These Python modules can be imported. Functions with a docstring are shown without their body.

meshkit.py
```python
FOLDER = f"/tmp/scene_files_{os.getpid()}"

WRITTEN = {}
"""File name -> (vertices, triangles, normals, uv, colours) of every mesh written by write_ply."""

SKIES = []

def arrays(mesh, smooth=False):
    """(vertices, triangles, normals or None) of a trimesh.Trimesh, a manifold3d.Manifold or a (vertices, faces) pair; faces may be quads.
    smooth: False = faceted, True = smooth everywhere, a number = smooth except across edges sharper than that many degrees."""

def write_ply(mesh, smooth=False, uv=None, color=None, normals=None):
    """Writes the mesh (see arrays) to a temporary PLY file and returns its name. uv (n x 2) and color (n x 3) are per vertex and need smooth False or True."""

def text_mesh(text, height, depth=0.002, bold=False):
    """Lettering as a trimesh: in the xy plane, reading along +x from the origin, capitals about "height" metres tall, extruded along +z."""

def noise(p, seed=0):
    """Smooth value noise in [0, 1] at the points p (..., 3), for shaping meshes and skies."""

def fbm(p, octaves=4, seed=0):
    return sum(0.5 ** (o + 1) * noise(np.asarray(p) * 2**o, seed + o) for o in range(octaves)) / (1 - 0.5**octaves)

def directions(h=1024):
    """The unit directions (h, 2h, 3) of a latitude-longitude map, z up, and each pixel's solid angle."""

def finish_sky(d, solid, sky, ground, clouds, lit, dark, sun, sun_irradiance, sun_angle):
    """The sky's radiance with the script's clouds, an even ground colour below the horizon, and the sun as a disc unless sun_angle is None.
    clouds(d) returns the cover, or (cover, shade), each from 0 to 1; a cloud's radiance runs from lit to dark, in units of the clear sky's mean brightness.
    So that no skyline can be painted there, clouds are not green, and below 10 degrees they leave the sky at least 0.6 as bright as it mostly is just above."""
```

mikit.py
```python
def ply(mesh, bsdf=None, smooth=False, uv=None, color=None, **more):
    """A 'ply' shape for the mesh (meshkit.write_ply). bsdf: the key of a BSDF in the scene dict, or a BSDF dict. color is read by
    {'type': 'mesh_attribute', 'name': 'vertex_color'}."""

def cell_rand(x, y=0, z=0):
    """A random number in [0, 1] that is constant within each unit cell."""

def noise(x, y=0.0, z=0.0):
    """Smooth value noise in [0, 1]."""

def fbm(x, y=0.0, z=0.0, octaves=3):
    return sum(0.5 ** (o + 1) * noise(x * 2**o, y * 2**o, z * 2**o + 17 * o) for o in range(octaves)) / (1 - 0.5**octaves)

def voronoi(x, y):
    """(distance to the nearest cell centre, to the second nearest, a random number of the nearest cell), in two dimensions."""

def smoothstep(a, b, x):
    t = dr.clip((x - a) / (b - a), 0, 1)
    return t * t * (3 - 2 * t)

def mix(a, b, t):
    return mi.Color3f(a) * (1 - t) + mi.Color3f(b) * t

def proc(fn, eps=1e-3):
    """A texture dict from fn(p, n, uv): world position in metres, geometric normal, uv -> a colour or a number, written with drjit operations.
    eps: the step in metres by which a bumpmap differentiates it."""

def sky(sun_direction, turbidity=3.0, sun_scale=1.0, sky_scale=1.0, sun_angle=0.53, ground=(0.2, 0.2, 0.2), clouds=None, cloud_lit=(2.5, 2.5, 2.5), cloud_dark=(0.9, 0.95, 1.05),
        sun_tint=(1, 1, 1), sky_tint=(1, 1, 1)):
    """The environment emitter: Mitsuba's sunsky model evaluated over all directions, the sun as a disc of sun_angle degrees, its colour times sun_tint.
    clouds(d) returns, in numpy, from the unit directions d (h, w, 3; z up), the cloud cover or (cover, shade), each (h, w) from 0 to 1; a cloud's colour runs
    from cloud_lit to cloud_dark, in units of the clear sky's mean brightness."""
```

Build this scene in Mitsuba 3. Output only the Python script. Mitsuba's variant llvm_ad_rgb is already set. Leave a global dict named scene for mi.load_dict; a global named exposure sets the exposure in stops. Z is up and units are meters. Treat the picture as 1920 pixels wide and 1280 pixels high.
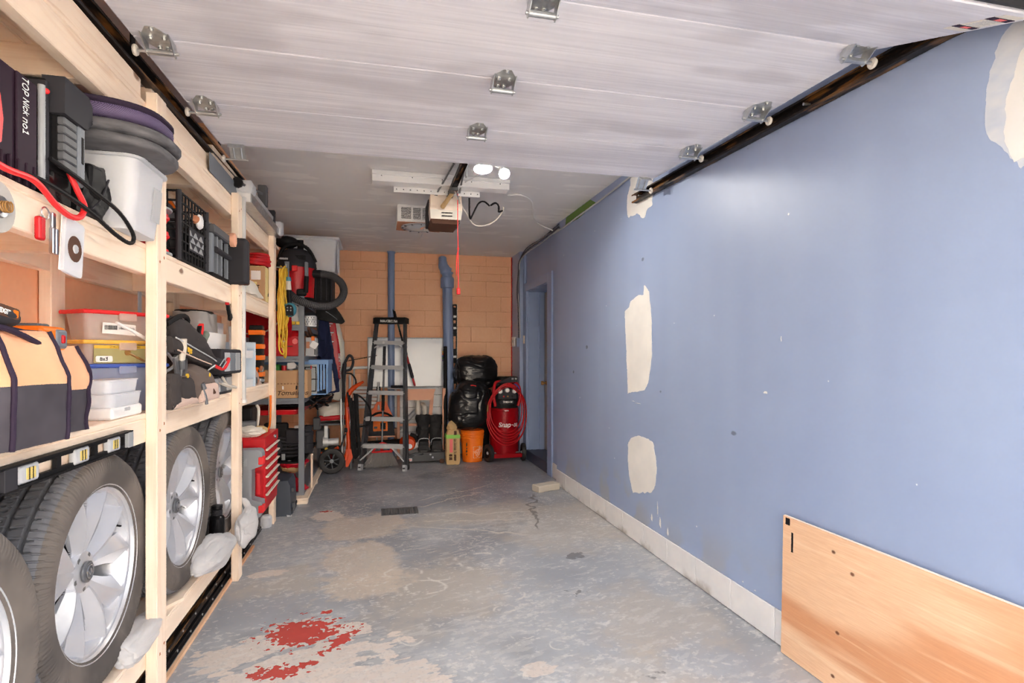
import math, random
import numpy as np, trimesh, mitsuba as mi, drjit as dr
import mikit, meshkit
from mikit import noise, fbm, voronoi, cell_rand, smoothstep, mix, proc
from shapely.geometry import Polygon, Point
import manifold3d as m3

scene, labels = {}, {}
T = mi.ScalarTransform4f
exposure = 4.1

# ------------------------------------------------------------------ camera, sky, lamps
YAW = math.atan(250 / 1050.0)            # the camera looks a little to the right of the garage's axis
EYE = (0.0, 0.0, 1.25)
scene['camera'] = {'type': 'perspective', 'fov': math.degrees(2 * math.atan(960 / 1050.0)), 'fov_axis': 'x',
                   'near_clip': 0.05, 'far_clip': 200.0,
                   'principal_point_offset_x': 0.0, 'principal_point_offset_y': -27.0 / 1280.0,
                   'to_world': T().look_at(origin=list(EYE), target=[math.sin(YAW), math.cos(YAW), 1.25], up=[0, 0, 1])}
scene['sky'] = mikit.sky((0.25, 0.62, 0.75), turbidity=4.0, sun_scale=0.9, sun_angle=4.0, sun_tint=(0.90, 0.97, 1.09), sky_scale=1.0, ground=(0.42, 0.41, 0.40),
                         clouds=lambda d: (np.ones(d.shape[:2]), 0.25 + 0.2 * meshkit.fbm(d * 3.0)),
                         cloud_lit=(2.3, 2.3, 2.32), cloud_dark=(1.6, 1.63, 1.68))
SKYGAIN = 1.0
LAMP = 30.0                               # radiance of the two bulbs

# ------------------------------------------------------------------ scene bookkeeping
def fresh(key):
    if key not in used: used.add(key); return key
    n = 1
    while f'{key}_{n:03d}' in used: n += 1
    used.add(f'{key}_{n:03d}')
    return f'{key}_{n:03d}'
used = set()

def thing(name, label, cat, group=None):
    k = fresh(name)
    labels[k] = {'label': label, 'category': cat}
    if group: labels[k]['group'] = group
    return k

def shape(key, mesh, mat, smooth=30, **kw):
    scene[key] = mikit.ply(mesh, mat, smooth, **kw)
    return key

def part(parent, name, mesh, mat, smooth=30, label=None, kind=None, **kw):
    k = fresh(parent + '__' + name)
    shape(k, mesh, mat, smooth, **kw)
    if label or kind:
        labels[k] = {}
        if label: labels[k]['label'] = label
        if kind: labels[k]['kind'] = kind
    return k

def solo(name, mesh, mat, label, cat, group=None, smooth=30):
    return shape(thing(name, label, cat, group), mesh, mat, smooth)

def struct(name, mesh, mat, label, smooth=False):
    used.add(name)
    if mesh is not None: shape(name, mesh, mat, smooth)
    labels[name] = {'label': label, 'category': name.split('_')[0], 'kind': 'structure'}
    return name

def clone(src, name_root, label, cat, m, group=None):
    """A copy of a thing with its parts under the next number, moved by the 4x4 matrix m."""
    k = thing(name_root, label, cat, group)
    for key in [q for q in scene if q == src or q.startswith(src + '__')]:
        scene[k + key[len(src):]] = {**scene[key], 'to_world': T(m)}
        used.add(k + key[len(src):])
        if key != src and key in labels: labels[k + key[len(src):]] = dict(labels[key])
    return k

# ------------------------------------------------------------------ mesh kit
def cat(*ms): return trimesh.util.concatenate([m for m in ms if m is not None])
def hull(p): return trimesh.convex.convex_hull(np.asarray(p, float))
def box(x0, x1, y0, y1, z0, z1, b=0.002):
    """A box with chamfered edges."""
    lo, hi = np.minimum([x0, y0, z0], [x1, y1, z1]), np.maximum([x0, y0, z0], [x1, y1, z1])
    b = min(b, 0.45 * float((hi - lo).min()))
    if b <= 0:
        return trimesh.creation.box(bounds=[lo, hi])
    pts = []
    for i in range(8):
        c = np.array([(lo, hi)[i >> k & 1][k] for k in range(3)])
        s = np.array([1 - 2 * (i >> k & 1) for k in range(3)]) * b
        for k in range(3):
            q = c + s; q[k] = c[k]; pts.append(q)
    return hull(pts)
def cbox(c, s, b=0.002, rz=0, rx=0, ry=0):
    m = box(*[v for i in range(3) for v in (-s[i] / 2, s[i] / 2)], b)
    return mv(m, c, rz, rx, ry)
def rbox(x0, x1, y0, y1, z0, z1, r=0.02, n=3):
    """A box with round edges."""
    r = min(r, .49 * min(x1 - x0, y1 - y0, z1 - z0))
    s = trimesh.creation.icosphere(subdivisions=n - 1 if n > 1 else 1, radius=r).vertices
    return hull(np.vstack([s + [x, y, z] for x in (x0 + r, x1 - r) for y in (y0 + r, y1 - r) for z in (z0 + r, z1 - r)]))
def mat4(t=(0, 0, 0), rz=0, rx=0, ry=0, s=1):
    m = np.eye(4)
    for a, ax in ((rx, [1, 0, 0]), (ry, [0, 1, 0]), (rz, [0, 0, 1])):
        if a: m = trimesh.transformations.rotation_matrix(math.radians(a), ax) @ m
    m[:3, :3] = m[:3, :3] * s
    m[:3, 3] = t
    return m
def mv(mesh, t=(0, 0, 0), rz=0, rx=0, ry=0, s=1):
    mesh = mesh.copy(); mesh.apply_transform(mat4(t, rz, rx, ry, s)); return mesh
def frame(p0, p1):
    z = np.subtract(p1, p0); z = z / np.linalg.norm(z)
    x = np.cross([0, 0, 1] if abs(z[2]) < .9 else [1, 0, 0], z); x /= np.linalg.norm(x)
    return x, np.cross(z, x), z
def cyl(p0, p1, r0, r1=None, n=20):
    r1 = r0 if r1 is None else r1
    x, y, _ = frame(p0, p1)
    a = np.arange(n) * 2 * np.pi / n
    ring = np.cos(a)[:, None] * x + np.sin(a)[:, None] * y
    v = np.vstack([p0 + ring * r0, p1 + ring * r1, [p0], [p1]])
    i = np.arange(n); j = (i + 1) % n
    f = np.vstack([np.c_[i, j, j + n], np.c_[i, j + n, i + n], np.c_[j, i, i * 0 + 2 * n], np.c_[i + n, j + n, i * 0 + 2 * n + 1]])
    return trimesh.Trimesh(v, f, process=False)
def lathe(prof, n=40, c=(0, 0, 0), axis='z'):
    """prof: (radius, height) from the bottom up, outside."""
    prof = np.asarray(prof, float); k = len(prof)
    a = np.arange(n) * 2 * np.pi / n
    v = np.stack([np.outer(np.cos(a), prof[:, 0]), np.outer(np.sin(a), prof[:, 0]), np.tile(prof[:, 1], (n, 1))], -1).reshape(-1, 3)
    i, j = np.meshgrid(np.arange(n), np.arange(k - 1), indexing='ij')
    i, j = i.ravel(), j.ravel(); i2 = (i + 1) % n
    f = np.vstack([np.c_[i * k + j, i2 * k + j, i2 * k + j + 1], np.c_[i * k + j, i2 * k + j + 1, i * k + j + 1]])
    m = trimesh.Trimesh(v, f, process=False)
    m.update_faces(m.area_faces > 1e-12)
    if axis == 'x': m = mv(m, rz=0, ry=90)
    if axis == 'y': m = mv(m, rx=-90)
    return mv(m, c)
def spline(pts, n=8, closed=False):
    p = np.asarray(pts, float)
    q = np.vstack([p[-1], p, p[0], p[1]]) if closed else np.vstack([2 * p[0] - p[1], p, 2 * p[-1] - p[-2]])
    out = []
    for i in range(len(p) if closed else len(p) - 1):
        a, b, c, d = q[i:i + 4]
        for t in np.arange(n) / n:
            out.append(.5 * (2 * b + (c - a) * t + (2 * a - 5 * b + 4 * c - d) * t * t + (3 * b - 3 * c + d - a) * t ** 3))
    if not closed: out.append(p[-1])
    return np.array(out)
def tube(pts, r, sides=8, closed=False, n=8, sm=True):
    p = spline(pts, n, closed) if sm else np.asarray(pts, float)
    k = len(p)
    r = np.full(k, r, float) if np.isscalar(r) else np.interp(np.linspace(0, 1, k), np.linspace(0, 1, len(r)), r)
    t = (np.roll(p, -1, 0) - np.roll(p, 1, 0)) if closed else np.gradient(p, axis=0)
    t /= np.linalg.norm(t, axis=1, keepdims=True) + 1e-12
    u = np.cross(t[0], [.3, .2, .93]); u /= np.linalg.norm(u)
    rings = []; a = np.arange(sides) * 2 * np.pi / sides
    for i in range(k):
        u = u - t[i] * (u @ t[i]); u /= np.linalg.norm(u)
        w = np.cross(t[i], u)
        rings.append(p[i] + r[i] * (np.cos(a)[:, None] * u + np.sin(a)[:, None] * w))
    v = np.vstack(rings); f = []
    i, j = np.meshgrid(np.arange(k if closed else k - 1), np.arange(sides), indexing='ij'); i, j = i.ravel(), j.ravel()
    i2, j2 = (i + 1) % k, (j + 1) % sides
    f = np.vstack([np.c_[i * sides + j, i * sides + j2, i2 * sides + j2], np.c_[i * sides + j, i2 * sides + j2, i2 * sides + j]])
    if not closed:
        v = np.vstack([v, p[:1], p[-1:]]); j = np.arange(sides); j2 = (j + 1) % sides
        f = np.vstack([f, np.c_[j2, j, j * 0 + len(v) - 2], np.c_[j + (k - 1) * sides, j2 + (k - 1) * sides, j * 0 + len(v) - 1]])
    return trimesh.Trimesh(v, f, process=False)
def prism(poly, h, plane='xy', at=0.0):
    """A polygon pulled out by h: plane 'xy' along +z, 'yz' (points are y, z) along +x, 'xz' (points are x, z) along +y."""
    g = poly if isinstance(poly, Polygon) else Polygon(poly)
    if not g.is_valid: g = g.buffer(0)
    gs = getattr(g, 'geoms', [g])
    m = cat(*[trimesh.creation.extrude_polygon(q, h, engine='earcut') for q in gs])
    v = m.vertices.copy()
    if plane == 'yz': m.vertices = np.c_[v[:, 2], v[:, 0], v[:, 1]]; o = [at, 0, 0]
    elif plane == 'xz': m.vertices = np.c_[v[:, 0], v[:, 2], v[:, 1]]; o = [0, at, 0]; m.invert()
    else: o = [0, 0, at]
    m.apply_translation(o)
    return m
def rrect(x0, x1, y0, y1, r):
    return Polygon([(x0 + r, y0 + r), (x1 - r, y0 + r), (x1 - r, y1 - r), (x0 + r, y1 - r)]).buffer(r, 6)
def text(s, h, o, right, up, depth=0.001, bold=True, width=None, shear=0.0):
    """Lettering of height h starting at o, reading along right."""
    m = meshkit.text_mesh(s, h, depth, bold)
    if shear: m.vertices[:, 0] += shear * m.vertices[:, 1]
    if width: m.vertices[:, 0] *= width / np.ptp(m.vertices[:, 0])
    right, up = np.asarray(right, float), np.asarray(up, float)
    m.vertices = np.asarray(o, float) + np.outer(m.vertices[:, 0], right) + np.outer(m.vertices[:, 1], up) + np.outer(m.vertices[:, 2], np.cross(right, up))
    return m
def blob(c, s, amp=.15, freq=6, seed=0, sub=4, flat=None):
    """A lumpy ball of half sizes s."""
    m = trimesh.creation.icosphere(subdivisions=sub)
    v = m.vertices
    d = 1 + amp * (meshkit.fbm(v * freq / 3 + seed * 7.3, 4, seed) - .5) * 2
    v = v * d[:, None] * np.asarray(s)
    if flat is not None: v[:, 2] = np.maximum(v[:, 2], flat)
    m.vertices = v + np.asarray(c)
    return m
def warp(m, amp, freq, seed=0):
    m = m.copy(); v = m.vertices
    m.vertices = v + amp * np.stack([meshkit.fbm(v * freq + 31 * k, 3, seed + k) - .5 for k in range(3)], -1) * 2
    return m
def fine(m, edge):
    v, f = trimesh.remesh.subdivide_to_size(m.vertices, m.faces, edge, max_iter=12)
    m = trimesh.Trimesh(v, f, process=True); m.merge_vertices(); return m
def shell_box(x0, x1, y0, y1, z0, z1, t=.003, taper=0.0, r=.02, rim=0.0):
    """An open box of wall t with rounded upright corners, wider at the top by taper on every side."""
    def ring(dx, z, rr):
        g = rrect(x0 - dx, x1 + dx, y0 - dx, y1 + dx, max(rr, .002)); return np.array(g.exterior.coords)[:-1], z
    rows = [ring(-taper, z0, r), ring(0, z1, r)]
    if rim: rows += [ring(rim, z1, r + rim), ring(rim, z1 + .008, r + rim)]
    rows += [ring(-t, rows[-1][1], r - t), ring(-taper - t, z0 + t, r - t)]
    k = len(rows[0][0])
    rows = [(p if len(p) == k else p[np.linspace(0, len(p) - 1, k).astype(int)], z) for p, z in rows]
    v = np.vstack([np.c_[p, np.full(k, z)] for p, z in rows]); f = []
    for a in range(len(rows) - 1):
        i = np.arange(k); j = (i + 1) % k
        f += [np.c_[a * k + i, a * k + j, a * k + k + j], np.c_[a * k + i, a * k + k + j, a * k + k + i]]
    n = len(v); last = (len(rows) - 1) * k
    v = np.vstack([v, [[(x0 + x1) / 2, (y0 + y1) / 2, z0]], [[(x0 + x1) / 2, (y0 + y1) / 2, z0 + t]]])
    i = np.arange(k); j = (i + 1) % k
    f += [np.c_[j, i, i * 0 + n], np.c_[last + i, last + j, i * 0 + n + 1]]
    return trimesh.Trimesh(v, np.vstack(f), process=False)

# ------------------------------------------------------------------ materials
def s2l(*c):
    c = np.asarray(c, float) / 255
    return [float(x) for x in np.where(c < .04045, c / 12.92, ((c + .055) / 1.055) ** 2.4)]
def mat(name, c=None, rough=.5, metal=0.0, spec=.5, tex=None, bump=None, bscale=1.0, coat=0.0, **kw):
    col = tex if tex is not None else {'type': 'rgb', 'value': s2l(*c)}
    b = {'type': 'principled', 'base_color': col, 'roughness': rough, 'metallic': metal, **kw}
    if not metal: b['specular'] = spec
    if coat: b['clearcoat'] = coat; b['clearcoat_gloss'] = .9
    if bump is not None: b = {'type': 'bumpmap', 'arbitrary': bump, 'scale': bscale, 'bsdf': b}
    scene[name] = {'type': 'twosided', 'bsdf': b}
def L(*c): return mi.Color3f(*s2l(*c))

def turn(x, y, octaves=4, s=0.0):
    """Fractal noise whose octaves are turned against each other, so that no grid shows."""
    out, w = 0.0, 0.0
    for o in range(octaves):
        c, q = math.cos(.7 + 1.1 * o), math.sin(.7 + 1.1 * o); f = 2.0 ** o
        out = out + .5 ** o * noise((x * c - y * q) * f + 5.3 * o + s, (x * q + y * c) * f + 9.1 * o - s, s); w += .5 ** o
    return out / w
def wood_fn(axis, light, dark, sc=1.0):
    def fn(p, n, uv):
        a, b, c = {'x': (p.x, p.y, p.z), 'y': (p.y, p.x, p.z), 'z': (p.z, p.x, p.y)}[axis]
        w = fbm(a * 1.1, b * 9 * sc, c * 9 * sc, octaves=3)
        rings = noise(w * 22 + b * 30 * sc, a * .6, c * 22)
        fibre = noise(a * 9, b * 260, c * 260)
        k = smoothstep(.35, .95, rings) * .42 + (w - .5) * .7 + (fibre - .5) * .18
        kd, _, kr = voronoi(a * 2.3 + 11.1, b * 7.0 + c * 5.0)
        knot = dr.select(kr > .86, 1 - smoothstep(.03, .09, kd), 0.0)
        col = mix(L(*light), L(*dark), dr.clip(k, 0, 1))
        return mix(col, L(118, 78, 52), knot * .85)
    return proc(fn)
for ax in 'xyz':
    mat('m_pine_' + ax, tex=wood_fn(ax, (238, 219, 199), (210, 176, 146)), rough=.6, spec=.3)

def ply_fn(p, n, uv):
    a, b = p.y, p.z
    w = fbm(a * 1.4 + 3, b * 7.5, p.x * 2, octaves=4)
    streak = noise(a * 3.0, b * 70 + w * 8)
    fibre = noise(a * 22, b * 330)
    warm = smoothstep(.47, .72, fbm(a * 1.1 + 9, b * 5.5, octaves=3))
    col = mix(L(222, 182, 148), L(198, 138, 98), warm * .85)
    col = mix(col, L(232, 200, 168), smoothstep(.55, .9, streak) * .45)
    col = mix(col, L(168, 104, 66), smoothstep(.7, .95, w) * .5 + (fibre - .5) * .2)
    spot, _, r = voronoi(a * 5.2, b * 7.3)
    return mix(col, L(92, 48, 28), dr.select(r > .8, (1 - smoothstep(.025, .065, spot)) * .9, 0.0))
mat('m_plywood', tex=proc(ply_fn), rough=.55, spec=.3)

def blue_fn(p, n, uv):
    w = fbm(p.y * 1.3, p.z * 1.3, octaves=3)
    roll = noise(p.y * 9.0, p.z * .7 + 7)
    scuff = noise(p.y * 26, p.z * 40)
    col = mix(L(140, 156, 190), L(152, 168, 198), dr.clip(w + (roll - .5) * .25, 0, 1))
    d, _, r = voronoi(p.y * 2.3, p.z * 2.3)
    nick = dr.select(r > .6, 1 - smoothstep(.004, .012, d + (scuff - .5) * .014), 0.0)
    col = mix(col, L(225, 228, 232), nick)
    d2, _, r2 = voronoi(p.y * 1.5 + 40, p.z * 2.4 + 9)
    mark = dr.select(r2 > .72, 1 - smoothstep(.004, .03, d2 + (scuff - .5) * .05), 0.0)
    col = mix(col, L(84, 92, 112), mark * .7)
    low = smoothstep(.42, .6, fbm(p.y * 5, p.z * 5 + 20)) * (1 - smoothstep(.16, .42, p.z + (w - .5) * .3)) * .55
    return mix(col, L(160, 160, 160), low)
mat('m_blue_wall', tex=proc(blue_fn), rough=.42, spec=.35)
mat('m_blue_trim', (138, 158, 194), rough=.4)
mat('m_blue_pipe', (122, 142, 180), rough=.4)
mat('m_navy', (62, 69, 86), rough=.5)

def orange_fn(p, n, uv):
    w = fbm(p.x * 2.2 + p.y * 2.2, p.z * 2.6, octaves=4)
    g = noise((p.x + p.y) * 60, p.z * 60)
    return mix(L(228, 170, 132), L(238, 188, 152), dr.clip(w * 1.2 - .1 + (g - .5) * .3, 0, 1))
def rough_fn(p, n, uv): return fbm((p.x + p.y) * 45, p.z * 45, octaves=3)
mat('m_orange_wall', tex=proc(orange_fn), rough=.6, spec=.35, bump=proc(rough_fn), bscale=.004)
mat('m_mortar', (208, 148, 110), rough=.8)

RINGS = [(0.24, 3.05, 0.112, 0.094), (0.61, 2.7, 0.064, 0.046), (0.69, 2.84, 0.081, 0.058), (0.63, 2.43, 0.058, 0.047), (0.61, 3.38, 0.159, 0.157), (0.14, 3.29, 0.105, 0.075), (0.14, 2.52, 0.053, 0.063), (0.76, 2.31, 0.045, 0.044), (0.35, 3.18, 0.074, 0.055), (-0.03, 3.2, 0.086, 0.077)]
def floor_fn(p, n, uv):
    x, y = p.x, p.y
    big, mid, fin, grit = turn(x * 1.1, y * 1.1, 4), turn(x * 5, y * 5, 5, 3.0), turn(x * 24, y * 24, 4, 7.0), turn(x * 90, y * 90, 3, 2.0)
    brush = turn(x * 16 + y * 3, y * 44 - x * 12, 4, 1.0)
    col = mix(L(142, 146, 154), L(166, 169, 174), dr.clip(big * 1.7 - .4 + (mid - .5) * .9, 0, 1))
    col = mix(col, L(112, 115, 122), smoothstep(.54, .74, turn(x * 1.6 + 8, y * 1.6, 4, 5.0)) * .5)
    wob = (mid - .5) * 1.5 + (fin - .5) * .5
    def patch(cx, cy, rx, ry, rot=0.0, ragged=.6):
        c, s = math.cos(rot), math.sin(rot)
        u, v = ((x - cx) * c + (y - cy) * s) / rx, (-(x - cx) * s + (y - cy) * c) / ry
        return dr.sqrt(u * u + v * v) + wob * ragged
    beige, pale = L(186, 175, 164), L(200, 189, 181)
    # fine dust carried by water: along the right wall, round the drain and down the middle
    for a in ((1.35, 4.05, .62, .80, .2, .6), (1.28, 2.45, .42, .42, 0, .8), (.95, 1.95, .45, .3, 0, .8), (.75, 4.35, .75, .30, .1, .7), (.3, 3.0, .5, .5, 0, .9), (-.5, 3.3, .3, .3, 0, .9)):
        col = mix(col, L(180, 170, 158), (1 - smoothstep(.35, 1.1, patch(*a))) * .55)
    # bare concrete where the grey paint has come off
    for a in ((-.10, 4.25, .34, .42, -.4, .55), (-.12, 3.55, .26, .50, .1, .6), (-.10, 3.15, .26, .22, 0, .8)):
        col = mix(col, beige, (1 - smoothstep(.70, 1.0, patch(*a))) * .8)
    for a in ((-.40, 4.62, .13, .16, .2, .5), (-.62, 3.45, .11, .055, .15, .35), (-.58, 2.55, .22, .14, .3, .8), (-.30, 2.40, .34, .16, .2, .9), (-.18, 2.22, .5, .14, 0, .8), (.62, 2.15, .09, .05, 0, .4), (-.14, 2.66, .10, .07, 0, .8), (.23, 2.15, .05, .03, 0, .5)):
        col = mix(col, pale, (1 - smoothstep(.90, .97, patch(*a) + (brush - .5) * .8)) * .85)
    # scuffs, chips and dried tide marks
    col = mix(col, L(192, 190, 188), smoothstep(.58, .72, brush + (big - .5) * .5) * .32)
    col = mix(col, L(206, 203, 199), smoothstep(.66, .76, turn(x * 46, y * 60, 4, 7.0) + (mid - .5) * .5) * .38)
    col = mix(col, L(150, 150, 152), smoothstep(.55, .75, grit) * .25)
    for cx, cy, rx, ry in RINGS:
        k = patch(cx, cy, rx, ry, 0, .45)
        col = mix(col, L(200, 197, 192), (1 - smoothstep(.0, .16, dr.abs(k - .9))) * smoothstep(.38, .58, fin) * .7)
    for c0, c1, c2, x0, x1 in ((4.92, .36, .25, .32, 1.15), (4.72, .5, .0, .30, 1.0), (4.46, -.1, -.05, .32, 1.25), (4.15, -.55, .1, .2, 1.1), (4.30, -.2, .0, .3, 1.2)):
        d = dr.abs(y - (c0 + c1 * (x - .3) + c2 * (x - .3) * (x - .3) + (mid - .5) * .16))
        col = mix(col, L(196, 190, 182), (1 - smoothstep(.004, .016, d)) * smoothstep(x0, x0 + .05, x) * (1 - smoothstep(x1 - .2, x1, x)) * .6)
    d = dr.abs(x - (1.14 + .25 * dr.maximum(y - 4.1, 0) + (mid - .5) * .25))
    col = mix(col, L(104, 100, 98), (1 - smoothstep(.005, .02, d)) * smoothstep(3.85, 3.95, y) * (1 - smoothstep(4.8, 4.95, y)) * .7)
    for a in ((1.03, 2.80, .05, .05, 0, 1.2), (1.05, 1.99, .08, .05, 0, 1.2), (1.2, 3.3, .06, .05, 0, 1.2)):
        col = mix(col, L(84, 84, 88), (1 - smoothstep(.6, .9, patch(*a) + (fin - .5) * 1.6)) * .6)
    # red paint
    for a in ((-.34, 2.68, .17, .13, .25, .6), (-.175, 2.55, .035, .13, -.55, .5), (-.40, 2.37, .10, .06, .1, .7), (-.25, 2.87, .035, .022, .4, .4), (-.27, 2.41, .05, .02, .3, .6), (-.42, 4.72, .06, .05, 0, 1.0)):
        k = patch(*a) + (brush - .5) * 1.1
        col = mix(col, pale, (1 - smoothstep(.98, 1.10, k)) * .6)
        col = mix(col, L(172, 52, 46), (1 - smoothstep(.80, .88, k + (turn(x * 60, y * 60, 3, 4.0) - .5) * 1.7)) * .95)
    return col
def floor_rough(p, n, uv): return .26 + .34 * turn(p.x * 4, p.y * 4, 3)
mat('m_floor', tex=proc(floor_fn), rough=proc(floor_rough), spec=.5)

def door_fn(p, n, uv):
    w = fbm(p.x * .9, p.y * 5, octaves=4)
    b = noise(p.x * 5, p.y * 150)
    b2 = noise(p.x * 1.5 + 4, p.y * 60)
    st = smoothstep(.60, .8, fbm(p.x * 2.2 + 7, p.y * 5 + 3, octaves=3))
    col = mix(L(204, 204, 214), L(228, 228, 236), dr.clip(w * 1.3 - .2 + (b - .5) * .55 + (b2 - .5) * .4, 0, 1))
    return mix(col, L(184, 182, 190), st * .5)
def door_bump(p, n, uv): return noise(p.x * 5, p.y * 150) + .6 * noise(p.x * 2, p.y * 60)
mat('m_door', tex=proc(door_fn), rough=.55, spec=.35, bump=proc(door_bump), bscale=.0015)
def ceil_fn(p, n, uv):
    w = fbm(p.x * 1.2, p.y * 1.2 + 3, octaves=4)
    s = smoothstep(.6, .72, fbm(p.x * 3.5 + 9, p.y * 9, octaves=4))
    return mix(mix(L(208, 207, 208), L(222, 221, 221), w), L(236, 235, 233), s * .5)
mat('m_ceiling', tex=proc(ceil_fn), rough=.6, bump=proc(lambda p, n, uv: fbm(p.x * 20, p.y * 20)), bscale=.003)
def tile_fn(p, n, uv):
    g = fbm(p.y * 20 + p.x * 20, p.z * 20)
    low = (1 - smoothstep(.0, .05, p.z + (g - .5) * .05)) * smoothstep(.4, .7, fbm(p.y * 6 + p.x * 6, p.z * 3))
    return mix(mix(L(214, 214, 216), L(224, 223, 223), g), L(140, 132, 122), low * .7)
mat('m_tile', tex=proc(tile_fn), rough=.35)
mat('m_grout', (150, 146, 142), rough=.8)
mat('m_spackle', tex=proc(lambda p, n, uv: mix(L(212, 211, 210), L(226, 224, 221), fbm(p.y * 9, p.z * 9))), rough=.7)
mat('m_spackle_thin', tex=proc(lambda p, n, uv: mix(L(178, 188, 206), L(208, 210, 214), fbm(p.y * 18, p.z * 30))), rough=.7)

def rubber_fn(p, n, uv):
    w = turn(p.y * 7 + p.x * 3, p.z * 7, 4)
    return mix(L(80, 76, 74), L(108, 101, 96), smoothstep(.3, .75, w))
mat('m_rubber', tex=proc(rubber_fn), rough=.7, spec=.3)
mat('m_tread', tex=proc(lambda p, n, uv: mix(L(82, 84, 90), L(116, 117, 122), turn(p.y * 9 + p.x * 5, p.z * 9, 3))), rough=.7, spec=.3)
mat('m_rubber_black', (34, 34, 36), rough=.55)
mat('m_alloy', (206, 208, 214), rough=.36, metal=.6)
mat('m_alloy_dark', (70, 70, 74), rough=.45, metal=.6)
mat('m_zinc', tex=proc(lambda p, n, uv: mix(L(176, 180, 182), L(214, 216, 216), fbm(p.x * 60, p.y * 60, p.z * 60))), rough=.33, metal=.9)
mat('m_chrome', (214, 214, 216), rough=.15, metal=1.0)
def rust_fn(p, n, uv):
    w = fbm(p.x * 40, p.y * 7, p.z * 40, octaves=4)
    return mix(L(26, 22, 22), L(124, 84, 40), smoothstep(.5, .78, w))
mat('m_track', tex=proc(rust_fn), rough=.5, metal=.3)
mat('m_track_dark', (20, 20, 24), rough=.4)
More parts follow.
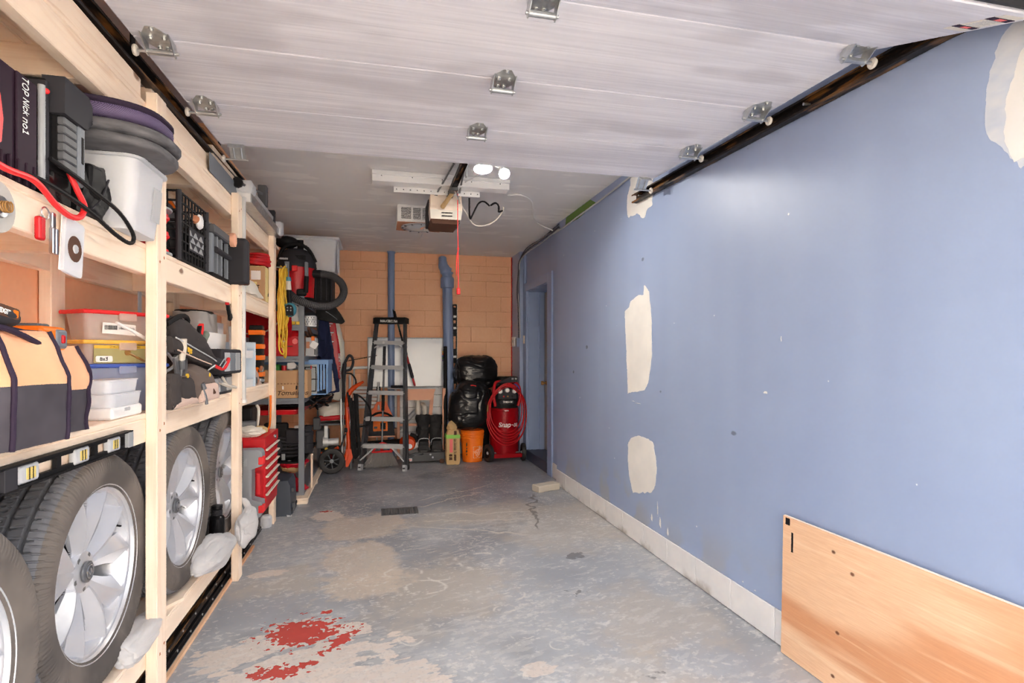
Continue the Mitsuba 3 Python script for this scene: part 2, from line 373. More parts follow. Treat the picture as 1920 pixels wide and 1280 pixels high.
# plain colours: (name, sRGB, roughness)
for nm, c, r in (('black', (22, 22, 24), .55), ('black_gloss', (14, 14, 16), .25), ('charcoal', (48, 48, 53), .6), ('darkgrey', (84, 86, 90), .5), ('steelgrey', (112, 118, 126), .45),
                 ('white', (226, 226, 226), .4), ('offwhite', (214, 208, 198), .5), ('cream', (236, 220, 204), .45), ('lightgrey', (176, 178, 182), .5), ('red', (186, 26, 34), .35),
                 ('red_deep', (150, 12, 24), .25), ('red_bright', (222, 44, 48), .45), ('orange', (236, 116, 24), .42), ('orange_deep', (214, 70, 20), .4), ('yellow', (220, 178, 56), .5),
                 ('teal', (64, 128, 146), .4), ('bluecrate', (112, 150, 196), .5), ('blue_lid', (72, 100, 190), .4), ('yellow_lid', (236, 190, 84), .4), ('green', (60, 140, 60), .5),
                 ('tape_green', (136, 196, 76), .5), ('cardboard', (186, 148, 110), .75), ('cardboard_yellow', (214, 198, 140), .75), ('kraft', (196, 164, 118), .8), ('brown', (86, 60, 48), .7),
                 ('purple_mesh', (84, 72, 104), .7), ('purple_dark', (46, 36, 54), .7), ('foam', (92, 92, 96), .9), ('salmon', (232, 162, 126), .8), ('bagcloth', (70, 64, 76), .85),
                 ('beltcloth', (62, 58, 58), .85), ('beltbrown', (100, 88, 82), .85), ('beltpink', (196, 172, 160), .85), ('navycloth', (36, 42, 70), .9), ('tan', (190, 174, 158), .8),
                 ('brass', (150, 110, 60), .3), ('copper', (176, 116, 84), .35), ('bristle', (150, 146, 144), .8), ('door_beige', (150, 144, 140), .5), ('concrete', (186, 178, 166), .85),
                 ('ink', (24, 22, 26), .6), ('label', (236, 234, 232), .5), ('silver', (150, 154, 158), .35), ('greycase', (138, 142, 148), .5), ('peach', (222, 168, 140), .7), ('pink', (226, 110, 110), .5)):
    mat('m_' + nm, c, r, spec=.2 if sum(c) < 200 else .42)
mat('m_aluminium', (204, 206, 208), rough=.4, metal=.35)
mat('m_steel', (120, 122, 126), rough=.35, metal=.7)
mat('m_bin', (22, 22, 24), rough=.22, spec=.5)
def foamy(p, n, uv): return mix(L(64, 64, 68), L(112, 112, 116), fbm(p.x * 22, p.y * 22, p.z * 50, octaves=3))
mat('m_foam', tex=proc(foamy), rough=.9)
def clothy(a, b, f=12):
    return proc(lambda p, n, uv: mix(L(*a), L(*b), fbm(p.x * f, p.y * f, p.z * f, octaves=3)))
mat('m_bagcloth', tex=clothy((46, 43, 50), (80, 76, 84)), rough=.85)
mat('m_salmon', tex=clothy((238, 164, 122), (244, 182, 146), 5), rough=.8)
scene['m_frost'] = {'type': 'principledthin', 'base_color': {'type': 'rgb', 'value': s2l(246, 248, 252)}, 'roughness': .35, 'spec_trans': .25, 'diff_trans': .7, 'eta': 1.3}
scene['m_frost_warm'] = {'type': 'principledthin', 'base_color': {'type': 'rgb', 'value': s2l(244, 232, 226)}, 'roughness': .35, 'spec_trans': .4, 'diff_trans': .8, 'eta': 1.3}
scene['m_frost_blue'] = {'type': 'principledthin', 'base_color': {'type': 'rgb', 'value': s2l(224, 232, 250)}, 'roughness': .35, 'spec_trans': .4, 'diff_trans': .8, 'eta': 1.3}
scene['m_poly'] = {'type': 'principledthin', 'base_color': {'type': 'rgb', 'value': s2l(238, 238, 240)}, 'roughness': .4, 'spec_trans': .1, 'diff_trans': .9, 'eta': 1.3}
for nm, c, r in (('plum', (46, 31, 44), .6), ('stone', (176, 174, 170), .85), ('yellow_glow', (206, 186, 110), .2), ('pink_orange', (240, 132, 96), .7), ('olive', (168, 160, 112), .5),
                 ('bone', (206, 198, 186), .5), ('greengrey', (112, 122, 112), .6), ('greyfelt', (150, 146, 144), .9)):
    mat('m_' + nm, c, r, spec=.18)
def mesh_fn(p, n, uv):
    d = dr.sin(p.y * 900 + p.x * 900) * dr.sin(p.y * 900 - p.x * 500 - p.z * 900)
    return mix(L(66, 54, 84), L(104, 92, 126), smoothstep(-.4, .5, d))
mat('m_mesh', tex=proc(mesh_fn), rough=.7)
for nm, c, r in (('paleblue', (190, 204, 218), .4), ('slate', (56, 64, 76), .5), ('greyhose', (78, 78, 80), .6), ('red_bucket', (196, 20, 44), .3), ('kraft_dark', (150, 112, 78), .8)):
    mat('m_' + nm, c, r)
for nm, c, r in (('lens', (190, 198, 202), .15), ('whiteboard', (214, 218, 224), .12), ('ladder', (62, 64, 68), .4), ('jackblack', (44, 46, 52), .35), ('bootshell', (34, 34, 36), .7), ('purple', (90, 60, 150), .5), ('logo', (246, 210, 178), .5)):
    mat('m_' + nm, c, r)
mat('m_olive_green', (92, 128, 60), .6)
mat('m_house', (236, 232, 226), .8)  # pale colour of the added wall that bounces sun into the garage
# ------------------------------------------------------------------ the setting
XR, XL, YB, ZC, YF = 1.69, -1.12, 7.1, 2.535, 0.75
def slab(x0, x1, y0, y1, z0, z1): return trimesh.creation.box(bounds=[[x0, y0, z0], [x1, y1, z1]])
drain_hole = slab(.02, .31, 4.49, 4.71, -.2, .1)
struct('floor', cat(slab(XL - .1, .02, .55, YB + .1, -.1, 0), slab(.31, XR + .4, .55, YB + .1, -.1, 0), slab(.02, .31, .55, 4.495, -.1, 0), slab(.02, .31, 4.705, YB + .1, -.1, 0),
                    slab(.02, .31, 4.495, 4.705, -.1, -.06)), 'm_floor', 'worn grey painted concrete floor with red and bare patches')
struct('ground_driveway', slab(-12, 12, -13, .55, -.12, -.01), 'm_concrete', 'concrete driveway in front of the garage')
struct('wall_street', slab(-12, 12, -13.2, -13, -.1, 6.5), 'm_house', 'added pale wall out of view behind the camera, bounces sunlight into the garage as fill')  # added unseen wall, throws level fill light to the back of the garage
struct('ceiling', slab(XL - .1, XR + .3, YF - .2, YB + .1, ZC, ZC + .1), 'm_ceiling', 'grey painted plaster ceiling')
struct('wall_left', slab(XL - .1, XL, YF - .2, YB + .1, 0, ZC), 'm_orange_wall', 'smooth orange wall behind the pine shelves')
struct('wall_front', cat(slab(XL - .1, -.86, YF - .2, YF, 0, ZC), slab(1.675, XR + .3, YF - .2, YF, 0, ZC), slab(-.86, 1.675, YF - .2, YF, 2.17, ZC)), 'm_blue_trim', 'wall around the open garage doorway')

XD = XR + .06                     # the wall stands a little further back by the side door
struct('wall_right', cat(slab(XR, XR + .4, YF, 5.21, 0, ZC), slab(XD, XR + .4, 5.21, 5.67, 0, ZC), slab(XD, XR + .4, 5.67, 6.54, 2.035, ZC), slab(XD, XR + .4, 6.54, 6.69, 0, ZC), slab(XR, XR + .4, 6.69, YB + .1, 0, ZC),
                         slab(XR + .33, XR + .4, 5.67, 6.54, 0, 2.035)), 'm_blue_wall', 'blue painted wall with white filler patches')
def ragged(poly, amp, seed, step=.012):
    g = Polygon(poly); n = int(g.length / step)
    pts = []
    for i in range(n):
        q = g.exterior.interpolate(i * g.length / n); pts.append((q.x, q.y))
    p = np.array(pts); e = np.c_[p, np.zeros(len(p))]
    return Polygon(p + amp * np.c_[meshkit.fbm(e * 28, 4, seed) - .5, meshkit.fbm(e * 28, 4, seed + 5) - .5] * 2).buffer(0)
def patch_on_wall(poly, amp, seed, m, t, name='filler_patch', x=XR):
    part('wall_right', name, prism(ragged(poly, amp, seed), t, 'yz', x - t), m, False)
patch_on_wall([(3.619, 2.245), (3.6, 2.205), (3.54, 2.208), (3.456, 2.205), (3.39, 2.152), (3.348, 2.158), (3.32, 2.197), (3.252, 2.211), (3.252, 2.243), (3.239, 2.283), (3.25, 2.52), (3.56, 2.52), (3.571, 2.44), (3.619, 2.364)], .014, 1, 'm_spackle', .0015)
patch_on_wall([(3.607, .992), (3.66, 1.561), (3.585, 1.588), (3.567, 1.626), (3.473, 1.653), (3.374, 1.652), (3.36, 1.715), (3.294, 1.668), (3.281, 1.587), (3.26, 1.463), (3.26, 1.244), (3.302, 1.077), (3.361, 1.024)], .008, 2, 'm_spackle', .0015)
patch_on_wall([(3.531, .316), (3.591, .425), (3.613, .535), (3.607, .643), (3.546, .691), (3.444, .716), (3.307, .719), (3.243, .704), (3.21, .63), (3.192, .55), (3.21, .438), (3.276, .377)], .01, 3, 'm_spackle', .0015)
patch_on_wall([(1.16, 2.17), (1.214, 2.125), (1.211, 2.101), (1.232, 2.048), (1.246, 2.005), (1.253, 1.955), (1.242, 1.901), (1.225, 1.852), (1.197, 1.812), (1.173, 1.78), (1.157, 1.76), (1.1, 1.8), (1.05, 2.15)], .017, 4, 'm_spackle_thin', .001)
patch_on_wall([(1.10, 2.12), (1.163, 2.054), (1.183, 2.002), (1.19, 1.936), (1.197, 1.867), (1.18, 1.814), (1.168, 1.778), (1.1, 1.79)], .012, 5, 'm_spackle', .002)
rng = random.Random(4)
for y, z, w, h in ((3.25, .20, .02, .05), (3.14, .19, .02, .07), (3.18, .25, .006, .1), (3.05, .17, .015, .05), (2.17, 1.08, .03, .012), (2.08, 1.31, .004, .03), (2.34, .17, .01, .012), (2.25, .165, .012, .01), (3.42, .93, .08, .004), (3.5, .94, .05, .003)):
    patch_on_wall([(y, z), (y + w, z + h * .2), (y + w * .6, z + h), (y - w * .1, z + h * .6)], .003, int(y * 100), 'm_spackle', .001, 'paint_chip')
part('wall_right', 'green_paint', prism([(4.2, 2.475), (4.32, 2.532), (4.93, 2.53), (4.95, 2.46), (4.6, 2.445)], .0015, 'yz', XR - .0015), 'm_olive_green', False)

# white tile skirting along the right wall: every tile is a piece
struct('baseboard_right', cat(slab(XR - .004, XR, YF, 5.21, 0, .149), slab(XD - .006, XD, 5.21, 5.52, 0, .149)), 'm_grout', 'skirting of white tiles along the blue wall')
edges = [5.208, 4.915, 4.603, 4.29, 3.979, 3.672, 3.359, 3.048, 2.739, 2.425, 2.111, 1.80, 1.49, 1.18, .87]
for a, b in zip(edges, edges[1:]):
    part('baseboard_right', 'tile', box(XR - .011, XR - .002, b + .0025, a - .0025, .004, .151, .0025), 'm_tile', False)
part('baseboard_right', 'tile', box(XD - .011, XD - .002, 5.215, 5.515, .004, .151, .0025), 'm_tile', False)

# back wall of painted blocks, white tiles round the sink
struct('wall_back', slab(XL - .1, XR + .3, YB + .0022, YB + .2, 0, ZC), 'm_mortar', 'orange painted block wall at the back of the garage')
rng = random.Random(7)
def block(x0, x1, z0, z1):
    x0, x1 = max(x0, XL), min(x1, XR + .02)
    if x1 - x0 < .03: return
    d = rng.uniform(-.0006, .0006)
    part('wall_back', 'block', box(x0 + .002, x1 - .002, YB + d, YB + .03, z0 + .002, min(z1, ZC) - .002, .0018), 'm_orange_wall', False)
TX0, TX1, TZ = .19, .86, .955
row = 0
z = 2.207 - .195 * 11
while z < ZC - .02:
    z1 = min(z + .195, ZC)
    if z1 > .155:
        off = (1.541 % .39) + (.195 if row % 2 == 0 else 0)
        half = 2.2 < z < 2.3
        for sub in range(2 if half else 1):
            za, zb = (z + sub * .0975, z + (sub + 1) * .0975) if half else (max(z, .153), z1)
            x = -2.34 + off + sub * .1
            while x < XR + .02:
                xa, xb = x, x + .39
                pieces = [(xa, xb)] if not (half and -.1 < xa < .9) else [(xa, xa + .195), (xa + .195, xb)]
                for pa, pb in pieces:
                    if za < TZ - .05:
                        if pb <= TX0 or pa >= TX1: block(pa, pb, za, zb)
                        else:
                            block(pa, min(pb, TX0), za, zb); block(max(pa, TX1), pb, za, zb)
                            if zb > TZ: block(max(pa, TX0), min(pb, TX1), TZ, zb)
                    else: block(pa, pb, za, zb)
                x += .39
    z += .195; row += 1
part('wall_back', 'grout', slab(TX0, TX1, YB - .001, YB + .006, 0, TZ), 'm_grout', False)
for r in range(7):
    za, zb = max(r * .152, .004), min((r + 1) * .152, TZ)
    if zb - za < .02: continue
    x = TX0 - (.16 if r % 2 else 0)
    while x < TX1:
        a, b = max(x, TX0), min(x + .308, TX1)
        if b - a > .02: part('wall_back', 'tile', box(a + .0025, b - .0025, YB - .008, YB + .004, za + .0025, zb - .0025, .002), 'm_tile', False)
        x += .308
for k in range(10):
    for a, b in (((-1.1 + k * .308), (-1.1 + (k + 1) * .308)),):
        for c, d in ((a, min(b, TX0)), (max(a, TX1), min(b, XR + .02))):
            if d - c > .03: part('wall_back', 'tile', box(c + .0025, d - .0025, YB - .008, YB + .006, .004, .15, .002), 'm_tile', False)
part('wall_right', 'corner_paint', box(XR - .014, XR - .0005, YB - .02, YB - .0095, .9, ZC - .005, .003), 'm_red', False)

# side door in its recess
struct('trim_1', cat(box(XD - .02, XD + .02, 5.52, 5.67, 0, 2.13), box(XD - .02, XD + .02, 6.54, 6.675, 0, 2.13), box(XD - .021, XD + .02, 5.67, 6.54, 2.03, 2.13)), 'm_blue_trim', 'blue casing around the side door')
part('trim_1', 'jamb', cat(box(XD + .01, XR + .30, 6.525, 6.545, .119, 2.035, .001), box(XD + .01, XR + .30, 5.665, 5.685, .119, 2.035, .001), box(XD + .01, XR + .30, 5.685, 6.525, 2.02, 2.036, .001)), 'm_blue_trim', False)
part('trim_1', 'stop', box(XR + .20, XR + .262, 6.508, 6.526, .119, 2.02, .001), 'm_blue_trim', False)
part('trim_1', 'threshold', box(XD - .012, XR + .31, 5.66, 6.55, 0, .119, .006), 'm_navy', False)
struct('door_1', box(XR + .268, XR + .31, 5.69, 6.52, .123, 2.015, .002), 'm_door_beige', 'beige side door standing in a blue recess')
kn = part('door_1', 'knob', cat(lathe([(.0, 0), (.026, .0), (.026, .006), (.011, .01), (.010, .03), (.02, .036), (.026, .05), (.022, .064), (.0, .068)], 24)), 'm_brass', label='brass knob')
scene[kn]['to_world'] = T().translate([XR + .269, 6.44, .925]).rotate([0, 1, 0], -90)

# floor drain
d = thing('floor_drain', 'rectangular floor drain grate with rows of square holes set in the grey floor', 'drain')
def M_drain(m): return mv(m, (.165, 4.60, 0), rz=0)
nx, ny = 12, 5
outer = Polygon([(-.143, -.103), (.143, -.103), (.143, .103), (-.143, .103)])
holes = [[(-.125 + i * .0212 + a * .0135, -.085 + j * .0355 + b * .024) for a, b in ((0, 0), (1, 0), (1, 1), (0, 1))] for i in range(nx) for j in range(ny)]
part(d, 'grate', M_drain(prism(Polygon(outer.exterior.coords, holes), .012, 'xy', -.010)), 'm_steel', False)
part(d, 'pit', M_drain(slab(-.143, .143, -.103, .103, -.058, -.05)), 'm_black', False)

# ------------------------------------------------------------------ sectional garage door, opened overhead
def dz(y): return 2.285 + .03 * (y - 2)
GX0, GX1 = -.775, 1.615
seam = [1.535, 2.05, 2.565, 3.09]
gd = thing('garage_door', 'white brushed sectional garage door hanging open overhead', 'garage door')
def panel_mesh(a, b, t=.045):
    """A door panel between two (y, z) points of its underside, with a stepped joint."""
    a, b = np.array(a), np.array(b); u = (b - a) / np.linalg.norm(b - a); n = np.array([-u[1], u[0]])
    a, b = a + u * .0015, b - u * .0015
    q = [a + n * .003, a + u * .004, b - u * .004, b + n * .003, b + n * t, a + n * t]
    return prism(q, GX1 - GX0, 'yz', GX0)
for a, b in zip(seam, seam[1:]):
    part(gd, 'panel', panel_mesh((a, dz(a)), (b, dz(b))), 'm_door', False)
bot = np.array([1.055, 2.098]); top = np.array([1.535, dz(1.535)])
part(gd, 'panel', panel_mesh(bot, top), 'm_door', False)
ub = (top - bot) / np.linalg.norm(top - bot); nb = np.array([-ub[1], ub[0]])
part(gd, 'weather_strip', tube([(GX0, *(bot - ub * .012 + nb * .02)), (GX1, *(bot - ub * .012 + nb * .02))], .016, 8, sm=False), 'm_rubber_black')
def on_bottom(x0, x1, s0, s1, h=.0008):
    """A flat label on the sloping bottom panel; s measured up the panel from its lower edge."""
    c = [bot + ub * s - nb * h for s in (s0, s1)]
    v = [(x, *(p + nb * e)) for x in (x0, x1) for p in c for e in (0, h * .9)]
    return hull(v)
sk = part(gd, 'label', on_bottom(1.535, 1.60, .03, .20), 'm_offwhite', False, label='printed grey warning label')
for s0, s1, m1 in ((.15, .172, 'm_purple_dark'), (.055, .08, 'm_purple_dark')):
    part(sk, 'band', on_bottom(1.532, 1.602, s0, s1, .0014), m1, False)
    part(sk, 'red_print', on_bottom(1.555, 1.58, s0 + .004, s1 - .004, .0019), 'm_pink', False)
for i in range(7):
    part(sk, 'print_line', on_bottom(1.545, 1.592 - .006 * (i % 3), .086 + i * .009, .0885 + i * .009, .0014), 'm_lightgrey', False)

def hinge_parts(x, y, side):
    """Steel hinge under a seam: plate with two ears, cross tube, bolts; side -1, 0, 1 tells where its roller runs."""
    z = dz(y)
    w = .041
    k = fresh(gd + '__hinge')
    plate = prism([(-.014, -.078), (.014, -.078), (w, -.028), (w, .024), (.022, .058), (-.022, .058), (-w, .024), (-w, -.028)], .0035)
    ear = lambda sx: prism([(-.045, -.001), (.026, -.001), (.040, -.024), (.030, -.044), (.012, -.040), (-.018, -.016)], .0035, 'yz', sx * w - .00175)
    m = cat(mv(plate, (x, y, z - .0042)), *[mv(ear(s), (x, y, z - .003)) for s in (-1, 1)])
    shape(k, m, 'm_zinc', False)
    a, b = x - w - .008, x + w + .008
    if side: a, b = (x - w - .035, x + w + .012) if side < 0 else (x - w - .012, x + w + .035)
    part(k, 'tube', cyl((x - w, y + .022, z - .034), (x + w, y + .022, z - .034), .0095), 'm_zinc')
    part(k, 'pin', cyl((a, y + .022, z - .034), (b, y + .022, z - .034), .0055), 'm_zinc')
    for dx, dy in ((0, -.064), (-.02, -.014), (.02, -.014), (-.012, .047), (.012, .047)):
        part(k, 'bolt', cat(cyl((x + dx, y + dy, z - .012), (x + dx, y + dy, z - .003), .0062, n=6), cyl((x + dx, y + dy, z - .0065), (x + dx, y + dy, z - .004), .009, n=12)), 'm_zinc', False)
    if side:
        xe = a if side < 0 else b
        part(k, 'roller', lathe([(0, -.006), (.016, -.006), (.019, 0), (.016, .006), (0, .006)], 20, (xe, y + .022, z - .034), 'x'), 'm_offwhite')
for y in seam[1:3]: hinge_parts(-.70, y, -1); hinge_parts(1.545, y, 1)
hinge_parts(1.545, seam[0], 1); hinge_parts(-.70, seam[0], -1)
for x, y in ((.455, seam[1]), (.445, seam[2]), (.46, seam[0])): hinge_parts(x, y, 0)
def top_bracket(x, side):
    k = fresh(gd + '__top_bracket'); y = seam[3] - .01; z = dz(y)
    pl = prism(rrect(-.036, .036, -.075, .005, .004), .003, 'xz', 0)
    shape(k, mv(cat(pl, box(-.036, .036, -.05, .0, .002, .006, .001)), (x, y, z), rx=38), 'm_zinc', False)
    for dx in (-.018, .018): part(k, 'rib', mv(cyl((dx, -.001, -.07), (dx, -.001, 0), .0045, n=10), (x, y, z), rx=38), 'm_zinc')
    yy, zz = y + .046, z - .06
    a, b = (x - .07, x + .045) if side < 0 else (x - .045, x + .07)
    part(k, 'pin', cyl((a, yy, zz), (b, yy, zz), .0055), 'm_zinc')
    part(k, 'roller', lathe([(0, -.006), (.016, -.006), (.019, 0), (.016, .006), (0, .006)], 20, (a if side < 0 else b, yy, zz), 'x'), 'm_offwhite')
top_bracket(-.70, -1); top_bracket(1.545, 1)

# the two tracks: C channels that run level and turn down at the doorway
def track_mesh(xo, sgn, yend, dzz=0.0):
    path = [(yend, dz(yend) + dzz), (1.35, dz(1.35) + dzz)]
    r, c = .42, (1.35, dz(1.35) + dzz - .42)
    for a in np.radians(np.arange(10, 91, 10)): path.append((c[0] - r * math.sin(a), c[1] + r * math.cos(a)))
    path.append((c[0] - r, .10))
    path = np.array(path); t = np.gradient(path, axis=0); t /= np.linalg.norm(t, axis=1)[:, None]
    nn = np.c_[t[:, 1], -t[:, 0]]
    nn = np.where(nn[:1] @ np.array([[0], [1.0]]) > 0, nn, -nn) if False else nn
    # closed C outline: (across, up); the opening faces the door
    prof = np.array([(0, -.027), (.036, -.027), (.036, -.018), (.0335, -.018), (.0335, -.0245), (.0025, -.0245), (.0025, .0245), (.0335, .0245), (.0335, .018), (.036, .018), (.036, .027), (0, .027)])
    v = np.vstack([np.c_[xo + sgn * prof[:, 0], p[0] + q[0] * prof[:, 1], p[1] + q[1] * prof[:, 1]] for p, q in zip(path, nn)])
    k, n = len(prof), len(path); f = []
    for i in range(n - 1):
        for j in range(k):
            j2 = (j + 1) % k; f += [(i * k + j, i * k + j2, (i + 1) * k + j2), (i * k + j, (i + 1) * k + j2, (i + 1) * k + j)]
    m = trimesh.Trimesh(v, np.array(f), process=False); m.fix_normals(); return m
tr = thing('door_track', 'rusty black steel garage door track above the pine shelves', 'door track')
part(tr, 'rail', track_mesh(-.835, 1, 3.86, -.032), 'm_track', False)
for y in (2.2, 3.3): part(tr, 'hanger', cat(box(-.842, -.836, y, y + .035, dz(y) - .05, ZC - .002, .001), box(-.842, -.80, y, y + .035, ZC - .008, ZC - .002, .001)), 'm_track_dark', False)
tr = thing('door_track', 'rusty black steel garage door track along the blue wall', 'door track')
part(tr, 'rail', track_mesh(1.683, -1, 3.46, -.03), 'm_track', False)
for y in (1.9, 2.62, 3.36): part(tr, 'bolt', cyl((1.675, y, dz(y) - .03), (1.645, y, dz(y) - .03), .006, n=10), 'm_zinc')

# ------------------------------------------------------------------ things that lean on or lie by the right wall
m = hull([(x, y, z) for x, z in ((1.6745, .578), (1.662, .578), (1.650, 0.003), (1.6625, 0.003)) for y in (2.035, .80)])
pl = solo('plywood_sheet', m, 'm_plywood', 'orange-brown plywood sheet leaning against the foot of the blue wall', 'plywood', smooth=False)
def on_ply(y0, y1, z0, z1):
    f = lambda z: 1.650 + (1.662 - 1.650) * z / .578 - .0007
    return hull([(f(z) + e, y, z) for y in (y0, y1) for z in (z0, z1) for e in (0, .0005)])
part(pl, 'marker_stroke', on_ply(2.02, 1.995, .545, .573), 'm_ink', False)
part(pl, 'marker_stroke', on_ply(1.985, 1.975, .44, .52), 'm_ink', False)
part(pl, 'edge_veneer', hull([(x, y, z) for x in (1.6625, 1.674) for z in (.5785, .580) for y in (2.034, .80)]), 'm_cream', False)
solo('concrete_block', mv(warp(fine(box(-.125, .125, -.055, .055, 0, .06, .006), .03), .004, 30, 2), (1.515, 5.0, .002), rz=22), 'm_concrete', 'small grey concrete paver lying on the floor by the skirting', 'paver')
# ------------------------------------------------------------------ pine storage shelves along the left wall
XA, XB = -.795, -1.10            # front faces of the front and rear beams
sh = thing('storage_shelf', 'long built-in shelf unit of pale pine boards on 2x4 posts', 'shelf')
posts = [1.11, 2.203, 3.373, 4.455]
for y in posts:
    top = 2.155 if y > 3 else 2.175
    part(sh, 'post', box(-.795, -.757, y, y + .089, 0.0, top, .003), 'm_pine_z', False)
    part(sh, 'post', box(-1.115, -1.077, y, y + .089, 0.0, 2.13, .003), 'm_pine_z', False)
    for z, r in ((1.585, 0), (.985, 0), (2.06, 0), (.19, 0)):
        for dy in (.025, .064):
            part(sh, 'screw', lathe([(0, 0), (.0055, 0), (.005, .0012), (.0, .0005)], 12, (-.757, y + dy, z + .02 * (dy > .05)), 'x'), 'm_copper', False)
Y0, Y1 = .95, 4.60
levels = [(.150, .232), (.948, 1.030), (1.537, 1.624), (2.031, 2.120)]
for i, (a, b) in enumerate(levels):
    part(sh, 'front_beam', box(XA - .038, XA, Y0, Y1, a, b, .003), 'm_pine_y', False)
    part(sh, 'rear_beam', box(-1.117, -1.08, Y0, Y1, a + .0, b, .003), 'm_pine_y', False)
    for y in (1.20, 1.83, 2.85, 3.90):
        part(sh, 'joist', box(-1.08, XA - .038, y, y + .038, a + .004, b, .002), 'm_pine_x', False)
# decks: boards laid end to end along each level
for i, (z, t) in enumerate(((.232, .012), (1.030, .019), (1.624, .019), (2.120, .019))):
    cuts = [Y0, 2.26, 3.42, Y1 if i != 3 else 4.92]
    for a, b in zip(cuts, cuts[1:]):
        for xa, xb in ((-1.117, -.958), (-.955, -.794)):
            part(sh, 'deck_board', box(xa, xb, a + .001, b - .001, z, z + t, .003), 'm_pine_y', False)
# spare lumber lying on the top deck
for k, (x, y0, y1, z, w, h, lab) in enumerate((( -.822, .95, 2.19, 2.140, .038, .072, 'pine board on edge on top of the shelves, nearest the door'), (-.835, 2.32, 3.34, 2.140, .038, .10, 'pine board on edge on top of the shelves, past the first post'),
        (-.86, 2.95, 3.98, 2.345, .09, .020, 'orange-brown board lying flat above the others on top of the shelves'), (-.90, 3.0, 3.88, 2.30, .10, .03, 'short pine offcut under the orange-brown board'))):
    solo('lumber_board', box(x - w / 2, x + w / 2, y0, y1, z, z + h, .003), 'm_pine_y' if k != 2 else 'm_plywood', lab, 'board', smooth=False)
solo('lumber_board', box(-1.05, -.80, 3.05, 3.80, 2.141, 2.30, .004), 'm_tan', 'pale boxed offcut under the boards on top of the shelves', 'board', smooth=False)

# ------------------------------------------------------------------ four alloy wheels with tyres on the lowest shelf
RT, WT, RR = .358, .235, .252
def tyre_mesh():
    """(tread, sidewalls) of a tyre that stands on the ground, its axle along x."""
    half = WT / 2
    side = [(half - .010, RR - .006), (half - .004, RR + .004), (half + .002, RR + .02), (half + .006, RR + .045), (half + .005, RR + .057), (half + .0035, RR + .066), (half, RR + .076), (half - .003, RR + .083), (half - .012, RT - .014)]
    tread = [(half - .018, RT - .008), (half - .026, RT - .0035), (half - .042, RT - .001), (.078, RT - .0005)]
    for g in (.068, .023): tread += [(g + .0075, RT), (g + .006, RT - .016), (g - .006, RT - .016), (g - .0075, RT)]
    tread += [(.010, RT), (0, RT)]
    p = np.array(side + tread + [(-a, r) for a, r in reversed(side + tread[:-1])]); n = 960; k = len(p); s = len(side)
    a = np.arange(n) * 2 * np.pi / n; row = np.arange(n)[:, None]
    r = np.tile(p[:, 1], (n, 1)); x = np.tile(p[:, 0], (n, 1))
    shoulder = (np.abs(x) > .0765) & (r > RT - .016) & (np.abs(x) < half - .005)
    centre = (np.abs(x) < .0765) & (r > RT - .004)
    r = r - .006 * (shoulder & (row % 8 < 2)) - .008 * (centre & ((row + (x * 500).astype(int)) % 12 < 2))
    rib = (r > RR + .05) & (r < RR + .088) & (np.abs(x) > half - .006)
    x = x + np.sign(x) * .0018 * (rib & (row % 6 < 3))
    v = np.stack([x, r * np.cos(a)[:, None], r * np.sin(a)[:, None]], -1).reshape(-1, 3)
    i, j = np.meshgrid(np.arange(n), np.arange(k - 1), indexing='ij'); i, j = i.ravel(), j.ravel(); i2 = (i + 1) % n
    on = (j >= s - 1) & (j < k - s)
    out = []
    for sel in (on, ~on):
        I, J, I2 = i[sel], j[sel], i2[sel]
        f = np.vstack([np.c_[I * k + J, I2 * k + J + 1, I * k + J + 1], np.c_[I * k + J, I2 * k + J, I2 * k + J + 1]])
        m = trimesh.Trimesh(v, f, process=False); m.remove_unreferenced_vertices(); out.append(m)
    return out
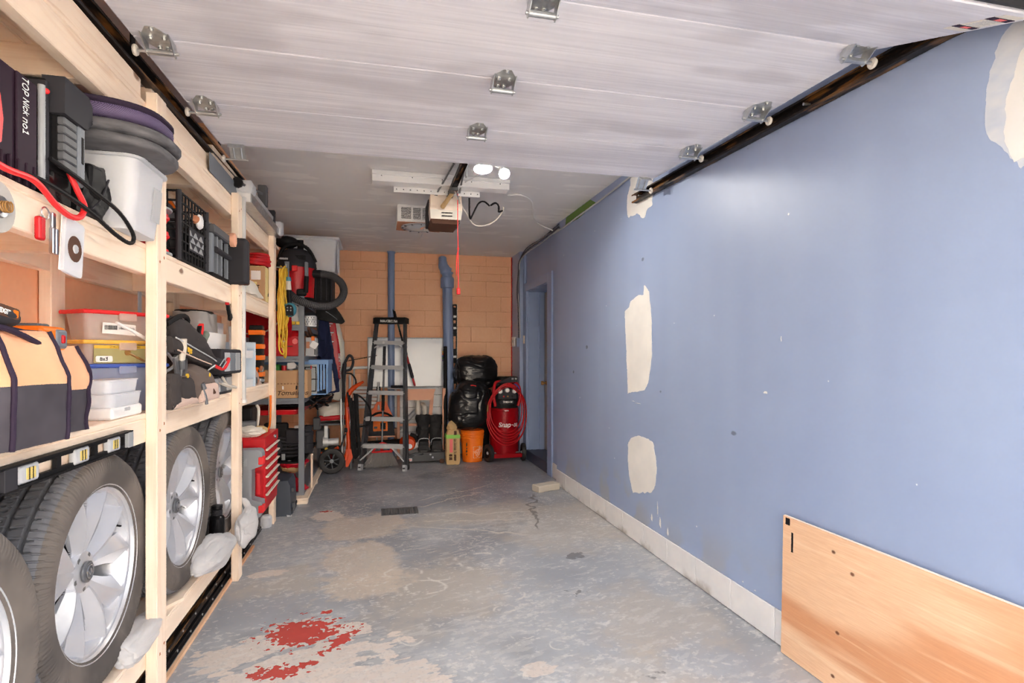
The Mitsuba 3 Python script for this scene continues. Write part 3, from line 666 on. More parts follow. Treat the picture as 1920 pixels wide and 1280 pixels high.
def wheel_face():
    """Five-twin-spoke alloy disc: a relief over (radius, angle); the windows between the spokes are real openings."""
    nr, na = 64, 600
    rr = np.linspace(.0, .246, nr)[:, None]; th = (np.arange(na) * 2 * np.pi / na)[None]
    h = np.full((nr, na), -9.0); near = np.full((nr, na), 9.0)
    t = np.clip((rr - .05) / .19, 0, 1)
    for k in range(5):
        c = k * 2 * np.pi / 5
        for s in (-1, 1):
            c2 = c + s * (.12 + .21 * t)
            d = np.abs((th - c2 + np.pi) % (2 * np.pi) - np.pi) * np.maximum(rr, .03)
            sd = ((th - c2 + np.pi) % (2 * np.pi) - np.pi) * np.maximum(rr, .03) * s
            w = .023 + .034 * t
            crest = -.026 + .034 * np.sin(np.clip(t, 0, 1) * 1.8)
            prof = crest - np.where(sd > .002, (sd - .003) * .85, -(sd - .003) * .50)
            inside = d < w
            h = np.where(inside, np.maximum(h, prof), h); near = np.minimum(near, d / w)
    hub = rr < .062
    h = np.where(hub, np.maximum(h, -.020 - .12 * np.maximum(rr - .03, 0)), h)
    rim = rr > .233
    h = np.where(rim, np.maximum(h, .008 - .9 * np.maximum(.242 - rr, 0)), h)
    solid = (near < 1.0) | hub | rim
    # a shallow web joins each twin pair near the hub
    pair = np.abs((th * 5 + np.pi) % (2 * np.pi) - np.pi) / 5
    web = (pair < .13 + .2 * t) & (rr < .135); h = np.where(web & ~solid, -.040 - .1 * rr, h); solid |= web
    h = np.where(solid, h, -.045)
    v = np.stack([np.broadcast_to(h, (nr, na)), rr * np.cos(th), rr * np.sin(th)], -1).reshape(-1, 3)
    i, j = np.meshgrid(np.arange(nr - 1), np.arange(na), indexing='ij'); i, j = i.ravel(), j.ravel(); j2 = (j + 1) % na
    ok = (solid[i, j].astype(int) + solid[i + 1, j] + solid[i, j2] + solid[i + 1, j2]) >= 2
    i, j, j2 = i[ok], j[ok], j2[ok]
    f = np.vstack([np.c_[i * na + j, (i + 1) * na + j, (i + 1) * na + j2], np.c_[i * na + j, (i + 1) * na + j2, i * na + j2]])
    m = trimesh.Trimesh(v, f, process=False); m.update_faces(m.area_faces > 1e-12); m.remove_unreferenced_vertices(); return m
def wheel(y, x, z, ang, label):
    """x: where the outer sidewall stands."""
    k = thing('car_wheel', label, 'wheel', 'alloy wheels on the bottom shelf')
    return k, mat4((x - WT / 2, y, z), rx=ang)
TREAD, SIDE = tyre_mesh()
MESH_T, MESH_S = mikit.ply(TREAD, 'm_tread', 24), mikit.ply(SIDE, 'm_rubber', 30)
MESH_F = mikit.ply(wheel_face(), 'm_alloy', 28)
MESH_RIM = mikit.ply(lathe([(RR - .012, -.10), (RR - .03, -.08), (RR - .04, .02), (RR - .022, .085), (RR - .006, .098), (RR + .006, .106), (RR + .008, .112), (RR + .003, .1135), (RR - .003, .108), (RR - .010, .094)], 96, (0, 0, 0), 'x'), 'm_alloy', 40)
MESH_BACK = mikit.ply(lathe([(0, -.06), (.20, -.06), (RR - .03, -.05)], 64, (0, 0, 0), 'x'), 'm_black', 40)
MESH_CAP = mikit.ply(lathe([(.031, 0), (.031, .006), (.026, .009), (.018, .007), (0, .0065)], 40, (0, 0, 0), 'x'), 'm_steel', 40)
MESH_LOGO = mikit.ply(cat(tube([(.010, .019 * math.cos(a), .019 * math.sin(a)) for a in np.arange(0, 6.28, .3)], .0018, 6, True), tube([(.010, -.010, .010), (.011, -.004, -.008), (.011, .004, .008), (.010, .010, -.010)], .0018, 6)), 'm_chrome', 40)
MESH_VALVE = mikit.ply(cyl((0, 0, 0), (.018, -.006, 0), .0035, .003, 10), 'm_black', 40)
def lug(a): return mikit.ply(cyl((-.003, .05 * math.cos(a), .05 * math.sin(a)), (.004, .05 * math.cos(a), .05 * math.sin(a)), .0085, n=6), 'm_steel', False)
LUGS = [lug(math.radians(36 + 72 * i)) for i in range(5)]
for (y, x, ang, lab) in ((1.20, -.772, 20, 'silver alloy wheel with worn tyre on the bottom shelf, cut off by the left edge'), (1.932, -.808, 18, 'silver twin-spoke alloy wheel with worn tyre on the bottom shelf, under the bubble level'),
                         (2.693, -.808, 14, 'silver alloy wheel and tyre between the first and second shelf posts, under the tool belt'), (3.415, -.815, 40, 'silver alloy wheel half hidden behind the second shelf post, beside the black bottle jack')):
    k, m = wheel(y, x, .2445 + RT, ang, lab)
    def put(name, ply, mm=m, kk=k, off=(0, 0, 0)):
        key = fresh(kk + '__' + name); scene[key] = {**ply, 'to_world': T(mm @ mat4(off))}; return key
    put('sidewall', MESH_S); put('tread', MESH_T); r = put('rim', MESH_RIM)
    f = put('spoke_disc', MESH_F, off=(.088, 0, 0)); put('barrel_back', MESH_BACK)
    c = put('centre_cap', MESH_CAP, off=(.072, 0, 0)); key = c + '__emblem'; used.add(key); scene[key] = {**MESH_LOGO, 'to_world': T(m @ mat4((.072, 0, 0)))}
    for l in LUGS: put('lug_nut', l, off=(.062, 0, 0))
    put('valve', MESH_VALVE, off=(.065, .222, .01))
# ------------------------------------------------------------------ the two bulbs on the ceiling and the other things overhead
fl = thing('twin_floodlight', 'two glowing floodlight bulbs on one holder under the ceiling behind the garage door', 'ceiling light')
part(fl, 'plate', lathe([(0, -.028), (.03, -.026), (.05, -.018), (.05, 0), (0, 0)], 28, (.72, 3.60, ZC)), 'm_white')
def flood(x, y, z, r, tilt):
    """A floodlight bulb: closed white cone with a glowing front that looks down, tipped towards the door."""
    m = mat4((x, y, z), rx=tilt)
    def place(g): g = g.copy(); g.apply_transform(m); return g
    part(fl, 'socket', cyl((.72, 3.60, ZC - .02), (m @ np.array([0, 0, .075, 1]))[:3], .015), 'm_white')
    part(fl, 'cone', place(lathe([(r, 0), (r + .002, .004), (r * .92, .02), (.022, .07), (.018, .08), (0, .08)], 36)), 'm_white')
    a = np.arange(36) * 2 * np.pi / 36; n = 5; v = [[0, 0, -.012]]; f = []
    for j in range(1, n + 1):
        t = j / n; v += [[r * t * math.cos(q), r * t * math.sin(q), -.012 * (1 - t * t)] for q in a]
    for i in range(36):
        i2 = (i + 1) % 36; f.append((0, 1 + i2, 1 + i))
        for j in range(n - 1): b0, b1 = 1 + j * 36, 1 + (j + 1) * 36; f += [(b0 + i, b0 + i2, b1 + i2), (b0 + i, b1 + i2, b1 + i)]
    k = part(fl, 'bulb', place(trimesh.Trimesh(np.array(v), np.array(f), process=False)), 'm_white', True, label='glowing bulb front')
    scene[k]['emitter'] = {'type': 'area', 'radiance': {'type': 'rgb', 'value': [LAMP, LAMP * .94, LAMP * .84]}}
flood(.655, 3.56, 2.455, .060, -14); flood(.80, 3.575, 2.44, .036, -52)
for x, y in ((1.06, 3.55), (1.09, 3.58)): solo('ceiling_screw', lathe([(0, -.012), (.007, -.012), (.007, 0), (0, 0)], 12, (x, y, ZC)), 'm_black', 'dark screw end in the ceiling beside the glowing bulbs, %s' % ('left of two' if x < 1.08 else 'right of two'), 'screw')
k = thing('light_fixture', 'long white strip fixture channel on the ceiling behind the opener', 'light fixture')
part(k, 'channel', box(-.045, .93, 3.985, 4.09, 2.462, 2.533, .004), 'm_white', False)
part(k, 'ridge', box(-.045, .93, 3.965, 3.986, 2.505, 2.533, .002), 'm_white', False)
for i in range(5): part(k, 'hole', cyl((.02 + i * .21, 3.9845, 2.50), (.02 + i * .21, 3.986, 2.50), .004, n=10), 'm_darkgrey', False)
k = thing('mounting_rail', 'white perforated mounting rail hung below the strip fixture', 'rail')
part(k, 'angle', cat(box(.105, .73, 4.10, 4.103, 2.425, 2.466, .0005), box(.105, .73, 4.10, 4.14, 2.463, 2.466, .0005)), 'm_white', False)
for i in range(13): part(k, 'hole', cyl((.125 + i * .049, 4.0985, 2.446), (.125 + i * .049, 4.1005, 2.446), .0045, n=10), 'm_darkgrey', False)
for x in (.15, .69): part(k, 'hanger', box(x - .006, x + .006, 4.12, 4.124, 2.464, ZC - .002, .001), 'm_lightgrey', False)
op = thing('door_opener', 'white garage door opener hanging from the ceiling on steel straps', 'garage door opener')
c = .487
part(op, 'lens', hull([(c + x, y, z) for x, y, z in ((-.115, 4.16, 2.445), (.115, 4.16, 2.445), (-.12, 4.145, 2.33), (.12, 4.145, 2.33), (-.115, 4.28, 2.445), (.115, 4.28, 2.445), (-.12, 4.28, 2.33), (.12, 4.28, 2.33))]), 'm_cream', False)
part(op, 'body', hull([(c + x, y, z) for x, y, z in ((-.12, 4.145, 2.33), (.12, 4.145, 2.33), (-.115, 4.15, 2.262), (.11, 4.15, 2.262), (-.12, 4.50, 2.33), (.12, 4.50, 2.33), (-.11, 4.48, 2.262), (.11, 4.48, 2.262))]), 'm_offwhite', False)
part(op, 'rear_cover', rbox(c - .125, c + .122, 4.27, 4.52, 2.262, 2.44, .012), 'm_charcoal')
part(op, 'base', hull([(c + x, y, z) for x, y, z in ((-.115, 4.152, 2.262), (.105, 4.152, 2.262), (-.10, 4.17, 2.232), (.09, 4.17, 2.232), (-.11, 4.47, 2.262), (.105, 4.47, 2.262), (-.1, 4.45, 2.232), (.09, 4.45, 2.232))]), 'm_brown', False)
for z in (2.285, 2.308): part(op, 'slot', box(c - .035, c + .045, 4.138, 4.147, z - .003, z + .003, .001), 'm_charcoal', False)
part(op, 'side_vent', cat(*[box(c - .124, c - .119, 4.30, 4.42, 2.29 + i * .02, 2.30 + i * .02, 0) for i in range(6)]), 'm_black', False)
part(op, 'rail', cat(box(c + .005, c + .045, 3.0, 4.2, 2.448, 2.452, .001), box(c + .005, c + .009, 3.0, 4.2, 2.42, 2.45, .001), box(c + .041, c + .045, 3.0, 4.2, 2.42, 2.45, .001)), 'm_track', False)
part(op, 'hanger', cat(box(c - .085, c - .065, 4.14, 4.144, 2.43, 2.44, .0), cyl((c - .075, 4.15, 2.44), (c + .0, 3.72, ZC - .005), .007, n=8), cyl((c + .095, 4.15, 2.44), (c + .075, 3.72, ZC - .005), .007, n=8)), 'm_steel')
part(op, 'ceiling_bracket', cat(box(c + .01, c + .085, 3.70, 3.704, 2.47, ZC - .001, .001), box(c + .078, c + .085, 3.68, 3.72, 2.44, ZC - .001, .001)), 'm_zinc', False)
part(op, 'trolley', cat(box(c + .0, c + .05, 3.86, 3.95, 2.395, 2.42, .003), box(c + .01, c + .04, 3.80, 3.90, 2.42, 2.47, .002)), 'm_track_dark', False)
part(op, 'cross_strap', cyl((c + .03, 3.88, 2.40), (c + .10, 4.15, 2.385), .006, n=8), 'm_zinc')
part(op, 'drive_arm', cyl((c + .02, 3.95, 2.40), (c - .03, 4.12, 2.345), .013, .018), 'm_kraft')
cd = thing('release_cord', 'long red emergency release cord with a red handle hanging from the opener', 'cord')
part(cd, 'rope', cat(tube([(.560, 4.06, 2.43), (.562, 4.07, 2.2), (.566, 4.08, 2.0), (.568, 4.08, 1.745)], .0032, 6), tube([(.567, 4.08, 2.03), (.556, 4.078, 1.97), (.552, 4.078, 1.84)], .0028, 6)), 'm_red_bright')
part(cd, 'knot', trimesh.creation.icosphere(2, .008).apply_translation((.566, 4.08, 2.035)), 'm_red_bright')
part(cd, 'grip', lathe([(0, 1.70), (.013, 1.70), (.015, 1.706), (.012, 1.712), (.015, 1.718), (.012, 1.724), (.015, 1.73), (.012, 1.737), (.014, 1.744), (0, 1.75)], 20, (.568, 4.08, 0)), 'm_red_bright')
ht = thing('ceiling_heater', 'white box heater with a copper-brown underside and round lens under the ceiling', 'heater')
x0, x1, y0, y1, z0, z1 = .152, .545, 4.83, 5.17, 2.385, ZC - .001
part(ht, 'cabinet', box(x0, x1, y0, y1, z0 + .004, z1, .004), 'm_white', False)
part(ht, 'underside', box(x0 + .001, x1 - .001, y0 + .002, y1 - .001, z0, z0 + .004, .001), 'm_copper', False)  # underside coloured copper-brown
for cx, hw in ((.228, .042), (.318, .034), (.398, .034)):
    for j in range(9): part(ht, 'slot', box(cx - hw, cx + hw, y0 - .0012, y0 + .001, z0 + .03 + j * .011, z0 + .0355 + j * .011, 0), 'm_charcoal', False)
part(ht, 'bezel', lathe([(.135, .0), (.165, .0), (.165, -.006), (.15, -.010), (.135, -.006)], 56, (.355, 5.0, z0)), 'm_lightgrey')
part(ht, 'lens', lathe([(0, -.024), (.06, -.020), (.11, -.012), (.14, 0), (0, 0)], 56, (.355, 5.0, z0)), 'm_lens')
for i in range(12):
    a = i * .5236; part(ht, 'fin', mv(box(-.010, .010, -.003, .003, -.008, 0, .001), (.355 + .15 * math.cos(a), 5.0 + .15 * math.sin(a), z0 - .008), rz=math.degrees(a)), 'm_charcoal', False)
def cable(name, label, pts, r, m, cat_='cable'): return solo(name, tube(pts, r, 7), m, label, cat_, smooth=True)
cable('white_cable', 'white cable looping from the opener to the right under the ceiling', [(.60, 4.2, 2.40), (.66, 4.25, 2.33), (.72, 4.3, 2.27), (.80, 4.3, 2.265), (.88, 4.28, 2.30), (.93, 4.25, 2.36), (.94, 4.22, 2.40)], .0055, 'm_offwhite')
cable('black_flex', 'black flex with a plug hooked beside the white cable', [(.66, 4.15, 2.43), (.665, 4.18, 2.36), (.68, 4.24, 2.30), (.70, 4.25, 2.33), (.74, 4.22, 2.41), (.78, 4.2, 2.425), (.82, 4.18, 2.39)], .0065, 'm_black')
cable('black_plug_cord', 'short black cord curl at the end of the white cable', [(.83, 4.18, 2.395), (.87, 4.2, 2.42), (.90, 4.22, 2.40), (.90, 4.22, 2.36), (.93, 4.22, 2.37)], .007, 'm_black')
cable('ceiling_wire', 'white wire running across the ceiling to the cable bundle', [(1.0, 4.35, ZC - .006), (1.1, 4.32, ZC - .006), (1.22, 4.45, ZC - .006), (1.32, 4.75, ZC - .006), (1.40, 5.0, ZC - .006), (1.50, 5.2, ZC - .01), (1.66, 5.25, 2.48)], .006, 'm_white')
cable('bulb_wire', 'thin white wire from the strip fixture to the glowing bulbs', [(.60, 3.97, 2.49), (.66, 3.85, 2.50), (.72, 3.63, 2.51)], .004, 'm_white')
solo('wire_tag', mv(box(-.03, .03, -.006, .006, -.006, .006, .002), (.365, 4.72, 2.32), rz=15, ry=-25), 'm_peach', 'small peach connector dangling below the heater', 'connector', smooth=False)
cable('heater_wire', 'thin wire dangling from the opener over the heater', [(.37, 4.3, 2.30), (.38, 4.5, 2.27), (.37, 4.70, 2.318), (.355, 4.78, 2.27), (.34, 4.8, 2.245)], .003, 'm_lightgrey')

# wires along the top of the blue wall and down to the switches by the door
rg = np.random.default_rng(3)
cable('conduit_wire', 'grey cable clipped along the top of the blue wall', [(XR - .010, 3.30, 2.50), (XR - .012, 3.6, 2.475), (XR - .010, 4.1, 2.462), (XR - .012, 4.6, 2.455), (XR - .010, 5.0, 2.45), (XR - .004, 5.3, 2.46)], .007, 'm_lightgrey')
def bundle(i):
    o = rg.uniform(-.012, .012, (5, 3)); x = XR - .012
    return [(x + .0 + o[0][0] * .3, 5.1, 2.455 + o[0][2] + .012 * i), (x, 5.7, 2.45 + o[1][2] + .012 * i), (x, 6.3, 2.445 + o[2][2] + .012 * i), (x, 6.62 + .01 * i, 2.40 + o[3][2]), (x, 6.66 + .012 * i + o[4][1], 2.28), (x - .004, 6.70 + o[4][1] + .012 * i, 2.05), (x, 6.66 + .016 * i, 1.80), (x, 6.62 + .02 * i, 1.47)]
for i, m in enumerate(('m_lightgrey', 'm_steelgrey', 'm_navy', 'm_offwhite', 'm_navy')):
    cable('wall_wire', ('pale grey', 'mid grey', 'navy painted', 'off-white', 'second navy painted')[i] + ' wire of the bundle running from the ceiling down to the switch boxes', bundle(i), .006 + .003 * (i == 2), m)
solo('conduit_pipe', cyl((XR + .045, 6.60, 2.13), (XR + .045, 6.60, 2.47), .022), 'm_blue_pipe', 'short blue painted pipe above the side door', 'pipe')
k = thing('switch_box', 'white switch box low in the corner by the compressor', 'switch box'); part(k, 'box', box(XR - .035, XR, 6.86, 6.97, 1.37, 1.49, .003), 'm_white', False); part(k, 'toggle', box(XR - .043, XR - .035, 6.90, 6.92, 1.42, 1.45, .002), 'm_lightgrey', False)
k = thing('socket_box', 'pale blue painted socket box between the two switch plates', 'socket box'); part(k, 'box', box(XR - .03, XR, 6.72, 6.79, 1.36, 1.47, .003), 'm_blue_trim', False); part(k, 'cover', box(XR - .034, XR - .03, 6.73, 6.78, 1.37, 1.46, .001), 'm_silver', False)
k = thing('switch_plate', 'cream light switch plate beside the side door', 'light switch'); part(k, 'plate', box(XR + .035, XR + .06, 6.60, 6.66, 1.40, 1.50, .003), 'm_cream', False); part(k, 'toggle', box(XR + .027, XR + .036, 6.622, 6.638, 1.44, 1.465, .002), 'm_white', False)

# on top of the third bay
k = thing('shop_light_reflector', 'folded steel light channel lying on top of the third bay', 'light channel')
part(k, 'channel', prism([(-.86, 2.142), (-.72, 2.142), (-.715, 2.19), (-.72, 2.195), (-.855, 2.195), (-.865, 2.19)], 1.02, 'xz', 3.52), 'm_zinc', False)
part(k, 'end_plate', box(-.85, -.725, 3.512, 3.52, 2.145, 2.23, .001), 'm_label', False)
part(k, 'wrap', warp(fine(box(-.84, -.712, 3.50, 3.60, 2.196, 2.262, .01), .02), .014, 20, 4), 'm_frost', 60)
part(k, 'wrap', warp(fine(box(-.80, -.70, 4.42, 4.53, 2.15, 2.25, .01), .02), .016, 20, 6), 'm_frost', 60)
k = thing('bar_clamp', 'steel bar clamp with black jaws lying on the light channel', 'clamp')
part(k, 'bar', box(-.775, -.745, 3.55, 4.40, 2.235, 2.262, .002), 'm_aluminium', False)
part(k, 'jaw', box(-.79, -.735, 4.36, 4.40, 2.20, 2.31, .004), 'm_charcoal', False)
part(k, 'jaw', box(-.79, -.735, 4.05, 4.11, 2.262, 2.40, .004), 'm_darkgrey', False)
k = thing('quick_clamp', 'black handled clamp screw at the head of the second shelf post', 'clamp')
part(k, 'screw', cyl((-.77, 3.46, 2.235), (-.69, 3.66, 2.235), .008), 'm_darkgrey')
part(k, 'grip', lathe([(0, -.012), (.03, -.012), (.03, .012), (0, .012)], 8, (-.78, 3.455, 2.235), 'y'), 'm_black', False)
solo('drawer_slide', box(-.80, -.796, 2.98, 3.62, 2.145, 2.24, .001), 'm_steelgrey', 'grey steel plate standing on edge on top of the shelves at the second post', 'plate', smooth=False)
# ------------------------------------------------------------------ upper shelf, nearest bay
Z3 = 1.6435      # top of the upper deck
Z2 = 1.0495      # top of the middle deck
Z1 = .2445       # top of the lowest deck
k = thing('power_tool_case', 'plum plastic case on end on the upper shelf, hand lettered in white', 'case')
part(k, 'shell', cat(box(-1.06, -.806, 1.425, 1.578, Z3, 1.905, .006), box(-.806, -.800, 1.500, 1.576, Z3 + .03, 1.90, .002)), 'm_plum', False)
for i in range(5):
    y = 1.44 + i * .03
    part(k, 'rib', box(-.806, -.796, y, y + .006, Z3 + .002, 1.70, .002), 'm_plum', False)
for s, h, w, o in (('TOP', .024, .040, (-.7985, 1.515, 1.896)), ('Nick', .022, .038, (-.7985, 1.518, 1.848)), ('no1', .022, .036, (-.7985, 1.517, 1.802))):
    part(k, 'lettering', text(s, h, o, (0, 0, -1), (0, 1, 0), .0012, False, w), 'm_white', False)
k = thing('battery_booster', 'black jump starter standing beside the lettered case on the upper shelf', 'battery booster')
part(k, 'body', cat(rbox(-1.05, -.80, 1.622, 1.735, Z3 + .07, 1.945, .012), box(-1.04, -.785, 1.640, 1.70, Z3 + .09, 1.88, .004)), 'm_black', 40)
part(k, 'cap', prism([(1.625, 1.858), (1.735, 1.858), (1.765, 1.885), (1.765, 1.93), (1.745, 1.95), (1.625, 1.95)], .05, 'yz', -.815), 'm_charcoal', False)
for i in range(6): part(k, 'grip_segment', box(-.79, -.772, 1.638, 1.700, 1.725 + i * .022, 1.7455 + i * .022, .003), 'm_darkgrey', False)
part(k, 'side_panel', box(-.79, -.768, 1.704, 1.735, 1.70, 1.86, .006), 'm_steelgrey', False)
part(k, 'slot', box(-.7685, -.766, 1.712, 1.722, 1.76, 1.83, .001), 'm_black', False)
part(k, 'plate', box(-1.0, -.795, 1.606, 1.620, Z3 + .05, 1.93, .003), 'm_charcoal', False)
part(k, 'rod', cyl((-.80, 1.594, Z3 + .03), (-.80, 1.594, 1.91), .008), 'm_silver')
part(k, 'lamp', trimesh.creation.icosphere(2, .007).apply_translation((-.794, 1.603, 1.90)), 'm_red_bright')
part(k, 'foot', box(-1.04, -.80, 1.64, 1.73, Z3, Z3 + .075, .004), 'm_black', False)
part(k, 'red_cable', tube([(-.775, 1.30, 1.66), (-.77, 1.40, 1.648), (-.765, 1.498, 1.650), (-.765, 1.584, 1.618), (-.765, 1.650, 1.606), (-.765, 1.700, 1.617), (-.766, 1.722, 1.650), (-.772, 1.70, 1.685), (-.782, 1.682, 1.725)], .0075, 10), 'm_red_bright')
part(k, 'black_cable', tube([(-.785, 1.60, 1.735), (-.765, 1.66, 1.716), (-.758, 1.72, 1.705), (-.752, 1.884, 1.679), (-.75, 1.975, 1.64), (-.75, 1.988, 1.612), (-.75, 1.95, 1.598), (-.752, 1.86, 1.608), (-.756, 1.714, 1.640), (-.775, 1.55, 1.665), (-.80, 1.47, 1.662)], .006, 10), 'm_black')
k = thing('jumper_clamp', 'big red battery clamp in front of the lettered case, at the left edge', 'clamp')
part(k, 'jaw', prism([(1.28, 1.68), (1.355, 1.672), (1.392, 1.70), (1.398, 1.75), (1.388, 1.80), (1.35, 1.84), (1.28, 1.84)], .03, 'yz', -.80), 'm_red_bright', False)
k = thing('manual_booklet', 'white printed booklet tucked behind the red battery clamp', 'booklet')
part(k, 'cover', box(-.99, -.83, 1.30, 1.415, Z3, 1.88, .002), 'm_label', False)
for i in range(6): part(k, 'print_line', box(-.8305, -.8285, 1.385, 1.412, 1.865 - i * .018, 1.868 - i * .018, 0), 'm_darkgrey', False)
k = thing('nylon_pouch', 'black nylon pouch lying before the clear tote on the upper shelf', 'pouch')
part(k, 'body', warp(fine(hull([(x, y, z) for x in (-.90, -.790) for y, z in ((1.75, Z3 + .004), (1.88, Z3 + .002), (1.915, 1.69), (1.92, 1.79), (1.88, 1.80), (1.77, 1.775))]), .02), .014, 14, 3), 'm_black', 60)
part(k, 'flap', warp(fine(box(-.80, -.778, 1.79, 1.88, 1.70, 1.79, .008), .02), .008, 16, 5), 'm_black', 60)
part(k, 'zip', tube([(-.778, 1.79, 1.66), (-.776, 1.84, 1.70), (-.778, 1.89, 1.77)], .003, 6), 'm_charcoal')
k = thing('speaker_box', 'small glossy black box under the booster cables on the upper shelf', 'box')
part(k, 'shell', box(-.99, -.80, 1.622, 1.735, Z3, Z3 + .066, .006), 'm_black_gloss', False)
k = thing('storage_tote', 'cloudy clear plastic tote under the seat pads on the upper shelf', 'storage tote')
part(k, 'tub', shell_box(-1.085, -.722, 1.935, 2.184, Z3, 1.858, .003, .02, .035, .012), 'm_frost', 40)
part(k, 'label', mv(box(-.001, 0, -.035, .035, -.055, .055, 0), (-.7295, 2.12, 1.755), ry=5), 'm_lightgrey', False)
part(k, 'contents', warp(fine(box(-1.04, -.79, 1.98, 2.14, Z3 + .006, 1.74, .02), .05), .03, 8, 2), 'm_label', 60)
def pad(name, label, z0, thick, mat_, tilt, sx, sy, cx, cy, rimmat=None, cat_='seat pad'):
    a = np.linspace(0, 2 * np.pi, 64, endpoint=False)
    e = Polygon(np.c_[np.sign(np.cos(a)) * np.abs(np.cos(a)) ** .75 * sx, np.sign(np.sin(a)) * np.abs(np.sin(a)) ** .75 * sy])
    m = lambda g, h: mv(g, (cx, cy, h), rx=tilt)
    k = thing(name, label, cat_)
    rows = []
    lo, up = e.buffer(-thick * .25), e.buffer(-thick * .35)
    def ring(g, z, n=72): return np.array([[q.x, q.y, z] for q in (g.exterior.interpolate(i / n, True) for i in range(n))])
    pr = [ring(lo, 0), ring(e, thick * .3), ring(e, thick * .65), ring(up, thick)]
    part(k, 'pad', m(hull(np.vstack(pr)), z0), mat_, 50)
    return k, lambda g: m(g, z0)
k, f = pad('foam_pad', 'lower grey-black foam seat pad on the clear tote', 1.868, .034, 'm_foam', 0, .255, .185, -.895, 2.0)
k, f = pad('foam_pad', 'upper grey-black foam seat pad on the clear tote', 1.903, .034, 'm_foam', 1.5, .27, .190, -.90, 1.995)
k, f = pad('mesh_cushion', 'dark purple mesh cushion on top of the foam pads', 1.945, .052, 'm_mesh', 2.5, .245, .186, -.90, 2.0, cat_='cushion')
e = np.linspace(0, 2 * np.pi, 60, endpoint=False)
part(k, 'piping', f(tube(np.c_[np.sign(np.cos(e)) * np.abs(np.cos(e)) ** .75 * .238, np.sign(np.sin(e)) * np.abs(np.sin(e)) ** .75 * .18, np.full(60, .048)], .009, 8, True, 2)), 'm_purple_dark')

# hanging on the beam of the upper shelf
k = thing('grinding_wheel', 'grey grinding disc hanging on the upper beam at the left edge', 'grinding disc')
part(k, 'disc', lathe([(.012, -.004), (.054, -.004), (.0555, 0), (.054, .004), (.012, .004)], 48, (-.787, 1.408, 1.567), 'x'), 'm_stone')
part(k, 'hub', lathe([(.010, .003), (.024, .003), (.022, .008), (.010, .006)], 32, (-.785, 1.408, 1.567), 'x'), 'm_steel')
part(k, 'spring', tube([(-.778 + .0005 * i, 1.408 + .011 * math.cos(i * .7), 1.567 + .011 * math.sin(i * .7)) for i in range(30)], .0018, 6), 'm_brass')
k = thing('multitool_bundle', 'bundle of small key tools hanging on a ring from the upper beam', 'tools')
part(k, 'ring', tube([(-.782, 1.574 + .016 * math.cos(a), 1.594 + .014 * math.sin(a)) for a in np.arange(0, 6.28, .4)], .002, 6, True), 'm_chrome')
part(k, 'red_tool', rbox(-.787, -.772, 1.535, 1.560, 1.524, 1.580, .006), 'm_red')
part(k, 'steel_key', box(-.790, -.786, 1.566, 1.58, 1.535, 1.59, .001), 'm_zinc', False)
part(k, 'plier_handle', cat(rbox(-.785, -.773, 1.592, 1.604, 1.50, 1.565, .004), rbox(-.785, -.773, 1.606, 1.618, 1.50, 1.565, .004), box(-.784, -.776, 1.594, 1.610, 1.56, 1.602, .002)), 'm_chrome')
k = thing('blister_pack', 'clear blister pack with a round cutting disc hanging from the upper beam', 'blister pack')
part(k, 'card', mv(box(-.0015, .0015, -.047, .047, -.072, .072, .0), (-.786, 1.695, 1.535), rx=-6), 'm_label', False)
part(k, 'blister', mv(prism(rrect(-.046, .046, -.075, .07, .012), .008, 'yz', .002), (-.786, 1.695, 1.535), rx=-6), 'm_frost', 30)
part(k, 'disc', mv(lathe([(.011, .003), (.034, .003), (.034, .0065), (.011, .0065)][::1], 32, (0, 0, 0), 'x'), (-.782, 1.696, 1.53)), 'm_brown')
part(k, 'disc_centre', lathe([(0, .006), (.012, .006), (.011, .009), (0, .009)], 24, (-.781, 1.696, 1.53), 'x'), 'm_lightgrey')
k = thing('bubble_level', 'black bubble level with three vials hung on the beam above the tyres', 'spirit level')
y0, y1, z0, z1 = 1.18, 2.04, .958, 1.008
hol = [[(a, z0 + .012), (b, z0 + .012), (b, z1 - .012), (a, z1 - .012)] for a, b in ((1.21, 1.40), (1.448, 1.62), (1.64, 1.81), (1.83, 2.00))]
part(k, 'frame', cat(prism(Polygon([(y0, z0), (y1, z0), (y1, z1), (y0, z1)], hol), .010, 'yz', -.790), box(-.7945, -.770, y0, y1, z0 - .003, z0 + .002, .0), box(-.7945, -.770, y0, y1, z1 - .002, z1 + .003, .0)), 'm_black', False)
part(k, 'end_plate', box(-.793, -.7685, 1.40, 1.444, z0 + .001, z1 - .001, .001), 'm_charcoal', False)
part(k, 'end_plate', box(-.793, -.769, 2.005, 2.0405, z0 + .001, z1 - .001, .001), 'm_silver', False)
for yc in (1.50, 1.735, 1.925):
    h = part(k, 'vial_block', rbox(-.7935, -.774, yc - .038, yc + .038, z0 + .003, z1 - .003, .008), 'm_lightgrey')
    part(h, 'window', box(-.7752, -.7728, yc - .016, yc + .02, z0 + .012, z1 - .012, .001), 'm_yellow_glow', False)
    for dy in (-.006, .008): part(h, 'hairline', box(-.7730, -.7720, yc + dy - .0012, yc + dy + .0012, z0 + .011, z1 - .011, 0), 'm_ink', False)

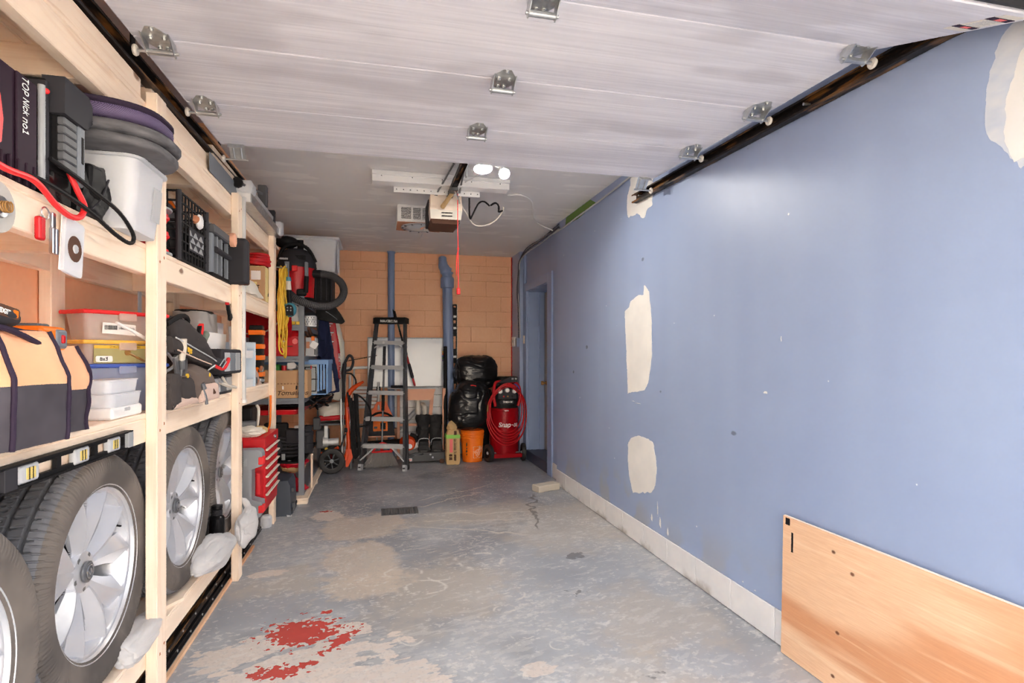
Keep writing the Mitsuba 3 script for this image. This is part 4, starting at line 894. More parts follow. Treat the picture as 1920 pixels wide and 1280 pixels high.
# ------------------------------------------------------------------ middle shelf, nearest bay
k = thing('tool_bag', 'orange and charcoal canvas tool bag full of tools on the middle shelf', 'tool bag')
def bag(poly, ztop, seed, zmid, tilt=0):
    p = Polygon(poly).buffer(-.012).buffer(.012, 4); n = 56
    r = np.array([[q.x, q.y] for q in (p.exterior.interpolate(i / n, True) for i in range(n))]); c = r.mean(0)
    rows = []
    zs = np.r_[np.linspace(Z2, zmid, 7), np.linspace(zmid, ztop, 8)[1:]]
    for z in zs:
        t = (z - Z2) / (ztop - Z2)
        s = 1 + .035 * math.sin(t * 3.0) - .30 * max(0, t - .62) ** 1.3
        q = c + (r - c) * [s * (1 - .35 * max(0, t - .6)), s]
        e = np.c_[q, np.full(n, z)]
        rows.append(e + .012 * (np.stack([meshkit.fbm(e * 13, 3, seed + a) for a in range(3)], -1) - .5) * 2 * [1, 1, .35 * (z > Z2 + .01)])
    lo, up = 6, len(rows) - 1
    def skin(rs, cap):
        v = np.vstack(rs + [rs[-1].mean(0)[None]]); f = []
        i = np.arange(n); j = (i + 1) % n
        for a in range(len(rs) - 1): f += [np.c_[a * n + i, a * n + j, (a + 1) * n + j], np.c_[a * n + i, (a + 1) * n + j, (a + 1) * n + i]]
        if cap: f += [np.c_[(len(rs) - 1) * n + i, (len(rs) - 1) * n + j, i * 0 + len(v) - 1]]
        return trimesh.Trimesh(v, np.vstack(f), process=False)
    return skin(rows[:lo + 1], False), skin(rows[lo:], True), rows
front = [(-.748, 1.375), (-.735, 1.565), (-.76, 1.60), (-1.04, 1.61), (-1.06, 1.28), (-.83, 1.26)]
back = [(-.80, 1.60), (-.775, 1.76), (-.80, 1.80), (-1.02, 1.80), (-1.03, 1.62)]
lo, up, rows = bag(front, 1.305, 2, 1.185); part(k, 'lower_cloth', lo, 'm_bagcloth', 60); part(k, 'upper_cloth', up, 'm_salmon', 60)
lo2, up2, rows2 = bag(back, 1.275, 9, 1.16); part(k, 'lower_cloth', lo2, 'm_bagcloth', 60); part(k, 'upper_cloth', up2, 'm_salmon', 60)
def edge_line(rows, xy):
    return [r[np.argmin(np.abs(r[:, :2] - np.asarray(xy)).sum(1))] * [1, 1, 1] + [.002, 0, 0] for r in rows]
for rs, xy in ((rows, (-.748, 1.375)), (rows, (-.735, 1.565)), (rows2, (-.775, 1.76))):
    part(k, 'piping', tube(edge_line(rs, xy), .0055, 8, n=4), 'm_purple_dark')
part(k, 'zip_lip', tube([(-.83, 1.29, 1.318), (-.775, 1.38, 1.312), (-.765, 1.45, 1.296), (-.765, 1.515, 1.278), (-.775, 1.535, 1.284), (-.79, 1.53, 1.30), (-.81, 1.48, 1.312)], .0065, 8), 'm_purple_dark')
part(k, 'zip_lip', tube([(-.80, 1.53, 1.304), (-.78, 1.58, 1.30), (-.80, 1.64, 1.278), (-.83, 1.70, 1.285)], .007, 8), 'm_bagcloth')
pk = part(k, 'side_pocket', prism(rrect(1.28, 1.362, 1.115, 1.185, .03), .012, 'yz', -.79), 'm_pink_orange', False)
scene[pk] = mikit.ply(mv(prism(rrect(-.06, .06, -.04, .03, .025), .010, 'yz', 0), (-.785, 1.335, 1.158), rz=-30), 'm_pink_orange', False)
part(k, 'side_badge', mv(prism(rrect(-.055, .05, -.028, .022, .02), .004, 'yz', .010), (-.785, 1.335, 1.16), rz=-30), 'm_silver', False)
k = thing('cordless_drill', 'grey and orange cordless tool sticking out of the top of the tool bag', 'power tool')
part(k, 'body', mv(blob((0, 0, 0), (.042, .072, .027), .05, 3, 1), (-.80, 1.405, 1.338), rx=-8), 'm_charcoal', 60)
part(k, 'nameplate', mv(prism(rrect(-.055, .03, -.010, .014, .009), .003, 'yz', .037), (-.80, 1.405, 1.34), rx=-8), 'm_brown', False)
part(k, 'lettering', mv(text('RIDGID', .010, (.0400, -.048, -.004), (0, 1, 0), (0, 0, 1), .0008, True, .045), (-.80, 1.405, 1.34), rx=-8), 'm_label', False)
part(k, 'orange_tab', mv(prism(rrect(.006, .024, -.006, .010, .003), .0036, 'yz', .037), (-.80, 1.405, 1.34), rx=-8), 'm_orange', False)
k = thing('tool_battery', 'orange and grey battery pack lying in the back half of the tool bag', 'battery')
part(k, 'case', rbox(-.93, -.80, 1.60, 1.715, 1.262, 1.325, .014), 'm_orange')
part(k, 'band', rbox(-.935, -.795, 1.655, 1.705, 1.268, 1.318, .008), 'm_steelgrey')
part(k, 'catch', rbox(-.80, -.79, 1.672, 1.685, 1.282, 1.304, .004), 'm_red')
part(k, 'top_rail', rbox(-.92, -.815, 1.61, 1.66, 1.32, 1.331, .004), 'm_darkgrey')

def clear_case(x0, x1, y0, y1, z0, z1, label, m='m_frost', lid=None):
    k = thing('organizer_case', label, 'case')
    part(k, 'box', cat(shell_box(x0, x1, y0, y1, z0, z1 - .004, .002, .004, .022), prism(rrect(x0 - .002, x1 + .002, y0 - .002, y1 + .002, .022), .004, 'xy', z1 - .004)), m, 30)
    for t in (.3, .62): part(k, 'divider', box(x0 + .006, x1 - .006, y0 + (y1 - y0) * t, y0 + (y1 - y0) * t + .002, z0 + .004, z1 - .008, 0), m, False)
    rg = random.Random(int(z0 * 1e4)); cs = []
    for i in range(26):
        cs.append(mv(box(-.012, .012, -.004, .004, -.004, .004, .001), (rg.uniform(x0 + .03, x1 - .03), rg.uniform(y0 + .03, y1 - .03), z0 + .008), rz=rg.uniform(0, 180)))
    part(k, 'fasteners', cat(*cs), 'm_lightgrey', False, kind='stuff')
    return k
k = thing('parts_case', 'solid white plastic parts case, lowest of the pile on the middle shelf beside the bag', 'case')
part(k, 'box', rbox(-.895, -.800, 1.972, 2.195, Z2, 1.088, .010), 'm_white')
part(k, 'latch', box(-.801, -.797, 2.05, 2.09, 1.072, 1.083, .001), 'm_lightgrey', False)
clear_case(-.895, -.800, 1.972, 2.195, 1.0885, 1.131, 'clear parts case in the middle of the pile beside the tool bag')
clear_case(-.897, -.806, 1.970, 2.185, 1.1315, 1.174, 'clear parts case, topmost of the pile beside the tool bag')
TUB = mat4((-.955, 2.142, 0), rz=53)      # the three tubs stand aslant on the shelf behind the first post
def at_tub(m): m = m.copy(); m.apply_transform(TUB); return m
def lidded(z0, z1, lidm, bodym, label, inner, w=.30, d=.145):
    k = thing('lidded_tub', label, 'storage tub')
    part(k, 'tub', at_tub(shell_box(.012, w - .012, .012, d - .012, z0, z1 - .014, .003, .010, .02, .006)), bodym, 35)
    part(k, 'lid', at_tub(rbox(0, w, 0, d, z1 - .014, z1, .006)), lidm)
    part(k, 'contents', at_tub(warp(fine(box(.03, w - .03, .030, d - .03, z0 + .005, z0 + (z1 - z0) * .62, .01), .03), .014, 18, int(z0 * 100))), inner, 60)
    part(k, 'latch', at_tub(box(w / 2 - .035, w / 2 + .025, -.003, .006, z1 - .035, z1 - .008, .003)), bodym, False)
    return k
k = lidded(Z2, 1.222, 'm_blue_lid', 'm_frost_blue', 'cloudy tub with a blue lid, lowest of three behind the first post', 'm_lightgrey')
k = lidded(1.2225, 1.305, 'm_yellow_lid', 'm_frost_warm', 'cloudy tub with a yellow lid between the blue and red lidded tubs', 'm_kraft')
part(k, 'box_print', at_tub(box(.035, .27, .0060, .0075, 1.226, 1.284, 0)), 'm_olive', False)
part(k, 'print_band', at_tub(box(.035, .27, .0048, .0061, 1.276, 1.287, 0)), 'm_yellow', False)
part(k, 'print_text', at_tub(text('CONSTRUCTION SCREWS', .006, (.085, .0048, 1.2785), (1, 0, 0), (0, 0, 1), .0006, False)), 'm_brown', False)
part(k, 'screw_picture', at_tub(cat(mv(cyl((-.02, 0, 0), (.045, 0, 0), .004), (.165, .006, 1.252), ry=28), mv(cyl((0, -.002, 0), (0, .001, 0), .011), (.146, .006, 1.262)))), 'm_brass', False)
part(k, 'size_label', at_tub(prism(rrect(.04, .095, 1.229, 1.250, .006), .0012, 'xz', .0046)), 'm_label', False)
part(k, 'size_text', at_tub(text('8x3', .011, (.052, .0045, 1.234), (1, 0, 0), (0, 0, 1), .0006)), 'm_ink', False)
k = lidded(1.3055, 1.408, 'm_red_bright', 'm_frost_warm', 'cloudy tub with a red lid, topmost of the three behind the first post', 'm_greyfelt')
part(k, 'label', at_tub(mv(box(-.056, .056, -.0006, .0006, -.019, .019, 0), (.115, .001, 1.344), ry=3)), 'm_label', False)
rg = random.Random(3); x = .066; bars = []
while x < .108: w = rg.uniform(.0008, .0024); bars.append(box(x, x + w, -.0006, .0002, 1.341, 1.356, 0)); x += w + rg.uniform(.0008, .002)
part(k, 'barcode', at_tub(cat(*bars)), 'm_ink', False)
part(k, 'label_text', at_tub(text('HM214-943', .0075, (.113, .0002, 1.343), (1, 0, 0), (0, 0, 1), .0006, True, .052)), 'm_ink', False)
k = solo('caulking_stick', tube([(-.845, 2.11, 1.360), (-.83, 2.18, 1.338), (-.808, 2.26, 1.308)], [.005, .006, .0065], 10), 'm_white', 'slim white plastic stick lying aslant before the red lidded tub', 'stick')

# ------------------------------------------------------------------ middle shelf, second bay: tool belt and tools
k = thing('tool_belt', 'worn charcoal tool belt with pouches, lying on the middle shelf between two posts', 'tool belt')
def cushion(pts, x0, t, seed=0, amp=.008, edge=.018):
    g = Polygon(pts).buffer(-.003).buffer(.003, 3)
    m = prism(g, t, 'yz', x0)
    m = fine(m, edge)
    d = np.array([g.exterior.distance(Point(q[1], q[2])) for q in m.vertices]); s = np.clip(d / (t * .6 + .004), 0, 1)
    top = m.vertices[:, 0] > x0 + t * .5
    m.vertices[top, 0] -= (1 - np.sqrt(1 - (1 - s[top]) ** 2 * .95)) * t * .55
    return warp(m, amp, 16, seed)
part(k, 'pouch', cushion([(2.295, 1.186), (2.365, 1.184), (2.37, 1.055), (2.295, 1.053)], -.768, .045, 1), 'm_beltcloth', 60)
part(k, 'pouch', cushion([(2.372, 1.172), (2.553, 1.164), (2.59, 1.06), (2.57, 1.052), (2.38, 1.052)], -.80, .072, 2), 'm_beltcloth', 60)
part(k, 'pouch_hem', cushion([(2.37, 1.178), (2.555, 1.168), (2.553, 1.157), (2.372, 1.166)], -.80, .078, 3, .003), 'm_beltbrown', 60)
part(k, 'pouch_base', cushion([(2.30, 1.085), (2.42, 1.095), (2.57, 1.082), (2.60, 1.052), (2.30, 1.052)], -.775, .053, 4, .004), 'm_beltpink', 60)
part(k, 'flap_pouch', cushion([(2.528, 1.2), (2.60, 1.216), (2.787, 1.196), (2.88, 1.117), (2.89, 1.052), (2.58, 1.051), (2.542, 1.112)], -.83, .11, 5), 'm_beltbrown', 60)
part(k, 'front_pocket', cushion([(2.595, 1.13), (2.797, 1.128), (2.835, 1.056), (2.595, 1.053)], -.74, .032, 6, .003), 'm_beltpink', 60)
part(k, 'patch', box(-.7105, -.7085, 2.705, 2.745, 1.082, 1.106, .0), 'm_brown', False)
part(k, 'stud', lathe([(0, .004), (.008, .003), (.009, 0)][::-1], 16, (-.712, 2.66, 1.168), 'x'), 'm_yellow')
part(k, 'strap', cushion([(2.30, 1.325), (2.806, 1.236), (2.92, 1.194), (2.756, 1.206), (2.33, 1.262)], -.765, .036, 7, .004), 'm_beltcloth', 60)
part(k, 'strap_piping', tube([(-.728, 2.30, 1.318), (-.728, 2.55, 1.276), (-.728, 2.80, 1.232), (-.730, 2.87, 1.21)], .003, 6), 'm_lightgrey')
part(k, 'strap_piping', tube([(-.728, 2.32, 1.272), (-.728, 2.55, 1.238), (-.728, 2.75, 1.212)], .003, 6), 'm_beltpink')
part(k, 'lettering', text('nys', .024, (-.7285, 2.425, 1.268), (0, .982, -.19), (0, .19, .982), .002), 'm_yellow', False)
part(k, 'buckle', cushion([(2.80, 1.218), (2.88, 1.242), (3.006, 1.219), (2.90, 1.180)], -.755, .04, 8, .002), 'm_charcoal', 40)
for s in (0, .04): part(k, 'buckle_bar', tube([(-.713, 2.83 + s, 1.206 - s * .3), (-.713, 2.90 + s, 1.235 - s * .3)], .0025, 6, sm=False), 'm_lightgrey')
part(k, 'back_flap', cushion([(2.426, 1.30), (2.41, 1.385), (2.48, 1.412), (2.58, 1.40), (2.831, 1.338), (3.05, 1.225), (2.882, 1.23)], -.82, .055, 9, .010), 'm_beltcloth', 60)
part(k, 'strap_loop', tube([(-.78, 2.36, 1.37), (-.77, 2.46, 1.405), (-.775, 2.56, 1.412), (-.78, 2.60, 1.39), (-.79, 2.55, 1.375)], .010, 8), 'm_black')
part(k, 'hammer_clip', cat(tube([(-.725, 2.60, 1.115), (-.715, 2.61, 1.08), (-.712, 2.62, 1.045)], .007, 8), cyl((-.722, 2.59, 1.135), (-.716, 2.60, 1.11), .010)), 'm_steel')
def hand_tool(label, pieces, cat_='hand tool', name='hand_tool'):
    k = thing(name, label, cat_)
    for n, m, mt in pieces: part(k, n, m, mt)
hand_tool('pale grey handled driver standing in the tool belt', [('handle', tube([(-.735, 2.39, 1.315), (-.735, 2.395, 1.28), (-.74, 2.40, 1.23)], [.016, .014, .011], 12), 'm_bone'), ('ferrule', cyl((-.74, 2.40, 1.235), (-.742, 2.41, 1.20), .012), 'm_darkgrey'), ('shaft', cyl((-.742, 2.41, 1.21), (-.76, 2.42, 1.12), .006), 'm_steel')], name='screwdriver')
hand_tool('dark chisel standing leftmost in the tool belt pouch', [('blade', mv(box(-.005, .005, -.018, .018, -.07, .05, .002), (-.75, 2.375, 1.20), rx=18), 'm_steel'), ('edge', mv(box(-.006, .006, -.017, .017, .045, .052, .001), (-.75, 2.375, 1.20), rx=18), 'm_zinc')], name='chisel')
hand_tool('dark flat bar standing between chisel and snips in the pouch', [('blade', mv(box(-.004, .004, -.011, .011, -.07, .06, .002), (-.765, 2.425, 1.20), rx=14), 'm_darkgrey')], name='flat_bar')
hand_tool('dark pliers standing rightmost in the tool belt pouch', [('jaw', mv(hull([(x, y, z) for x in (-.005, .005) for y, z in ((-.02, -.06), (.02, -.06), (.012, .04), (-.004, .06))]), (-.755, 2.485, 1.19), rx=-10), 'm_steel'), ('pivot', cyl((-.765, 2.485, 1.17), (-.742, 2.485, 1.17), .009), 'm_yellow')], name='pliers')
hand_tool('red and black utility knife sticking up behind the belt strap', [('handle', mv(hull([(x, y, z) for x in (-.009, .009) for y, z in ((-.016, -.05), (.014, -.05), (.018, .035), (.0, .055), (-.016, .035))]), (-.79, 2.80, 1.352), rx=-32), 'm_red_bright'), ('grip', mv(box(-.010, .010, -.02, -.013, -.04, .03, .003), (-.79, 2.80, 1.352), rx=-32), 'm_black')], name='utility_knife')
hand_tool('grey green handled tool beside the red utility knife', [('handle', tube([(-.80, 2.84, 1.29), (-.795, 2.90, 1.345)], [.019, .017], 12), 'm_greengrey'), ('end', trimesh.creation.icosphere(2, .018).apply_translation((-.795, 2.905, 1.35)), 'm_greengrey')])
k = thing('caulking_gun', 'white skeleton caulking gun poking out beside the first post', 'caulking gun')
part(k, 'frame', tube([(-.80, 2.32, 1.328), (-.798, 2.45, 1.305), (-.798, 2.535, 1.290), (-.798, 2.54, 1.276), (-.80, 2.45, 1.278), (-.802, 2.33, 1.288)], .0055, 8), 'm_white')
part(k, 'handle', tube([(-.80, 2.38, 1.284), (-.799, 2.46, 1.246), (-.799, 2.505, 1.220), (-.80, 2.48, 1.203), (-.80, 2.42, 1.190)], .006, 8), 'm_white')
part(k, 'cartridge_tip', cyl((-.805, 2.35, 1.304), (-.805, 2.43, 1.296), .012, .006), 'm_teal')
k = thing('plastic_bin', 'plain white plastic bin on the middle shelf behind the tool belt', 'bin')
part(k, 'tub', shell_box(-1.07, -.845, 3.06, 3.50, Z2, 1.372, .004, .012, .02), 'm_white', 35)
k = thing('felt_bucket_hat', 'grey felt organizer standing in the white bin', 'organizer')
part(k, 'wall', shell_box(-1.03, -.88, 3.16, 3.47, 1.20, 1.48, .006, -.01, .05), 'm_greyfelt', 35)
part(k, 'inner_rim', tube([(-.96 + .078 * math.cos(a), 3.315 + .155 * math.sin(a), 1.482) for a in np.arange(0, 6.28, .35)], .007, 8, True), 'm_black')
k = thing('spring_clamp', 'small black and red spring clamp on the shelf beam above the bin', 'clamp')
part(k, 'jaw', cat(mv(box(-.008, .008, -.012, .012, -.035, .035, .004), (-.79, 3.30, 1.50), rx=35), mv(box(-.009, .009, -.018, .018, -.016, .016, .005), (-.79, 3.335, 1.462), rx=35)), 'm_black', 40)
part(k, 'tip', rbox(-.80, -.78, 3.265, 3.285, 1.522, 1.537, .004), 'm_red')
def organizer(y0, y1, z0, z1, x0, x1, label):
    k = thing('small_parts_organizer', label, 'organizer')
    part(k, 'shell', rbox(x0, x1, y0, y1, z0, z1, .012), 'm_charcoal')
    n = 3
    for i in range(n):
        a = y0 + .03 + (y1 - y0 - .06) * i / n; b = y0 + .03 + (y1 - y0 - .06) * (i + 1) / n - .01
        part(k, 'window', rbox(x1 - .004, x1 + .003, a, b, z0 + .015, z1 - .018, .004), ('m_lightgrey', 'm_steelgrey', 'm_silver')[i])
    return k
organizer(3.0, 3.40, Z2, 1.155, -1.02, -.790, 'grey small parts organizer behind the second post, lower of two')
organizer(3.02, 3.41, 1.156, 1.285, -1.0, -.748, 'grey small parts organizer behind the second post, upper of two')
k = thing('pliers', 'pale handled pliers on the shelf edge before the organizers', 'pliers')
part(k, 'handle', cat(tube([(-.775, 3.08, 1.115), (-.765, 3.18, 1.095), (-.76, 3.33, 1.078)], .008, 8), tube([(-.775, 3.12, 1.14), (-.77, 3.16, 1.11), (-.765, 3.2, 1.09)], .007, 8)), 'm_bone')
part(k, 'jaw', cyl((-.77, 3.08, 1.12), (-.775, 3.05, 1.14), .009, .004), 'm_zinc')
hand_tool('red handled snips hanging over the belt buckle', [('handle', tube([(-.735, 2.82, 1.205), (-.725, 2.92, 1.19), (-.725, 3.0, 1.215), (-.73, 3.05, 1.235)], [.008, .011, .009], 10), 'm_red_bright'), ('blade', cyl((-.735, 2.82, 1.205), (-.745, 2.76, 1.185), .007, .003), 'm_zinc')], name='snips')
solo('metal_strap', box(-1.04, -1.036, 2.80, 2.835, 1.36, 1.537, .001), 'm_lightgrey', 'pale strap hanging on the wall above the tool belt', 'strap')

# ------------------------------------------------------------------ upper shelf, second bay
k = thing('cord_reel', 'reel wound with bright red rope beside the milk crate', 'reel')
cx, cy = -.875, 2.43
part(k, 'core', cyl((cx, cy, Z3 + .008), (cx, cy, 1.95), .035), 'm_tan')
for z in (Z3, 1.815): part(k, 'flange', lathe([(0, 0), (.088, 0), (.09, .004), (.088, .008), (0, .008)], 36, (cx, cy, z)), 'm_silver')
hx = [(cx + (.058 + .014 * math.sin(i * .9)) * math.cos(i * .5), cy + (.058 + .014 * math.sin(i * .9)) * math.sin(i * .5), Z3 + .018 + .0011 * i) for i in range(130)]
part(k, 'rope', tube(hx, .0095, 7, n=2), 'm_red_bright')
hx = [(cx + (.05 + .01 * math.sin(i * 1.3)) * math.cos(i * .5), cy + .05 * math.sin(i * .5), 1.835 + .0014 * i) for i in range(60)]
part(k, 'rope', tube(hx, .0095, 7, n=2), 'm_red_bright')
k = thing('milk_crate', 'black plastic milk crate with grid sides on the upper shelf', 'milk crate')
x0, x1, y0, y1, z0, z1 = -1.09, -.79, 2.525, 2.90, Z3, 1.925
def grid_panel(axis, at, a0, a1, nz, na, t=.006):
    ms = []
    for i in range(na + 1):
        a = a0 + (a1 - a0) * i / na
        ms.append(box(at - t / 2, at + t / 2, a - .0045, a + .0045, z0, z1, .001) if axis == 'x' else box(a - .0045, a + .0045, at - t / 2, at + t / 2, z0, z1, .001))
    for j in range(nz + 1):
        z = z0 + .004 + (z1 - z0 - .008) * j / nz
        ms.append(box(at - t / 2, at + t / 2, a0, a1, z - .004, z + .004, .001) if axis == 'x' else box(a0, a1, at - t / 2, at + t / 2, z - .004, z + .004, .001))
    return cat(*ms)
for ax, at in (('x', x1), ('x', x0), ('y', y0), ('y', y1)):
    part(k, 'side', grid_panel(ax, at, *((y0, y1) if ax == 'x' else (x0, x1)), 7, 9 if ax == 'x' else 7), 'm_black', False)
part(k, 'floor', box(x0, x1, y0, y1, z0, z0 + .006, .001), 'm_black', False)
for x in (x0, x1):
    for y in (y0, y1): part(k, 'corner', cyl((x, y, z0), (x, y, z1), .011, n=12), 'm_charcoal')
part(k, 'badge_plate', box(x1 + .002, x1 + .006, 2.64, 2.84, 1.70, 1.80, .001), 'm_charcoal', False)
tri = []
for i in range(5):
    for j in range(3):
        y, z = 2.645 + i * .038, 1.708 + j * .028
        tri.append(hull([(x1 + e, a, b) for e in (.005, .008) for a, b in ((y, z), (y + .032, z), (y + (.032 if (i + j) % 2 else 0), z + .024))]))
part(k, 'badge_relief', cat(*tri), 'm_silver', False)
part(k, 'contents', warp(fine(box(x0 + .02, x1 - .02, y0 + .02, y1 - .02, z0 + .01, 1.80, .02), .05), .03, 9, 4), 'm_black', 60)
k = thing('round_tag', 'white and brown round tag tied to the side of the milk crate', 'tag')
part(k, 'disc', mv(lathe([(0, -.008), (.028, -.008), (.034, 0), (.028, .010), (0, .012)], 28, (0, 0, 0), 'x'), (x1 + .014, 2.745, 1.845)), 'm_white')
part(k, 'stem', cyl((x1 + .004, 2.715, 1.845), (x1 + .012, 2.70, 1.85), .016), 'm_copper')
k = thing('saw_blade_disc', 'large round disc with an orange and cream rim leaning behind the milk crate', 'disc')
part(k, 'disc', lathe([(0, -.004), (.20, -.004), (.20, .004), (0, .004)], 56, (-1.02, 3.12, 1.845), 'x'), 'm_darkgrey')
part(k, 'rim_band', lathe([(.165, .0035), (.165, .006), (.185, .006), (.185, .0035)][::1], 56, (-1.02, 3.12, 1.845), 'x'), 'm_orange')
part(k, 'rim_edge', lathe([(.188, -.006), (.20, -.006), (.203, 0), (.20, .007), (.188, .007)], 56, (-1.02, 3.12, 1.845), 'x'), 'm_cream')
k = thing('tool_crate', 'black tool crate with a carry bar and ribbed side at the second post', 'tool crate')
x0, x1, y0, y1 = -1.08, -.775, 3.00, 3.30
part(k, 'tub', shell_box(x0, x1 - .03, y0, y1, Z3 + .015, 1.855, .006, .0, .012), 'm_black', False)
part(k, 'rim', cat(box(x0 - .006, x1, y0 - .008, y1 + .006, 1.85, 1.895, .006)), 'm_darkgrey', False)
part(k, 'base', box(x0, x1 - .01, y0, y1, Z3, Z3 + .016, .003), 'm_black', False)
for y in (y0 + .012, y0 + .085, y0 + .165, y1 - .02): part(k, 'rib', box(x1 - .035, x1 - .012, y - .008, y + .008, Z3 + .016, 1.85, .003), 'm_steelgrey', False)
part(k, 'carry_bar', cyl((x1 - .008, y0 + .02, 1.776), (x1 - .008, y1 - .01, 1.776), .014, n=16), 'm_charcoal')
part(k, 'front_post', cyl((x1 - .03, y0 + .002, Z3 + .016), (x1 - .03, y0 + .002, 1.85), .016, n=16), 'm_steelgrey')
part(k, 'contents', box(x0 + .02, x1 - .05, y0 + .03, y1 - .02, Z3 + .02, 1.82, .004), 'm_brown', False)
k = thing('black_suitcase', 'black plastic tool case standing out past the second post on the upper shelf', 'tool case')
part(k, 'shell', rbox(-.98, -.705, 3.335, 3.415, Z3 - .004 + .006, 1.90, .022), 'm_charcoal')
part(k, 'spine', rbox(-.97, -.712, 3.412, 3.448, Z3 + .006, 1.89, .012), 'm_brown')
part(k, 'hinge_block', box(-.76, -.715, 3.36, 3.40, Z3 + .001, Z3 + .012, .002), 'm_brown', False)
k = thing('plastic_bin', 'pale grey bin with a pulley on the upper shelf behind the tool crate', 'bin')
part(k, 'tub', shell_box(-1.09, -.90, 3.34, 3.66, Z3, 1.985, .004, .012, .02), 'm_offwhite', 35)
part(k, 'bracket', box(-.905, -.885, 3.40, 3.48, 1.80, 1.90, .003), 'm_lightgrey', False)
solo('wooden_disc', lathe([(0, -.012), (.036, -.012), (.038, 0), (.036, .012), (0, .012)], 32, (-.765, 3.29, 1.875), 'x'), 'm_peach', 'round pale wooden knob on the rim of the tool crate', 'knob')
# ------------------------------------------------------------------ third bay of the pine shelves
def coil(c, rx, ry, n, r, seed, rise=.012, lum=.02, m=14):
    """A hand-wound coil lying in the xy plane."""
    rg = np.random.default_rng(seed); pts = []
    for i in range(n * m):
        a = i * 2 * np.pi / m; w = 1 + lum * math.sin(i * .37 + seed) + rg.uniform(-lum, lum) * .4
        pts.append((c[0] + rx * w * math.cos(a), c[1] + ry * w * math.sin(a), c[2] + rise * (i / m) * .55 + .012 * math.sin(a * .5 + i * .05)))
    return tube(pts, r, 8, n=3)
k = thing('cardboard_carton', 'yellowed cardboard carton with labels on the upper shelf by the third post', 'carton')
part(k, 'box', box(-1.06, -.800, 4.36, 4.72, Z3, 1.895, .003), 'm_cardboard', False)
part(k, 'side_panel', box(-.8005, -.7985, 4.364, 4.716, Z3 + .003, 1.892, .0), 'm_cardboard_yellow', False)
part(k, 'flap', box(-1.055, -.80, 4.355, 4.725, 1.894, 1.899, .001), 'm_cardboard_yellow', False)
part(k, 'label', box(-.895, -.83, 4.3585, 4.360, 1.80, 1.865, 0), 'm_label', False)
part(k, 'label', box(-.905, -.855, 4.3585, 4.360, 1.69, 1.785, 0), 'm_cardboard_yellow', False)
part(k, 'lettering', text('ECT', .024, (-.902, 4.358, 1.738), (1, 0, 0), (0, 0, 1), .001), 'm_ink', False)
part(k, 'lettering', text('DRY', .015, (-.895, 4.358, 1.705), (1, 0, 0), (0, 0, 1), .001, False), 'm_ink', False)
for y, z in ((4.58, 1.77), (4.62, 1.76), (4.45, 1.69), (4.66, 1.68)): part(k, 'print_mark', box(-.7987, -.7975, y, y + .022, z, z + .02, 0), 'm_ink', False)
solo('air_hose_coil', cat(coil((-.885, 4.54, 1.915), .115, .165, 5, .010, 1), coil((-.87, 4.55, 1.955), .095, .145, 4, .010, 5, .014, .05)), 'm_red', 'coil of bright red hose lying on the yellowed carton', 'hose', smooth=True)
solo('paper_bag', warp(fine(hull([(-.93, 3.70, Z3 + .002), (-.775, 3.72, Z3 + .001), (-.775, 4.15, Z3 + .001), (-.93, 4.2, Z3 + .002), (-.90, 3.75, 1.78), (-.80, 3.95, 1.74)]), .03), .02, 12, 4), 'm_offwhite', 'crumpled white paper on the upper shelf beside the black case', 'paper', smooth=False)
k = thing('aluminium_rod', 'long bright metal rod standing against the second shelf post', 'rod')
part(k, 'channel', cat(box(-.757, -.742, 3.463, 3.472, .985, 2.16, .001), box(-.757, -.742, 3.472, 3.484, .985, 2.16, .001)), 'm_aluminium', False)
part(k, 'foot', box(-.758, -.738, 3.46, 3.486, .98, 1.0, .001), 'm_white', False)
def loop(y, z0, z1, w, x, r, ph):
    pts = [(x + .012 * math.sin(3 * a + ph), y + w * math.cos(a) * (1 + .15 * math.sin(2 * a + ph)), (z0 + z1) / 2 + (z1 - z0) / 2 * math.sin(a)) for a in np.linspace(0, 2 * np.pi, 22, endpoint=False)]
    return tube(pts, r, 7, True, 4)
k = thing('extension_cord', 'bundle of yellow extension cord hanging on the third shelf post', 'cord')
rg = random.Random(11)
part(k, 'cord', cat(*[loop(4.66 + rg.uniform(-.09, .09), 1.26 + .24 * rg.random(), 1.93 + rg.uniform(-.02, .02), .10 + .07 * rg.random(), -.728 + .006 * (i % 4), .0062, i) for i in range(11)]), 'm_yellow', 40)
part(k, 'tail_loop', tube([(-.72, 4.72, 1.50), (-.715, 4.75, 1.38), (-.715, 4.74, 1.27), (-.715, 4.69, 1.235), (-.715, 4.63, 1.27), (-.718, 4.62, 1.36)], .0062, 8), 'm_yellow')
part(k, 'hook', tube([(-.757, 4.52, 1.92), (-.70, 4.60, 1.93), (-.695, 4.60, 1.96)], .005, 8), 'm_zinc')
part(k, 'plug', rbox(-.735, -.71, 4.655, 4.695, 1.29, 1.37, .01), 'm_frost_warm')
k = thing('work_light', 'teal hand lamp with black handle hanging among the yellow cord', 'work light')
part(k, 'head', mv(blob((0, 0, 0), (.052, .058, .058), .02, 2, 1), (-.685, 4.72, 1.615)), 'm_teal', 60)
part(k, 'socket', mv(prism(Polygon([(-.03, -.045), (.03, -.045), (.03, .01)] + [(.03 * math.cos(a), .01 + .03 * math.sin(a)) for a in np.arange(.2, 3.14, .3)] + [(-.03, .01)]), .014, 'xz', -.064), (-.68, 4.72, 1.61)), 'm_black', 40)
for dx, dz_ in ((-.012, .012), (.012, .012), (-.012, -.01), (.012, -.01)): part(k, 'socket_hole', cyl((-.68 + dx, 4.653, 1.615 + dz_), (-.68 + dx, 4.657, 1.615 + dz_), .006, n=12), 'm_silver')
part(k, 'handle', cyl((-.686, 4.715, 1.655), (-.69, 4.70, 1.77), .019, .016), 'm_black')
